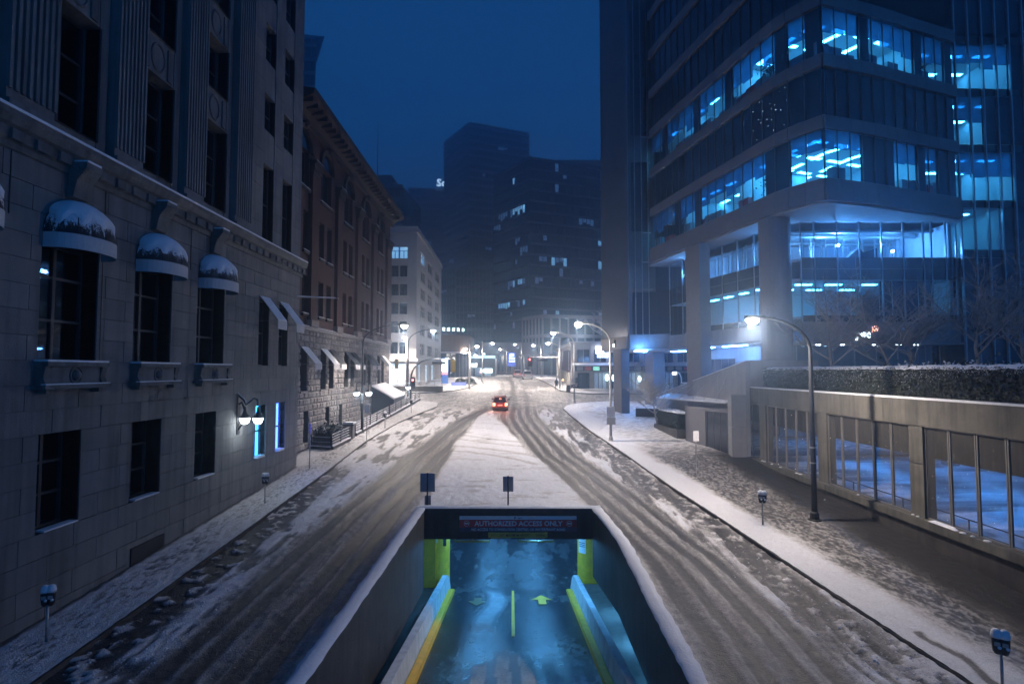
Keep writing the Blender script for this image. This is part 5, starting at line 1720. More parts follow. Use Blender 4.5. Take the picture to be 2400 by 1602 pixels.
# inside of the garage
MB().box(GX + .5, 60, GY0 - 3, 58, 6.25, 6.98).build('roof_slab', M_conc, pg)
MB().box(19.6, 20.2, GY0 - 3, 48, 4.15, 6.24).build('edge_beam', M_conc, pg)
MB().box(59.5, 60, GY0 - 3, 58, .5, 6.24).build('back_wall', M_concpale, pg)
MB().box(GX + .5, 60, 57.6, 58, .5, 6.24).build('end_wall', M_concpale, pg)
MB().box(GX + .5, 60, GY0 - 3.3, GY0 - 3, .5, 6.24).build('end_wall', M_concpale, pg)
for yy in (20, 29, 38, 47):
    for xx in (29, 40, 50):
        piece('column', pg, xx - .35, xx + .35, yy - .35, yy + .35, 1.2, 6.24, M_concpale)
gxs = np.linspace(GX + .5, 59.5, 120); gys = np.linspace(GY0 - 3, 57.6, 150)
Xq, Yq = np.meshgrid(gxs, gys)
Sq = .25 + .35 * ss(.5, .6, fbm(Xq * .35, Yq * .3, 4))
for c0, c1, rr in ((30, 14, 9), (30, 14, 10.6), (34, 40, 12), (34, 40, 13.6), (24, 24, 30), (24, 24, 31.6)):
    Sq = Sq + .5 * (1 - ss(.1, .5, np.abs(np.hypot(Xq - c0, Yq - c1) - rr)))
Sq = np.clip(Sq, 0, .95)
sheet('garage_floor', Xq, Yq, 1.25 + .01 * Sq, Sq, None, M_ramp)
M_garlight = emis('garage_light', (.04, .30, 1.0), 230.0, sample=True)
for xx in (24.5, 34.5, 45):
    for yy in (14, 22, 30, 38, 46):
        f = MB().box(xx - .2, xx + .2, yy - .8, yy + .8, 6.1, 6.24).build('light_fixture', M_steel, pg)
        MB().box(xx - .17, xx + .17, yy - .77, yy + .77, 6.08, 6.098).build('tube', M_garlight, f)
ib = MB()
rl = thing('garage_railing', 'thin dark rail along the blue lit garage floor', 'railing', (19.2, 24, 1.3))
MB().tube([(19.0, 12, 2.05), (19.0, 34, 2.05)], .025, 6).build('rail', M_black, rl)
for yy in range(12, 35, 2):
    piece('post', rl, 18.98, 19.02, yy - .02, yy + .02, 1.26, 2.05, M_black)
ex = thing('hanging_sign', 'small dark sign hanging behind the garage mesh', 'sign', (19.3, 20.9, 4.3))
MB().box(19.28, 19.33, 20.7, 21.2, 3.75, 4.05).build('board', M_print, ex)
MB().box(19.29, 19.31, 20.94, 20.96, 4.05, 6.2).build('hanger', M_steel, ex)

# plaza on the garage roof
pz = MB().box(GX + .45, 62, 5, 58, 6.99, 7.06)
pz.build('plaza', M_snow, kind='structure')
# long clipped hedge
hg = thing('hedge', 'long clipped dark hedge with snowy top along the garage roof', 'hedge', (18.3, 28, 7.07))
HX0, HX1, HY0, HY1, HZ0, HZ1 = 17.5, 19.0, 13.0, 39.7, 7.07, 8.36
MB().box(HX0 + .12, HX1 - .12, HY0, HY1 - .1, HZ0, HZ1 - .12).build('dense_core', M_dark, hg)
lf = MB()
def hpt():
    r = random.random()
    yy = HY0 + (HY1 - HY0) * (1 - random.random() ** 1.0)
    if r < .62:
        return (HX0 + random.gauss(.06, .05), yy, random.uniform(HZ0, HZ1))
    if r < .9:
        return (random.uniform(HX0, HX1), yy, HZ1 - .08 + random.gauss(0, .05))
    return (random.uniform(HX0, HX1), HY1 - .06 + random.gauss(0, .05), random.uniform(HZ0, HZ1))
leaf_cloud(lf, 26000, hpt, .055)
lf.build('foliage', M_hedge, hg, kind='stuff')
hs_ = MB()
def spt():
    yy = random.uniform(HY0, HY1)
    w_ = .25 + .75 * ss(22, 26, np.array(yy)) * (1 - .5 * ss(32, 36, np.array(yy)))
    z_ = HZ1 - abs(random.gauss(0, .5)) * float(w_)
    return (HX0 + random.gauss(.0, .04), yy, max(HZ0, z_))
leaf_cloud(hs_, 3200, spt, .022)
hs_.build('snow_specks', M_snow, hg, kind='stuff')
tp = MB()
ny_ = 200; nx_ = 10
for i in range(ny_ + 1):
    for j in range(nx_ + 1):
        yy = HY0 + (HY1 - HY0) * i / ny_; xx = HX0 - .05 + (HX1 - HX0 + .1) * j / nx_
        e_ = math.sin(PI * j / nx_)
        tp.v.append((xx + random.uniform(-.02, .02), yy, HZ1 - .08 + .16 * e_ ** .5 + float(fbm(np.array(xx * 3.0), np.array(yy * 3.0), 3)) * .12 - .04))
        if i and j:
            k = i * (nx_ + 1) + j
            tp.f.append((k - nx_ - 2, k - nx_ - 1, k, k - 1))
tp.build('snow_top', M_snow, hg, smooth=True)
hg2 = thing('hedge', 'rough snowy shrub bed beyond the clipped hedge under the bare trees', 'hedge', (27, 30, 7.07))
lf2 = MB()
leaf_cloud(lf2, 3000, lambda: (random.uniform(20.5, 33), random.uniform(26, 33), 7.1 + abs(random.gauss(.7, .45))), .09)
lf2.build('foliage', M_hedge, hg2, kind='stuff')
lf3 = MB()
leaf_cloud(lf3, 2200, lambda: (random.uniform(20.5, 33), random.uniform(26, 32), 8.35 + random.gauss(0, .14)), .07)
lf3.build('snow', M_snow, hg2, kind='stuff')

# ------------------------------------------------------------------ bare trees
def bare_tree(x, y_, z_, H, label, seed, lean=(0, 0), r0=.13, group='bare trees', snow=.0, levels=4, spread=.75, cr_m=None):
    rd = random.Random(seed)
    t = thing('bare_tree', label, 'tree', (x, y_, z_), group)
    tb = MB(); br = MB(); sn = MB()
    def grow(p, d, L, r, lv):
        n = 4 if lv < 2 else 3
        pts = [p]; q = p.copy(); dd = d.copy()
        for i in range(n):
            dd = (dd + Vector((rd.gauss(0, .13), rd.gauss(0, .13), rd.gauss(.05, .08)))).normalized()
            q = q + dd * L / n
            pts.append(q.copy())
        rad = [max(.013, r * (1 - .45 * i / n)) for i in range(n + 1)]
        (tb if lv == 0 else br).tube([tuple(v) for v in pts], rad, 7 if lv == 0 else (5 if lv < 2 else 3), cap=lv < 2)
        if snow and lv in (1, 2):
            sn.tube([(v.x, v.y, v.z + rad[i] * .75) for i, v in enumerate(pts)], [a * .6 for a in rad], 4, cap=False)
        if lv >= levels:
            return
        k = 5 if lv == 0 else (4 if lv < 3 else 3)
        for j in range(k):
            f = .35 + .65 * (j + rd.random() * .8) / k if lv else .45 + .55 * (j + .5) / k
            i0 = min(int(f * n), n - 1)
            base = pts[i0].lerp(pts[i0 + 1], f * n - i0)
            a = rd.uniform(0, 2 * PI)
            out = Vector((math.cos(a), math.sin(a), rd.uniform(.05, .7)))
            nd = (dd * (1 - spread) + out * spread).normalized()
            grow(base, nd, L * rd.uniform(.5, .72), rad[i0] * .55, lv + 1)
        grow(pts[-1], dd, L * .62, rad[-1] * .9, lv + 1)
    grow(Vector((x, y_, z_ - .1)), Vector((lean[0], lean[1], 1)).normalized(), H * .42, r0, 0)
    tb.build('trunk', M_bark, t, smooth=True)
    br.build('crown', cr_m or M_bark, t)
    if snow:
        sn.build('branch_snow', M_snow, t)
    return t
bare_tree(19.75, 34, 7.0, 8.2, 'leaning bare tree nearest the glass building sign on the plaza', 3, (-.35, .1), group='bare plaza trees')
bare_tree(22.7, 33, 7.0, 8.6, 'bare tree standing in front of the lit pwc sign', 5, (-.25, .05), group='bare plaza trees')
bare_tree(23.5, 33.4, 7.0, 7.6, 'bare tree just right of the pwc sign', 9, (.05, .05), group='bare plaza trees')
bare_tree(26.6, 32.0, 7.0, 8.6, 'multi stemmed bare tree before the dark right wing', 14, (-.15, 0), group='bare plaza trees')
bare_tree(27.9, 30.6, 7.0, 8.8, 'bare tree at the right picture edge above the hedge', 21, (-.1, 0), group='bare plaza trees')
bare_tree(13.15, 51.6, gz(51.6) + KERB, 7.2, 'slender bare street tree beside the planter and columns', 33, r0=.10, snow=.6, group='bare street trees')

# ------------------------------------------------------------------ wedge wall, canopy and entrance
wg = thing('wedge_wall', 'tall grey panelled wall with sloping top beside the entrance canopy', 'wall', (16.5, 50, gz(50)))
def wtop(y_):
    return 8.92 + (5.5 - 8.92) * (y_ - 40.0) / (64.8 - 40.0)
yy = 40.0; i = 0
while yy < 64.6:
    y1 = min(yy + 1.55, 64.8)
    mb_ = MB().solid([(16.4, yy + .01, 1.5), (16.4, y1 - .01, 1.5), (16.4, y1 - .01, wtop(y1)), (16.4, yy + .01, wtop(yy))], (.28, 0, 0))
    mb_.build('panel', M_concpale, wg)
    yy = y1
MB().solid([(16.38, 40.0, wtop(40) + .002), (16.38, 64.8, wtop(64.8) + .002), (16.38, 64.8, wtop(64.8) + .04), (16.38, 40, wtop(40) + .04)], (.34, 0, 0)).build('snow_cap', M_snow, wg)
MB().box(16.7, 21.5, 39.98, 40.3, 7.0, 8.96).build('end_wall', M_concpale, wg)
pr = thing('entrance_pier', 'pale panelled concrete pier between the garage mesh and the entrance', 'pier', (16, 40.3, gz(40)))
for z0, z1 in ((1.9, 4.31), (4.33, 6.52), (6.54, 8.9)):
    b = MB()
    xa = 15.3 + (.35 if z0 > 6 else 0) * 0
    if z0 < 6:
        b.prism([(15.32, 39.92), (16.35, 39.88), (16.62, 40.3), (16.38, 41.2), (15.4, 40.8)], z0, z1)
        b.build('panel', M_concpale, pr)
ca = thing('canopy', 'thin white glass canopy plate hung on rods from the wedge wall', 'canopy', (15.5, 48, 5.6))
CP = [(14.45, 57.3), (15.85, 42.4), (16.6, 43.0), (16.7, 44.0), (16.38, 46.2), (16.38, 59.0)]
def cz(x):
    return 5.45 + (x - 14.45) * .22
MB().solid([(x, y_, cz(x)) for x, y_ in CP], (0, 0, .06)).build('plate', M_steel, ca)
MB().solid([(x + .02, y_, cz(x) + .062) for x, y_ in CP], (0, 0, .05)).build('plate_snow', M_snow, ca)
for (ya, yb, xa) in ((44.6, 43.4, 15.85), (46.8, 45.0, 15.6), (49.0, 46.9, 15.4), (52.0, 49.3, 15.15), (55.0, 52.0, 14.95), (57.5, 54.5, 14.75)):
    MB().tube([(xa, ya, 5.68), (16.37, yb, min(wtop(yb) - .25, 8.0))], .022, 6).build('rod', M_steel, ca)
en = thing('entrance', 'dark glass entrance with grey side panels under the canopy', 'entrance', (15, 43, gz(43)))
MB().obox((13.9, 45.6), (14.75, 43.4), .2, gz(44) - .1, 5.3).build('side_panel', M_clad, en)
MB().obox((14.8, 43.3), (15.45, 41.0), .06, gz(42), 5.2).build('glass_wall', M_spandrel, en)
for s in (0, .33, .66, 1):
    x, y_ = 14.8 + .65 * s, 43.3 - 2.3 * s
    MB().box(x - .04, x + .04, y_ - .04, y_ + .04, gz(42), 5.25).build('mullion', M_darkmull, en)
MB().obox((13.9, 45.7), (15.6, 40.9), .3, 5.21, 5.42).build('lintel', M_clad, en)
h2 = thing('planter_hedge', 'square clipped dark hedge in a low concrete planter by the canopy', 'hedge', (13.8, 48.5, gz(48)))
zb = gz(48.5)
MB().prism([(12.9, 52.0), (13.35, 46.4), (14.6, 46.2), (14.9, 52.0)], zb - .4, zb + .75).build('planter', M_concdark, h2)
MB().prism([(13.2, 51.7), (13.6, 46.8), (14.5, 46.6), (14.8, 51.7)], zb + .75, zb + 1.95).build('dense_core', M_dark, h2)
l4 = MB()
def p4():
    r = random.random(); s = random.random()
    if r < .5:
        return (13.15 + .42 * (1 - s) + random.gauss(0, .04), 46.7 + 5 * s, random.uniform(zb + .75, zb + 2.0))
    if r < .75:
        return (13.55 + random.uniform(0, .95), 46.65 + random.gauss(0, .05), random.uniform(zb + .75, zb + 2.0))
    return (random.uniform(13.3, 14.7), random.uniform(46.7, 51.7), zb + 1.98 + random.gauss(0, .05))
leaf_cloud(l4, 5000, p4, .055)
l4.build('foliage', M_hedge, h2, kind='stuff')
MB().prism([(13.2, 51.6), (13.6, 46.9), (14.5, 46.7), (14.8, 51.6)], zb + 2.0, zb + 2.09).build('snow_top', M_snow, h2)
hr = thing('handrail', 'looping steel handrails of the steps under the glass building', 'handrail', (15.4, 57, gz(57)))
zb = gz(57) + KERB
for dx, dy in ((0, 0), (.9, .8)):
    MB().tube([(14.0 + dx, 55.6 + dy, zb + .5), (13.95 + dx, 55.5 + dy, zb + .75), (14.2 + dx, 55.8 + dy, zb + .95), (16.2 + dx, 58.5 + dy, zb + 2.0), (16.7 + dx, 59.0 + dy, zb + 2.0), (16.75 + dx, 59.0 + dy, zb + 1.5)], .035, 7).build('rail', M_steel, hr, smooth=True)
    for s in (.1, .5, .9):
        MB().tube([(14.2 + dx + 2 * s, 55.8 + dy + 2.7 * s, zb - .2), (14.2 + dx + 2 * s, 55.8 + dy + 2.7 * s, zb + .95 + 1.05 * s)], .025, 6).build('stanchion', M_steel, hr)
lw = thing('low_wall', 'low dark polished wall between the two front columns', 'wall', (13.5, 58.5, gz(58)))
MB().obox((12.8, 59.2), (16.2, 58.4), .5, gz(58) - .2, gz(58) + 1.1).build('wall_body', M_spandrel, lw)
MB().obox((12.8, 59.2), (16.2, 58.4), .46, gz(58) + 1.1, gz(58) + 1.17).build('snow', M_snow, lw)
# ================================================================== GLASS OFFICE BUILDING (right)
gt = thing('glass_office_building', 'blue lit curved glass office tower with granite bands and corner prow', 'building', (24, 52, gz(52)))
LP = [(14.97, 60.6), (16.06, 55.24), (17.17, 50.32), (18.32, 45.48), (19.2, 41.63), (19.98, 39.8), (21.25, 38.0)]
RP = [(21.25, 38.0), (24.23, 38.88), (26.31, 39.59), (29.95, 41.05), (33.95, 42.53)]
def resample(P, n):
    d = [0]
    for a, b in zip(P, P[1:]):
        d.append(d[-1] + math.hypot(b[0] - a[0], b[1] - a[1]))
    out = []
    for i in range(n + 1):
        s = d[-1] * i / n
        k = max(j for j in range(len(d)) if d[j] <= s + 1e-9)
        k = min(k, len(P) - 2)
        f = (s - d[k]) / (d[k + 1] - d[k])
        out.append((P[k][0] + (P[k + 1][0] - P[k][0]) * f, P[k][1] + (P[k + 1][1] - P[k][1]) * f))
    return out
def chaikin(P, n=2):
    for _ in range(n):
        Q = [P[0]]
        for a, b in zip(P, P[1:]):
            Q += [(a[0] * .75 + b[0] * .25, a[1] * .75 + b[1] * .25), (a[0] * .25 + b[0] * .75, a[1] * .25 + b[1] * .75)]
        Q.append(P[-1]); P = Q
    return P
NL, NR = 19, 12
PLn = resample(chaikin(LP), NL)[::-1]      # from the corner backwards along the street
PRn = resample(chaikin(RP), NR)            # from the corner to the right
tops = [21.28, 25.62, 29.95, 34.25, 38.6, 43.0, 47.4, 51.8]
BH = .86
def offs(P, d):
    out = []
    n = len(P)
    for i, p in enumerate(P):
        t = Vector((P[min(i + 1, n - 1)][0] - P[max(i - 1, 0)][0], P[min(i + 1, n - 1)][1] - P[max(i - 1, 0)][1])).normalized()
        out.append((p[0] - t.y * d, p[1] + t.x * d))
    return out
# inward offset: left face runs away from the corner -> inside is to its right; right face -> inside is to its left
def insL(d): return offs(PLn, -d)
def insR(d): return offs(PRn, d)
# granite bands, one panel per bay
for k, zt in enumerate(tops):
    h = BH if k else 1.52
    for P, ins, n_ in ((PLn, -1, NL), (PRn, 1, NR)):
        if P is PRn and k > 4:
            continue
        for i in range(n_):
            if k == 0:
                wpiece('band_panel', gt, P[i], P[i + 1], .30, zt - .62, zt, M_clad, side=.02 * ins, gap=.012)
                wpiece('band_panel', gt, P[i], P[i + 1], .30, zt - h, zt - .635, M_clad, side=-.05 * ins, gap=.012)
            else:
                wpiece('band_panel', gt, P[i], P[i + 1], .30, zt - h, zt, M_clad, side=.02 * ins, gap=.012)
# band ledge snow
for zt in tops[:3]:
    for P in (PLn, PRn):
        b = MB()
        for i in range(len(P) - 1):
            b.obox(P[i], P[i + 1], .16, zt + .002, zt + .03)
        b.build('ledge_snow', M_snow, gt)
random.seed(21)
# blind drop per pane: 1 closed, small = open to the lit room
LB = {0: [.40, .38, 1, .95, .5, .42, .45, .55, .4, .4, .5, .9, .5, .55, .9, .5, .45, .6, .5],
      2: [1, .5, 1, .62, .36, .6, .55, 1, .45, .45, .6, 1, .7, .5, .55, .6, 1, .5, .5]}
RB = {0: [.38, .36, .34, 1, .97, 1, .45, .42, .9, .45, 1, 1],
      2: [.5, .48, .45, .85, .42, .5, .52, .62, .92, .6, .55, 1]}
lowz = lambda k: tops[k]
for k in range(7):
    z0 = tops[k]; z1 = tops[k + 1] - BH
    for side, P, n_ in (('L', PLn, NL), ('R', PRn, NR)):
        if side == 'R' and k > 2:
            continue
        sgn = -1 if side == 'L' else 1
        fr_ = MB()
        for i in range(n_ + 1):
            x, y_ = P[i]
            fr_.box(x - .035, x + .035, y_ - .035, y_ + .035, z0, z1)
        fr_.build('mullion_row', M_darkmull, gt, kind='stuff')
        for i in range(n_):
            if side == 'L' and k >= 4 and i < (3, 6, 8, 9)[min(k - 4, 3)]:
                continue
            wpiece('pane', gt, P[i], P[i + 1], .015, z0 + .01, z1 - .01, M_clear, side=.06 * sgn, gap=.06)
            D = (LB if side == 'L' else RB).get(k)
            drop = D[i] if D else 1.0
            if drop >= .8 or k not in (0, 2):
                wpiece('blind', gt, P[i], P[i + 1], .02, z0, z1, M_blinddark, side=.22 * sgn, gap=.02)  # on unlit floors this dark sheet stands in for the room's darkness
            else:
                hgt = (z1 - z0)
                wpiece('blind', gt, P[i], P[i + 1], .02, z1 - hgt * drop, z1, M_sheer, side=.22 * sgn, gap=.03)
# lit office floors (floors 0 and 2): ceiling, floor, core walls, light panels
outer = PLn[::-1] + PRn[1:]
backP = [(37, 46), (40, 66), (18, 66)]
for k in (0, 2):
    z0 = tops[k]; z1 = tops[k + 1] - BH
    poly = [p for p in insL(.3)[::-1]] + insR(.3)[1:] + [(34.2, 58), (16.5, 64.5)]
    MB().prism(poly, z1 - .02, z1 + .1).build('ceiling', M_ceil, gt)
    MB().prism(poly, z0 - .2, z0 - .01).build('floor', M_carpet, gt)
    corep = insL(10.5)[::-1][2:-9] + insR(10.0)[7:] + [(33, 57), (26, 63)]
    MB().prism(corep, z0, z1 - .03).build('core_wall', M_room, gt)
    ptn = random.Random(5 + k)
    for P, ins, n_ in ((PLn, insL, NL), (PRn, insR, NR)):
        A, B, C3 = ins(2.0), ins(4.6), ins(7.4)
        for i in range(1, n_, 2):
            for Q in (A, B, C3):
                a, b = Q[i], Q[min(i + 1, n_)]
                c = ((a[0] + b[0]) / 2, (a[1] + b[1]) / 2)
                t_ = Vector((b[0] - a[0], b[1] - a[1])).normalized() * .62
                MB().obox((c[0] - t_.x, c[1] - t_.y), (c[0] + t_.x, c[1] + t_.y), .34, z1 - .06, z1 - .022).build('ceiling_light', M_panel, gt)
        C, D_ = ins(.6), ins(7.0)
        for i in ((7, 14) if n_ == NL else (9,)):
            if i < n_:
                MB().obox(C[i], D_[i], .12, z0, z1 - .03).build('partition', M_room, gt)
        E1, E2 = ins(.7), ins(1.5)
        for i in range(n_):     # desks and cabinets against the windows
            if ptn.random() < .6:
                a, b = E1[i], E1[i + 1]
                MB().obox(a, b, .5, z0, z0 + ptn.uniform(.6, 1.1)).build('desk', M_carpet if ptn.random() < .7 else M_signred, gt)
# dark core behind the unlit floors
for k in (1, 3, 4, 5, 6):
    poly = insL(.5)[::-1] + insR(.5)[1:] + [(34.2, 58), (16.5, 64.5)]
    MB().prism(poly, tops[k] - .1, tops[k + 1] - BH + .02).build('dark_floor', M_dark, gt)
# office plants
M_plant = mat('office_plant', (.015, .03, .03), .8, var=.3)
for i, (face, idx, k) in enumerate((('L', 4, 2), ('L', 4, 0), ('L', 15, 0))):
    c = insL(.95)[idx]; z0 = tops[k]
    p = thing('potted_plant', ['potted plant against the lit windows of the upper lit floor', 'potted plant against the middle lit windows of the lower lit floor', 'small potted plant near the far end of the lower lit floor'][i], 'plant', (c[0], c[1], z0))
    MB().lathe([(.16, 0), (.2, .4)], (c[0], c[1], z0), 10).build('pot', M_dark, p)
    lf_ = MB()
    rr = random.Random(i)
    leaf_cloud(lf_, 260, lambda: (c[0] + random.gauss(0, .42), c[1] + random.gauss(0, .42), z0 + 1.3 + random.gauss(0, .45)), .13)
    lf_.tube([(c[0], c[1], z0 + .35), (c[0], c[1], z0 + 1.4)], .03, 5)
    lf_.build('foliage', M_plant, p)
# fairy lights in a dark floor
fl = thing('fairy_lights', 'scatter of tiny white lights in the dark middle floor', 'fairy lights', (19.5, 42, 27))
M_fairy = emis('fairy_bulb', (.8, .9, 1.0), 6)
ic = insL(.10)
for i in range(26):
    j = random.choice((2, 3, 3, 4, 4)); f = random.random()
    x = ic[j][0] + (ic[j + 1][0] - ic[j][0]) * f; y_ = ic[j][1] + (ic[j + 1][1] - ic[j][1]) * f
    MB().ball((x, y_, random.uniform(26.0, 28.9)), .016, 5, 4).build('bulb', M_fairy, fl)

# right wing: flush glass with strong mullions
WP = [(33.98 + 1.08 * i, 42.62 + .03 * i) for i in range(13)]
rows = [(8.8, 12.3, 0), (12.3, 16.8, 0), (16.85, 20.6, 1), (21.2, 24.9, 2), (25.6, 29.3, 3), (29.9, 33.4, 4), (34.3, 37.7, 0)]
wl_fr = MB()
for i, (x, y_) in enumerate(WP):
    m_ = MB().box(x - .05, x + .05, y_ - .16, y_ + .02, 7.1, 40)
    m_.build('mullion', M_mull, gt)
for z0, z1, lit in rows:
    for i in range(12):
        wpiece('pane', gt, WP[i], WP[i + 1], .015, z0, z1, M_clear, side=.04, gap=.1)
        wpiece('spandrel', gt, WP[i], WP[i + 1], .05, z1 + .002, z1 + .58, M_spandrel, side=.06, gap=.1)
        if lit in (2, 3, 4):
            d = {2: [.45, .52, .5, .5, 1, 1, 1, 1, 1, 1, 1, 1], 3: [.5, .55, 1, 1, 1, 1, 1, 1, 1, 1, 1, 1], 4: [.42, .40, .55, .45, 1, .8, 1, 1, 1, 1, 1, 1]}[lit][i]
            wpiece('blind', gt, WP[i], WP[i + 1], .02, z1 - (z1 - z0) * d, z1, M_blinddark if d > .75 else M_sheer, side=.2, gap=.02)
        elif lit == 0 or i > 2:
            wpiece('blind', gt, WP[i], WP[i + 1], .02, z0, z1, M_blinddark, side=.3, gap=.0)  # dark sheet in place of an unlit room
    if lit:
        x1 = 38.6 if lit != 1 else 37.2
        MB().box(34.3, x1, 42.95, 49, z1 - .05, z1 + .05).build('ceiling', M_ceil, gt)
        MB().box(34.3, x1, 42.95, 49, z0 - .05, z0 - .005).build('floor', M_carpet, gt)
        MB().box(34.2, x1, 49, 49.2, z0, z1).build('room_wall', M_room, gt)
        MB().box(x1, x1 + .15, 42.95, 49, z0, z1).build('room_wall', M_room, gt)
        for yy in (44.4, 47.2):
            for xx in (35.4, 37.6):
                if xx < x1 - .5:
                    MB().box(xx - .6, xx + .6, yy - .17, yy + .17, z1 - .10, z1 - .052).build('ceiling_light', M_panel, gt)
MB().box(33.9, 50, 49.3, 60, 7, 42).build('dark_core', M_dark, gt)
# soffit under the prow
sof = PLn[::-1] + PRn[1:] + [(34.0, 44), (32, 44), (22, 44), (20.7, 46), (18.5, 55), (16.9, 61.2), (15.2, 61.2)]
MB().prism(insL(.05)[::-1] + insR(.05)[1:] + [(33.9, 46), (24, 46), (22, 50), (18.9, 62), (15.1, 62)], 19.62, 19.74).build('soffit', M_concpale, gt)
# recessed lower storeys: right part
RX = [22.1, 23.15, 24.9, 26.6, 28.3, 29.95, 31.5]
RYv = 43.2
def panes_row(P, z0, z1, glassm=M_clear):
    for a, b in zip(P, P[1:]):
        wpiece('pane', gt, a, b, .015, z0, z1, glassm, gap=.06)
RPp = [(x, RYv) for x in RX]
RW = RPp + [(32.1, 43.2), (33.2, 43.2), (34.0, 43.2)]
LW = [(20.75, 45.0), (20.2, 47.1), (19.65, 49.2), (19.1, 51.3), (18.55, 53.4), (18.0, 55.6), (17.45, 57.9), (16.9, 60.6)]
for P, sgn in ((RW, 1), (LW, -1)):
    panes_row(P, 16.9, 19.6)
    panes_row(P, 12.45, 15.15)
    for a, b in zip(P, P[1:]):
        wpiece('spandrel', gt, a, b, .06, 15.16, 16.0, M_spandrel, gap=.04)
        wpiece('spandrel', gt, a, b, .06, 16.02, 16.88, M_spandrel, gap=.04)
        wpiece('spandrel', gt, a, b, .06, 11.95, 12.44, M_spandrel, gap=.04)
    for x, y_ in P:
        MB().box(x - .045, x + .045, y_ - .10, y_ + .02, 11.95, 19.62).build('mullion', M_mull, gt)
# fascia with the sign, lobby glass
for a, b in zip(RW[::2], RW[2::2] + [RW[-1]]):
    if a != b:
        wpiece('fascia_panel', gt, a, b, .3, 10.38, 11.94, M_concpale, side=-.05, gap=.012)
MB().box(22, 34, 42.6, 45, 10.2, 10.37).build('lobby_soffit', M_concpale, gt)
for a, b in zip(RW, RW[1:]):
    wpiece('lobby_pane', gt, (a[0], 44.2), (b[0], 44.2), .015, 7.1, 10.18, M_clear, gap=.06)
    MB().box(a[0] - .035, a[0] + .035, 44.12, 44.2, 7.1, 10.18).build('lobby_mullion', M_mull, gt)
M_down = emis('downlight', (.8, .95, 1.0), 25, sample=False)
for x in (23.2, 25.0, 27.4, 29.3, 30.6):
    MB().box(x - .16, x + .16, 43.0, 43.12, 10.17, 10.199).build('downlight', M_down, gt)
for a, b in zip(LW, LW[1:]):
    wpiece('fascia_panel', gt, a, b, .34, 10.62, 11.94, M_concpale, side=-.02, gap=.012)
# interiors of the recessed storeys
M_constr = emis('work_light', (.45, .70, 1.0), 260, sample=False)
for z0, z1, nm in ((16.85, 19.6, 1), (12.4, 15.12, 0)):
    poly = [(22.0, 43.4), (34, 43.4), (34, 56), (19.2, 61), (17.2, 61)] + [(x + .25, y_) for x, y_ in LW[::-1]]
    MB().prism(poly, z1 + .02, z1 + .2).build('ceiling', M_ceil, gt)
    MB().prism(poly, z0 - .25, z0 - .03).build('floor', M_carpet, gt)
    MB().box(25, 32, 52.0, 52.3, z0, z1).build('room_wall', M_room, gt)
    MB().box(33.7, 33.95, 43.5, 52, z0, z1).build('room_wall', M_room, gt)
    MB().obox((22.4, 51.5), (20.6, 61), .2, z0, z1).build('room_wall', M_room, gt)
    rr = random.Random(3 + nm)
    if nm == 1:   # stripped construction floor: studs, ducts, bare work lights
        for i in range(26):
            x = 22.6 + i * .42 + rr.uniform(-.1, .1); y_ = 47.5 + rr.uniform(-.6, 2.5)
            piece('metal_stud', gt, x - .03, x + .03, y_ - .04, y_ + .04, z0, z1, M_steel)
        for i in range(14):
            s = i / 14
            x, y_ = 22.0 - 1.9 * s + rr.uniform(-.1, .3), 47 + 12 * s
            piece('metal_stud', gt, x - .03, x + .03, y_ - .04, y_ + .04, z0, z1, M_steel)
        for y_ in (45.2, 47, 49.4):
            MB().tube([(22.3, y_, z1 - .25), (33.4, y_ + rr.uniform(-.6, .6), z1 - .3)], .16, 8).build('duct', M_steel, gt)
        for (x, y_, zz) in ((26.35, 45.6, 18.35), (31.2, 46.2, 18.0), (17.95, 57.1, 18.2), (21.3, 46.2, 17.9)):
            w_ = thing('work_light', 'glaring bare work light %s' % {26.35: 'in the middle of the corner construction floor', 31.2: 'at the right end of the corner construction floor', 17.95: 'behind the far left construction windows', 21.3: 'beside the big round column'}[x], 'work light', (x, y_, z0))
            MB().tube([(x, y_, z0), (x, y_, zz - .12)], .025, 6).build('stand', M_black, w_)
            MB().ball((x, y_, zz), .13 if x > 22 and x < 30 else .10, 10, 6).build('bulb', M_constr, w_, smooth=True)
            point(w_, (x, y_ - .3, zz + .05), 1500 if 22 < x < 30 else 500, (.10, .40, 1.0), .15)
        tp_ = MB()
        tp_.solid([(26.1, 43.9, z0), (28.2, 43.9, z0), (27.6, 43.9, z0 + .35), (27.1, 43.9, z0 + .9), (26.8, 43.9, z0 + .75), (26.3, 43.9, z0 + .3)], (0, .6, 0))
        tp_.build('covered_heap', M_dark, gt)
    else:
        for xx in (23.4, 25.8, 28.6):
            MB().box(xx - .6, xx + .6, 45.2, 45.55, z1 - .05, z1 + .018).build('ceiling_light', M_panel, gt)
            MB().box(xx - .6, xx + .6, 48.2, 48.55, z1 - .05, z1 + .018).build('ceiling_light', M_panel, gt)
        for i in range(4):
            s = i / 4
            MB().obox((21.2 - 1.6 * s, 47.5 + 10 * s), (21.0 - 1.6 * s, 48.6 + 10 * s), .34, z1 - .05, z1 + .018).build('ceiling_light', M_panel, gt)
        MB().box(24.0, 26.6, 44.6, 44.7, z0, z0 + 2.1).build('screen_wall', M_room, gt)
        for i in range(28, 32):
            piece('curtain', gt, i * 1.0 + .3, i * 1.0 + 1.2, 43.5, 43.55, z0, z1, M_blinddark)
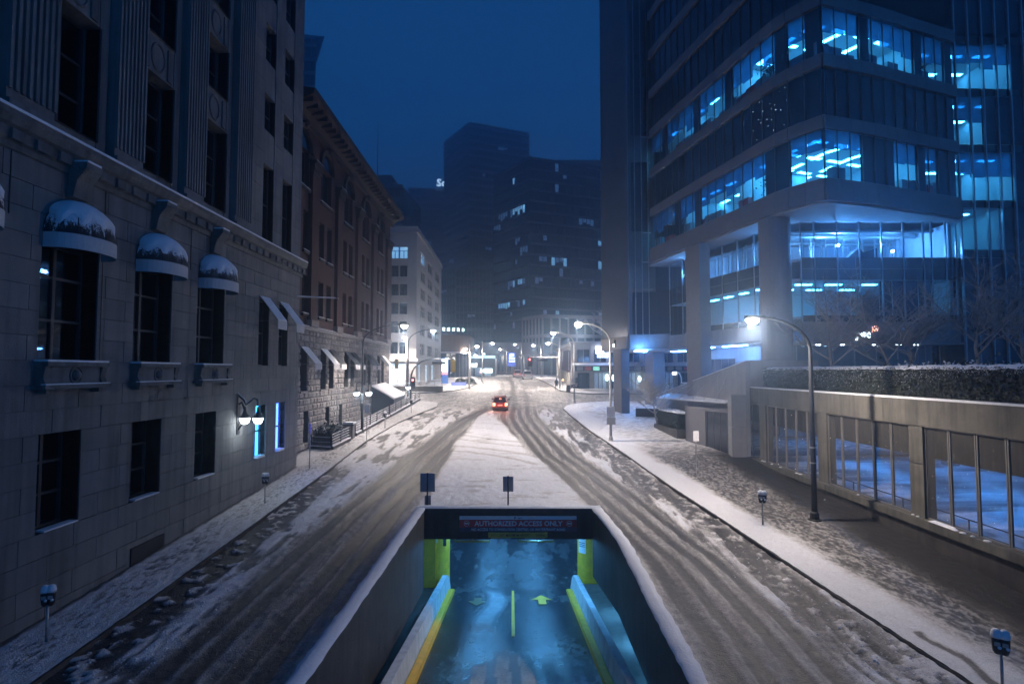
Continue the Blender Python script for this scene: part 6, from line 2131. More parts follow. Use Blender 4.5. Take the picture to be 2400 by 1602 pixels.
# round and square columns
def column(pts, z0, z1, label, m=M_clad):
    c = (sum(p[0] for p in pts) / len(pts), sum(p[1] for p in pts) / len(pts))
    t = thing('column', label, 'column', (c[0], c[1], z0), 'columns of the glass building')
    MB().prism(pts, z0, z1).build('shaft', m, t)
    MB().prism([((p[0] - c[0]) * 1.03 + c[0], (p[1] - c[1]) * 1.03 + c[1]) for p in pts], z0, z0 + .3).build('foot', m, t)
    return t
cpts = [(19.85 + 1.12 * math.cos(2 * PI * i / 24), 42.6 + 1.12 * math.sin(2 * PI * i / 24)) for i in range(24)]
column(cpts, 6.9, 19.61, 'massive round column rising from the wedge wall to the prow')
def sq(x, y_, w, d, ang):
    c, s = math.cos(ang), math.sin(ang)
    return [(x + c * a - s * b, y_ + s * a + c * b) for a, b in ((-w / 2, -d / 2), (w / 2, -d / 2), (w / 2, d / 2), (-w / 2, d / 2))]
column(sq(16.95, 51.6, 1.05, 2.3, .24), gz(51) - .1, 19.61, 'tall square column left of the round one, behind the canopy')
column(sq(12.05, 62.8, .95, 2.0, .26), gz(62) - .1, 10.6, 'blue lit column nearest the street under the ribbed wall')
column(sq(17.4, 69.5, 1.5, 2.2, .26), gz(69) - .1, 10.6, 'grey column behind the bare street tree')
# ribbed wall and glass slot at the street end
FA, FB = (11.05, 69.0), (12.85, 62.6)
MB().prism([FA, FB, (16, 63), (15.2, 72)], 12.0, 62).build('ribbed_wall', M_clad, gt)
nf = 24
for i in range(nf + 1):
    f = i / nf
    x, y_ = FA[0] + (FB[0] - FA[0]) * f, FA[1] + (FB[1] - FA[1]) * f
    dx, dy = -.163, -.046
    piece('fin', gt, x - .10, x + .02, y_ - .035, y_ + .035, 12.0, 62, M_mull, rot=.27)
for i in range(6):
    f0, f1 = i / 6, (i + 1) / 6
    wpiece('fascia_panel', gt, (FA[0] + (FB[0] - FA[0]) * f0 - .1, FA[1] + (FB[1] - FA[1]) * f0), (FA[0] + (FB[0] - FA[0]) * f1 - .1, FA[1] + (FB[1] - FA[1]) * f1), .3, 10.62, 12.0, M_beige, gap=.015)
SP = [(12.9, 62.55), (13.65, 62.5), (14.4, 62.45), (15.1, 62.4), (15.9, 61.9), (16.9, 61.0)]
for a, b in zip(SP, SP[1:]):
    wpiece('fascia_panel', gt, a, b, .3, 10.62, 12.2, M_concpale, gap=.012)
    for z0, z1, lit in ((12.22, 16.9, 0), (17.3, 20.3, 1), (20.4, 23.6, 2), (23.7, 26.2, 0), (26.25, 31.5, 0), (31.6, 34.5, 1), (34.6, 39, 0), (39.1, 44, 0), (44.1, 49, 0)):
        if b[0] > 15.2 and z0 > 19:
            continue
        wpiece('pane', gt, a, b, .015, z0, z1, M_clear, gap=.06)
        if lit == 0:
            wpiece('blind', gt, a, b, .03, z0, z1, M_blinddark, side=.15, gap=.0)  # dark sheet imitates the unlit room behind the pane
        if lit and a == SP[0]:
            MB().box(13.0, 15.6, 62.8, 66, z1 - .06, z1 + .04).build('ceiling', M_ceil, gt)
            MB().box(13.0, 15.6, 66, 66.2, z0, z1).build('room_wall', M_room, gt)
            MB().box(13.0, 15.6, 62.8, 66, z0 - .1, z0 - .02).build('floor', M_carpet, gt)
            MB().box(13.5, 14.8, 63.6, 64.0, z1 - .12, z1 - .062).build('ceiling_light', M_panel, gt)
            MB().box(13.5, 14.8, 65.0, 65.3, z1 - .12, z1 - .062).build('ceiling_light', M_panel, gt)
for x, y_ in SP[:4]:
    MB().box(x - .04, x + .04, y_ - .12, y_, 12.2, 55).build('mullion', M_mull, gt)
MB().prism([(13, 66.3), (30, 66.3), (30, 70), (15, 70)], 10.7, 60).build('dark_core', M_dark, gt)
# undercroft: soffit, lit strip, back wall with shop windows
MB().prism([(11.2, 69.0), (12.95, 62.7), (17.1, 61), (20.9, 45.2), (34, 45.2), (34, 72), (15, 73)], 10.48, 10.6).build('undercroft_soffit', M_ceil, gt)
M_strip = emis('soffit_light_strip', (.12, .38, 1.0), 150, sample=True)
for (a, b) in (((20.4, 49.5), (19.6, 52.6)), ((19.2, 54.2), (18.4, 57.5)), ((14.0, 64.5), (15.6, 66.5)), ((13.5, 61.9), (14.6, 61.4)), ((18.6, 66.2), (19.6, 64.4))):  # last two strips are added to throw blue light on the columns
    MB().obox(a, b, .3, 10.42, 10.475).build('light_strip', M_strip, gt)
MB().obox((21.6, 54.5), (20.2, 60), .2, 6.0, 10.45).build('lobby_wall', M_concpale, gt)
for i in range(5):
    a = (21.55 - .28 * i, 54.6 + 1.05 * i); b = (21.55 - .28 * (i + 1), 54.6 + 1.05 * (i + 1))
    wpiece('lobby_pane', gt, a, b, .03, 6.4, 9.4, M_spandrel, side=.14, gap=.08)
MB().box(21.5, 34, 46, 62, 3, 10.4).build('ground_floor_core', M_concpale, gt)
# the lit company sign
pw = thing('logo_sign', 'glowing white pwc letters with small orange red block emblem on the fascia', 'sign', (27.3, 42.9, 11))
M_pw = emis('sign_white_glow', (.75, .9, 1.0), 7)
M_pwo = emis('sign_orange_glow', (1.0, .38, .20), 4.0)
M_pwp = emis('sign_pink_glow', (1.0, .5, .45), 4.0)
sy = 42.93
place_text('lettering', 'pwc', M_pw, pw, (26.55, sy, 10.83), R_, U_, width=1.12, height=.58, bold=.03, shear=.15, depth=.03)
for (x0, x1, z0, z1, mm) in ((26.94, 27.22, 11.12, 11.17, M_pwp), (27.24, 27.52, 11.20, 11.48, M_pwo), (27.24, 27.42, 11.49, 11.66, M_pwp), (27.43, 27.58, 11.49, 11.6, M_pwo), (27.53, 27.70, 11.20, 11.44, M_pwp), (27.71, 27.80, 11.20, 11.30, M_pwo), (27.30, 27.44, 11.67, 11.74, M_pwo)):
    MB().box(x0, x1, sy - .03, sy + .02, z0, z1).build('emblem_block', mm, pw)
fx = thing('fascia_fixture', 'pair of black housings with a glowing plate on the beige fascia under the ribbed wall', 'camera', (11.9, 65.3, 11.2))  # device not identified: dark housings and one glowing plate
MB().box(11.72, 11.95, 65.1, 65.4, 11.35, 11.75).build('upper_housing', M_black, fx)
MB().box(11.72, 11.95, 65.1, 65.4, 10.95, 11.3).build('lower_housing', M_black, fx)
MB().box(11.6, 11.72, 65.12, 65.38, 11.0, 11.25).build('glow_plate', M_globe, fx)
sc2 = thing('lobby_lamp', 'short curved lamp post with glowing box under the glass building', 'street lamp', (19.6, 67, gz(67)))
MB().tube([(19.9, 67, gz(67)), (19.9, 67, gz(67) + 3.6), (19.7, 67, gz(67) + 4.2), (19.3, 67, gz(67) + 4.35)], .06, 8).build('post', M_whitepole, sc2, smooth=True)
MB().box(18.9, 19.3, 66.85, 67.15, gz(67) + 4.0, gz(67) + 4.3).build('lamp_box', emis('warm_box', (1.0, .9, .75), 5), sc2)
# ================================================================== BUILDINGS BEYOND THE CROSSING
M_grey = mat('grey_render', (.40, .38, .37), .85, var=.1, scale=.8, streak=.1)
ob_ = thing('corner_office', 'six storey pale grey office block at the far left corner', 'building', (-20, 98, gz(90)))
OX, OY = -14.5, 86.0
MB().box(-44, OX - .5, OY + .5, 116, 4, 29).build('dark_core', M_dark, ob_)
rowsz = [25.3, 22.45, 19.6, 16.75, 13.9, 10.75]
fw = [(-18.45, -17.3), (-17.1, -15.95), (-21.6, -20.45), (-20.25, -19.1), (-24.7, -23.55), (-23.35, -22.2)]
sw = [(89.5, 94.2), (97.2, 102.8), (106.6, 112.4)]
ff = MB(); sf = MB()
def grid_wall_x(b, ya, yb, x0, x1, z0, z1, holes):
    zs = sorted(set([z0, z1] + [h[2] for h in holes] + [h[3] for h in holes]))
    for za, zb in zip(zs, zs[1:]):
        hh = [(h[0], h[1]) for h in holes if h[2] <= za + 1e-6 and h[3] >= zb - 1e-6]
        for s0, s1 in cut(x0, x1, hh):
            b.box(s0, s1, ya, yb, za, zb)
hf = [(a, b, z, z + 1.8) for a, b in fw for z in rowsz] + [(-18.6, -15.9, 6.1, 9.3), (-24, -20, 6.1, 9.3)]
hs2 = [(a, b, z, z + 1.8) for a, b in sw for z in rowsz] + [(88.0, 91.2, 6.3, 9.2), (95.2, 99.0, 6.3, 9.2), (102.5, 106.5, 6.5, 9.2)]
grid_wall_x(ff, OY, OY + .5, -44, OX - .501, 4.2, 29.2, hf)
ff.build('front_wall', M_grey, ob_)
grid_wall(sf, OX - .5, OX, OY, 116, 4.2, 29.2, hs2)
sf.build('side_wall', M_grey, ob_)
for i, (a, b, z0, z1) in enumerate(hf):
    shop = z1 - z0 > 2
    lit = shop or (z0 == 25.3 and a > -19)
    w = MB().box(a, b, OY + .30, OY + .36, z0, z1).build('window', M_shopwin if shop else (M_litwin if lit else M_spandrel), ob_)
    MB().box(a, b, OY + .22, OY + .29, z1 - .62, z1 - .55).box((a + b) / 2 - .05, (a + b) / 2 + .05, OY + .22, OY + .29, z0, z1 - .62).build('frame', M_frame if not shop else M_paleframe, w)
    MB().box(a - .1, b + .1, OY - .1, OY + .2, z0 - .14, z0 - .001).build('sill', M_grey, w)
    MB().box(a - .08, b + .08, OY - .09, OY + .1, z0, z0 + .04).build('sill_snow', M_snow, w)
for i, (a, b, z0, z1) in enumerate(hs2):
    shop = z1 - z0 > 2
    lit = shop or (z0 == 25.3 and a < 90)
    w = MB().box(OX - .36, OX - .30, a, b, z0, z1).build('window', M_shopwin if shop else (M_litwin if lit else M_spandrel), ob_)
    fb = MB()
    for f in (.33, .67):
        fb.box(OX - .29, OX - .2, a + (b - a) * f - .12, a + (b - a) * f + .12, z0, z1)
    fb.box(OX - .29, OX - .21, a, b, z1 - .55, z1 - .48)
    fb.build('frame', M_paleframe, w)
    MB().box(OX - .2, OX + .1, a - .1, b + .1, z0 - .14, z0 - .001).build('sill', M_grey, w)
MB().box(-44, OX + .25, OY - .25, 116.2, 29.201, 29.5).build('cornice', M_grey, ob_)
MB().box(-44, OX + .05, OY - .05, 116, 29.501, 30.3).build('parapet', M_grey, ob_)
for yy in range(87, 116, 3):
    piece('parapet_panel', ob_, OX + .052, OX + .12, yy + .2, yy + 2.7, 29.6, 30.2, M_paleframe)
MB().box(-44, OX + .3, OY - .3, 116.2, 9.62, 10.0).build('string_course', M_grey, ob_)
MB().box(-44, OX + .28, OY - .28, 116.2, 10.001, 10.05).build('ledge_snow', M_snow, ob_)
lwl = thing('ramp_parapet', 'low stone wall with steel railing in front of the grey office shops', 'wall', (-13, 84, gz(84)))
MB().obox((-19.5, 84.6), (-10.2, 84.0), .3, gz(84) - .2, gz(84) + .95).build('wall_body', M_conc, lwl)
MB().tube([(-19.5, 84.6, gz(84) + 1.75), (-10.2, 84.0, gz(84) + 1.75)], .035, 6).build('rail', M_steel, lwl)
for i in range(9):
    x = -19.4 + 1.14 * i
    piece('post', lwl, x - .03, x + .03, 84.57 - .0645 * 1.14 * i - .03, 84.57 - .0645 * 1.14 * i + .03, gz(84) + .95, gz(84) + 1.75, M_steel)
MB().obox((-19.5, 84.6), (-10.2, 84.0), .28, gz(84) + .951, gz(84) + 1.02).build('snow', M_snow, lwl)
# bright banner board beside the office
bn = thing('light_box_sign', 'tall glowing white and red light box beside the grey office', 'sign', (-11.4, 97, gz(97)))
MB().box(-12.0, -10.9, 97, 97.3, gz(97) + .1, gz(97) + 4.6).build('panel_body', mat('blue_panel', (.10, .22, .60), .5, emit=(.10, .3, .9), es=.35, sample=False), bn)
MB().box(-11.95, -10.95, 96.95, 96.99, gz(97) + 2.2, gz(97) + 4.3).build('white_panel', emis('white_sign_glow', (.85, .95, 1.0), 5), bn)
MB().box(-11.95, -10.95, 96.95, 96.99, gz(97) + 1.75, gz(97) + 2.0).build('red_panel', emis('red_sign_glow', (1.0, .12, .10), 4), bn)
# rounded shop building behind it
rb_ = thing('rounded_shop', 'round cornered glass shop building with brown upper storey', 'building', (-17, 124, gz(124)))
def round_poly(d=0):
    P = [(-30, 117 - d), (-13.5, 117 - d)]
    for i in range(9):
        a = -PI / 2 + PI / 2 * i / 8
        P.append((-13.5 + (4.6 + d) * math.cos(a), 121.6 + (4.6 + d) * math.sin(a)))
    P += [(-8.9 + d, 132), (-30, 132)]
    return P
MB().prism(round_poly(), 6, 12.0).build('glass_body', M_spandrel, rb_)
MB().prism(round_poly(.12), 12.0, 15.6).build('upper_storey', mat('brown_cladding', (.16, .11, .08), .8, var=.2), rb_)
MB().prism(round_poly(.5), 11.85, 12.12).build('canopy_ring', M_snow, rb_)
for i in range(9):
    a = -PI / 2 + PI / 2 * i / 8
    x, y_ = -13.5 + 4.68 * math.cos(a), 121.6 + 4.68 * math.sin(a)
    MB().box(x - .06, x + .06, y_ - .06, y_ + .06, 6, 11.84).build('mullion', M_mull, rb_)
M_lan = emis('roof_lantern_glow', (.70, 1.0, .95), 6)
for i in range(5):
    x = -14.1 + .95 * i; y_ = 117.3 + .55 * i
    l_ = thing('roof_lantern', '%s greenish white lantern of the row on the rounded shop roof' % ('leftmost', 'second from left', 'middle', 'second from right', 'rightmost')[i], 'lantern', (x, y_, 15.6), 'lanterns on the shop roof')
    MB().tube([(x, y_, 15.6), (x, y_, 16.5)], .05, 5).build('post', M_black, l_)
    MB().box(x - .2, x + .2, y_ - .2, y_ + .2, 16.5, 17.1).build('glass', M_lan, l_)
# lit shop canopy further left
lc_ = thing('shop', 'far left shop with glowing roof edge and cloud shaped signs', 'shop', (-9, 133, 7))
MB().box(-17, -3.9, 134, 145, 6.9, 11.2).build('wall', M_clad, lc_)
MB().box(-14.5, -4.0, 133.4, 134, 11.2, 11.75).build('roof_edge_light', emis('roof_edge_glow', (.55, .8, 1.0), 2.2), lc_)
for j, (x0, z0) in enumerate(((-10.9, 9.0), (-7.3, 7.75))):
    b = MB()
    rr = random.Random(j)
    for i in range(9):
        xx = x0 + i * .3
        b.box(xx, xx + .26, 133.6, 133.7, z0 + rr.uniform(-.1, .2), z0 + rr.uniform(.6, 1.05))
    b.build('lit_logo', emis('logo_glow_%d' % j, (.8, 1.0, .95), 5), lc_)
for i in range(5):
    MB().box(-15 + i * 2.1, -13.4 + i * 2.1, 133.9, 133.98, 7.0, 9.0).build('shop_window', M_litdim, lc_)
# ribbed stone facade closing the street
sf_ = thing('ribbed_building', 'low pale building with vertical stone ribs closing the far street', 'building', (1, 165, 7))
MB().box(-10, 14, 166, 180, 6.5, 16.5).build('wall', M_grey, sf_)
for i in range(19):
    piece('rib', sf_, -9.8 + 1.25 * i, -9.4 + 1.25 * i, 165.6, 165.999, 7.0, 13.2, M_beige)
    piece('window', sf_, -9.3 + 1.25 * i, -8.7 + 1.25 * i, 165.9, 165.99, 8.0, 12.8, M_spandrel)
MB().box(-10.2, 14.2, 165.3, 166, 13.21, 14.0).build('cornice', M_beige, sf_)
py = thing('sign_pylon', 'blue sign pylon with white glyph and two bars in the far street', 'sign', (-.2, 146, 7))
MB().box(-1.1, 1.0, 146, 146.3, 9.4, 12.9).build('panel', mat('pylon_blue', (.15, .2, .7), .5, emit=(.15, .25, 1.0), es=.9, sample=False), py)
MB().box(-.2, .1, 146.05, 146.25, 6.9, 9.4).build('post', M_steel, py)
M_pyl = emis('pylon_white', (.85, 1.0, 1.0), 6)
MB().solid([(-.7, 145.95, 11.9), (-.5, 145.95, 12.6), (.4, 145.95, 12.6), (.6, 145.95, 12.4), (.2, 145.95, 12.2), (.6, 145.95, 11.9)], (0, .03, 0)).build('glyph', M_pyl, py)
for z_ in (11.25, 10.55):
    MB().box(-.7, .65, 145.95, 145.98, z_, z_ + .3).build('bar', M_pyl, py)
# low building on the right with shops
lr = thing('shop_building', 'low pale two storey building with lit shops under a snowy canopy', 'building', (18, 98, gz(90)))
MB().box(9.3, 44, 88.6, 118, 4.5, 12.3).build('wall', M_grey, lr)
MB().box(9.0, 44, 88.3, 118.2, 12.301, 12.7).build('parapet', M_grey, lr)
MB().box(9.1, 44, 88.4, 118, 12.701, 12.78).build('roof_snow', M_snow, lr)
for i in range(9):      # street side: pilasters and windows
    ya = 89.0 + 3.25 * i
    piece('pilaster', lr, 9.05, 9.299, ya, ya + .7, gz(ya), 12.2, M_beige)
    for z0, z1 in ((9.3, 11.4), (gz(ya) + .5, 8.2)):
        w = MB().box(9.2, 9.295, ya + .95, ya + 3.0, z0, z1).build('window', M_spandrel, lr)
        MB().box(9.15, 9.199, ya + 1.9, ya + 2.02, z0, z1).build('frame', M_paleframe, w)
for i in range(11):     # front: columns and shop windows
    xa = 9.6 + 2.6 * i
    piece('pilaster', lr, xa, xa + .45, 88.35, 88.599, 5, 12.2, M_beige)
    w = MB().box(xa + .6, xa + 2.4, 88.5, 88.595, 9.6, 11.5).build('window', M_spandrel, lr)
    MB().box(xa + 1.45, xa + 1.55, 88.45, 88.499, 9.6, 11.5).build('frame', M_paleframe, w)
    s_ = MB().box(xa + .6, xa + 2.4, 88.5, 88.595, 5.5, 7.9).build('shop_window', M_litwin if i in (4, 7, 8) else (M_litdim if i % 2 else M_spandrel), lr)
    for f in (.33, .66):
        MB().box(xa + .6 + 1.8 * f - .04, xa + .6 + 1.8 * f + .04, 88.42, 88.499, 5.5, 7.9).build('mullion', M_frame, s_)
MB().solid([(9.4, 86.2, 8.95), (44, 86.2, 8.95), (44, 88.35, 9.3), (9.4, 88.35, 9.3)], (0, 0, .12)).build('canopy', M_snow, lr)
MB().box(9.5, 44, 86.3, 86.4, 8.2, 8.94).build('sign_band', M_frame, lr)
for i in range(16):
    c_ = [M_paleframe, M_signred, emis('neon_green_%d' % i, (.2, .9, .6), 1.2) if i == 2 else M_clad, emis('neon_white_%d' % i, (.6, .85, 1.0), 1.6) if i in (5, 9) else M_paleframe][i % 4]
    MB().box(9.8 + 1.25 * i, 10.75 + 1.25 * i, 86.25, 86.299, 8.3, 8.85).build('shop_sign', c_, lr)
M_oval = emis('oval_sign_glow', (.7, .95, 1.0), 5)
for x, z_ in ((14.6, 7.2), (15.6, 7.15), (19.6, 7.0), (20.9, 7.0)):
    MB().lathe([(.001, 0), (.45, 0), (.45, .1), (.001, .1)], (0, 0, 0), 18).xform(Matrix.Translation((x, 87.6, z_)) @ Matrix.Rotation(PI / 2, 4, 'X') @ Matrix.Diagonal((.6, 1.15, 1, 1))).build('oval_sign', M_oval, lr)
bsg = thing('shop_sign', 'bright blue white block sign on the low shop building front', 'sign', (13.9, 88, 11))
MB().box(13.0, 14.2, 88.0, 88.2, 11.0, 12.0).build('white_block', emis('block_sign_glow', (.75, .85, 1.0), 8), bsg)
MB().box(13.0, 15.0, 88.0, 88.2, 10.8, 11.0).build('white_bar', emis('bar_sign_glow', (.6, .75, 1.0), 6), bsg)
for i in range(5):
    MB().box(13.2 + .36 * i, 13.45 + .36 * i, 88.0, 88.2, 10.25, 10.65).build('letter_block', emis('letter_sign_glow_%d' % i, (.45, .6, 1.0), 5), bsg)
point(bsg, (14, 87.2, 11.2), 180, (.35, .5, 1.0), .4)
rbn = thing('banner', 'dark red vertical banner with a column of white marks on the shop corner', 'banner', (8.3, 87.5, 8))
MB().solid([(7.6, 87.4, 8.4), (8.95, 87.4, 7.9), (8.95, 87.4, 11.4), (7.9, 87.4, 11.3)], (0, .06, 0)).build('cloth', mat('banner_red', (.13, .05, .06), .8, var=.15), rbn)
for i in range(11):
    MB().box(8.6, 8.8, 87.36, 87.39, 8.3 + .27 * i, 8.47 + .27 * i).build('letter_mark', M_signwhite, rbn)
MB().box(8.95, 9.05, 87.38, 87.48, gz(87), 11.5).build('pole', M_steel, rbn)
al = thing('amber_light', 'small amber lamp low beside the dark red banner', 'lamp', (7.9, 88.6, gz(88)))
MB().tube([(7.9, 88.6, gz(88)), (7.9, 88.6, gz(88) + 1.5)], .04, 6).build('post', M_black, al)
MB().ball((7.9, 88.55, gz(88) + 1.55), .12).build('bulb', emis('amber_glow', (1.0, .5, .2), 12), al, smooth=True)
bare_tree(15.5, 96, 12.3, 9.5, 'large snow laden bare tree behind the low shop building', 55, r0=.3, snow=1.0, group='snowy trees beyond the crossing', spread=.85, cr_m=M_snow)
sh_ = thing('shrub', 'dark rounded evergreen shrub on the far left pavement', 'shrub', (-6.9, 97, gz(97)))
q = MB()
def sph(c, r):
    v = Vector((random.gauss(0, 1), random.gauss(0, 1), random.gauss(0, 1))).normalized() * r * random.uniform(.75, 1)
    return (c[0] + v.x, c[1] + v.y, c[2] + abs(v.z))
leaf_cloud(q, 900, lambda: sph((-7.3, 97, gz(97)), 1.25), .13)
leaf_cloud(q, 600, lambda: sph((-8.9, 98.5, gz(98)), 1.1), .13)
q.build('foliage', M_hedge, sh_)
q = MB(); leaf_cloud(q, 260, lambda: sph((-7.3, 97, gz(97) + .15), 1.25), .08); q.build('foliage_snow', M_snow, sh_)
bl = thing('notice_board', 'pale blue notice board on the snow before the far left shrub', 'sign', (-8.6, 92, gz(92)))
MB().box(-9.8, -7.4, 92, 92.1, gz(92) + .3, gz(92) + .85).build('board', mat('blue_board', (.2, .25, .6), .6, emit=(.2, .3, .9), es=.06, sample=False), bl)
for x in (-9.6, -7.6):
    MB().box(x - .04, x + .04, 92.02, 92.08, gz(92), gz(92) + .3).build('post', M_steel, bl)

# ------------------------------------------------------------------ towers in the haze
rnd0 = random.Random(4)
def tower(label, P, z0, z1, fh, faces, lit=(), glassm=M_spandrel, bandm=None, mull=1.6, bh=.9, name='office_tower', crown=None):
    c = (sum(p[0] for p in P) / len(P), sum(p[1] for p in P) / len(P))
    t = thing(name, label, 'tower', (c[0], c[1], z0))
    MB().prism(P, z0, z1).build('glass_body', glassm, t)
    n_ = int((z1 - z0) / fh)
    for fi in faces:
        a, b = P[fi], P[(fi + 1) % len(P)]
        d = Vector((b[0] - a[0], b[1] - a[1])); L = d.length; d.normalize()
        nrm = Vector((d.y, -d.x))
        if nrm.dot(Vector((-c[0], -c[1]))) < 0 and nrm.dot(Vector((a[0] - c[0], a[1] - c[1]))) < 0:
            nrm = -nrm
        if nrm.dot(Vector(((a[0] + b[0]) / 2 - c[0], (a[1] + b[1]) / 2 - c[1]))) < 0:
            nrm = -nrm
        sgn = 1 if nrm.dot(Vector((-d.y, d.x))) > 0 else -1
        for k in range(n_ + 1):
            wpiece('floor_band', t, a, b, .24, z0 + k * fh, z0 + k * fh + bh, bandm or M_clad, side=.12 * sgn)
        ml = MB()
        m_ = int(L / mull)
        for i in range(m_ + 1):
            p = (a[0] + d.x * mull * i + nrm.x * .2, a[1] + d.y * mull * i + nrm.y * .2)
            ml.box(p[0] - .07, p[0] + .07, p[1] - .07, p[1] + .07, z0, z1)
        ml.build('mullions', M_darkmull if bandm is None else M_mull, t, kind='stuff')
        for (face, i0, i1, k, br) in lit:
            if face != fi:
                continue
            for i in range(i0, i1 + 1):
                s0, s1 = mull * i + .1, mull * (i + 1) - .1
                if s1 > L:
                    continue
                wpiece('lit_window', t, (a[0] + d.x * s0, a[1] + d.y * s0), (a[0] + d.x * s1, a[1] + d.y * s1), .06, z0 + k * fh + bh + .1 + (fh - bh) * rnd0.choice((0, .2, .35, .5)), z0 + (k + 1) * fh - .15, M_litwin if br and rnd0.random() < .7 else M_litdim, side=.06 * sgn)
    return t
rnd = random.Random(77)
# near dark glass tower, corner towards the viewer
cB = (6.2, 190.0)
lB = (cB[0] - .559 * 23, cB[1] + .829 * 23); rB = (cB[0] + .92 * 48, cB[1] + .39 * 48)
litB = []
for i0, i1, k, br in ((12, 15, 14, 0), (17, 19, 12, 1), (20, 22, 10, 1), (25, 27, 10, 1), (2, 3, 10, 0), (5, 8, 10, 1), (1, 2, 8, 0), (22, 24, 11, 0), (26, 27, 14, 0)):
    litB.append((1, i0, i1, k, br))
for _ in range(16):
    litB.append((1, *(lambda i: (i, i))(rnd.randint(0, 28)), rnd.randint(3, 19), rnd.random() < .3))
for i0, i1, k, br in ((8, 11, 15, 1), (2, 5, 15, 0), (1, 2, 14, 0), (11, 13, 11, 0), (6, 8, 8, 1), (2, 6, 6, 1), (10, 12, 8, 1), (9, 10, 12, 0)):
    litB.append((0, i0, i1, k, br))
for _ in range(12):
    litB.append((0, *(lambda i: (i, i))(rnd.randint(0, 12)), rnd.randint(3, 18), rnd.random() < .3))
tower('dark glass tower with scattered lit windows right of the street axis', [lB, cB, rB, (rB[0] - 20, rB[1] + 40), (lB[0] + 10, lB[1] + 40)], 7, 81, 3.65, (0, 1), litB, bh=.7, mull=1.55)
MB().box(14, 34, 200, 215, 81, 83.5).build('roof_plant', M_clad, bpy.data.objects['office_tower'])
# stone grid podium in front of it
tp2 = thing('podium_building', 'pale stone grid podium with square windows before the dark glass tower', 'building', (18, 176, 7))
MB().prism([(3.2, 172), (8.8, 163), (44, 171), (44, 186), (6, 186)], 6.8, 24.5).build('wall', M_spandrel, tp2)
for a, b, n_ in (((3.2, 172), (8.8, 163), 6), ((8.8, 163), (44, 171), 14)):
    for z_ in (12.2, 17.8, 23.4):
        wpiece('stone_beam', tp2, a, b, .5, z_, z_ + 1.0, M_beige)
    for i in range(n_ + 1):
        f = i / n_
        x, y_ = a[0] + (b[0] - a[0]) * f, a[1] + (b[1] - a[1]) * f
        piece('stone_pier', tp2, x - .28, x + .28, y_ - .3, y_ + .3, 7, 23.39, M_beige)
wpiece('lit_window', tp2, (23.8, 167.3), (25.8, 167.75), .06, 19.0, 23.0, M_litwin)
# tall banded tower behind
cA = (-20.0, 262.0)
PA = [(-34.5, 285.0), cA, (8.5, 274.0), (6, 310), (-34, 310)]
litA = [(1, 9, 11, 30, 0), (1, 12, 14, 24, 1), (1, 15, 16, 24, 0), (1, 13, 13, 22, 0), (1, 14, 15, 16, 0), (1, 13, 15, 12, 1), (1, 5, 6, 16, 0), (0, 4, 6, 15, 0), (1, 3, 5, 6, 0), (1, 6, 7, 6, 0), (1, 10, 11, 1, 0)]
for _ in range(10):
    litA.append((rnd.choice((0, 1)), *(lambda i: (i, i))(rnd.randint(0, 16)), rnd.randint(2, 30), 0))
tower('tallest banded tower fading into the low cloud', PA, 7, 125, 3.5, (0, 1), litA, bh=1.3, bandm=M_concpale)
tower('banded lower block at the foot of the tallest tower', [(-33.5, 240), (-23, 232), (-6.0, 236), (-6, 256), (-33, 256)], 7, 50, 3.5, (0, 1), [(0, 2, 4, 9, 0), (1, 3, 4, 6, 0), (1, 4, 8, 2, 0)], bh=1.3, bandm=M_clad)
ts_ = tower('pale far tower with a lit roof sign left of the tallest tower', [(-68, 345), (-60, 330), (-38, 334), (-38, 360), (-68, 360)], 7, 116, 3.7, (0, 1), [(1, 3, 4, 16, 0), (1, 6, 7, 20, 0)], bh=1.2)
rsn = thing('roof_sign', 'glowing white letter sign on the far tower roof edge', 'sign', (-43, 329, 117))
place_text('lettering', 'Sc', emis('roof_sign_glow', (.45, .7, 1.0), 3.5), rsn, (-41.6, 329.5, 118.6), R_, U_, height=4.6, bold=.03, depth=.1)
MB().box(-66, -56, 332, 334, 113.5, 114.6).build('lit_strip', M_litdim, rsn)
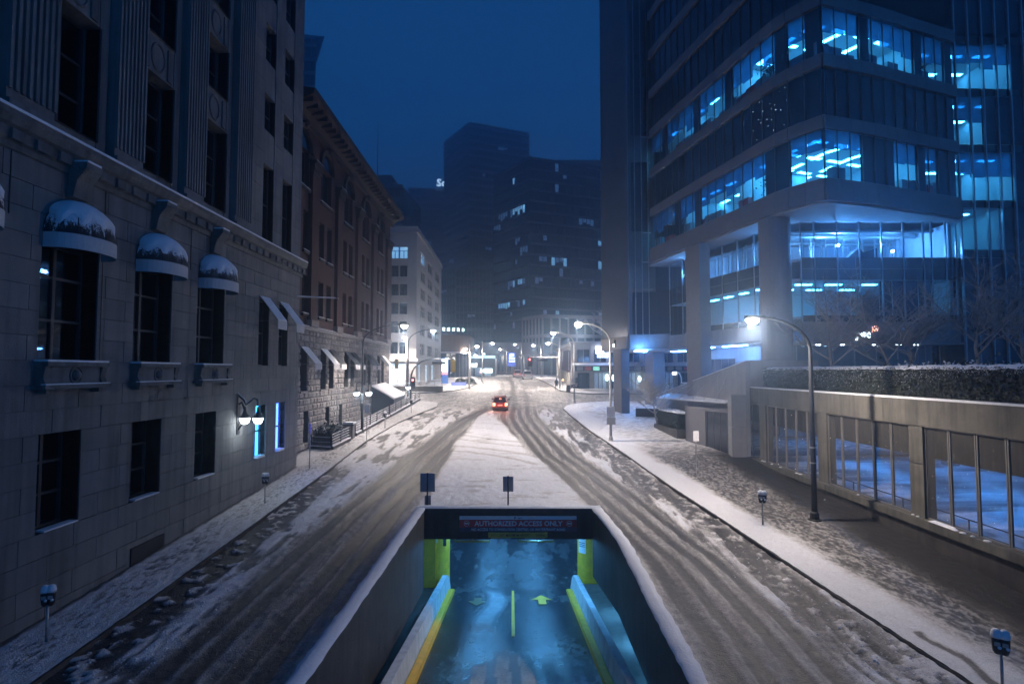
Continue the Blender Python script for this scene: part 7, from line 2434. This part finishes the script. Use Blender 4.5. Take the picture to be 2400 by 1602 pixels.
tower('dark stepped block rising just behind the brick building eaves', [(-46, 158), (-44.5, 150), (-29.5, 152), (-28, 172), (-46, 172)], 7, 58, 3.6, (0, 1), [(1, 8, 8, 6, 0), (1, 7, 7, 9, 0)], bh=1.2)
MB().box(-44, -33, 154, 165, 58, 62).build('upper_block', M_clad, bpy.data.objects['office_tower.004'])
an = thing('antenna', 'thin roof antenna above the brick building eaves', 'antenna', (-38, 156, 62))
MB().tube([(-37.5, 156, 62), (-37.5, 156, 78)], [.14, .05], 5).build('mast', M_black, an)
tower('faint glass tower peeking out beside the stone building top', [(-63, 150), (-62, 140), (-49.6, 140), (-57, 160), (-66, 160)], 7, 92, 3.6, (1,), (), bh=.9)
nt2 = tower('faint far tower with pointed roof overhang beside the stone building top', [(-74, 180), (-72, 170), (-60.5, 170), (-70, 195), (-78, 195)], 7, 110, 3.8, (1,), (), bh=.9)
MB().add([(-68, 170, 110), (-68, 190, 110), (-58, 171, 111.4), (-68, 170, 112), (-68, 190, 112)], [(0, 2, 1), (3, 4, 2), (0, 3, 2), (1, 2, 4), (0, 1, 4, 3)]).build('roof_overhang', M_clad, nt2)
# side street depth on both flanks so the crossing does not end in a void
sd = thing('side_street_building', 'plain dark office block closing the side street on the left', 'building', (-50, 78, 4))
MB().box(-75, -48, 60, 86, 3, 32).build('wall', M_clad, sd)
for k in range(7):
    for i in range(6):
        piece('window', sd, -47.99, -47.9, 61.5 + 4 * i, 64.2 + 4 * i, 7 + 3.5 * k, 9.2 + 3.5 * k, M_spandrel)

# ------------------------------------------------------------------ haze: snowy night air
hz = MB().box(-140, 140, -25, 420, -7.5, 138)
hm = bpy.data.materials.new('night_haze'); hm.use_nodes = True
nt = hm.node_tree
nt.nodes.remove(nt.nodes['Principled BSDF'])
pv = nt.nodes.new('ShaderNodeVolumePrincipled')
pv.inputs['Color'].default_value = (.47, .68, 1.0, 1)
pv.inputs['Density'].default_value = HAZE
pv.inputs['Anisotropy'].default_value = .8
nt.links.new(pv.outputs[0], nt.nodes['Material Output'].inputs['Volume'])
if HAZE > 0:
    ho_ = hz.build('haze', hm, kind='stuff')
    ho_['label'] = 'cold misty night air filling the whole street'
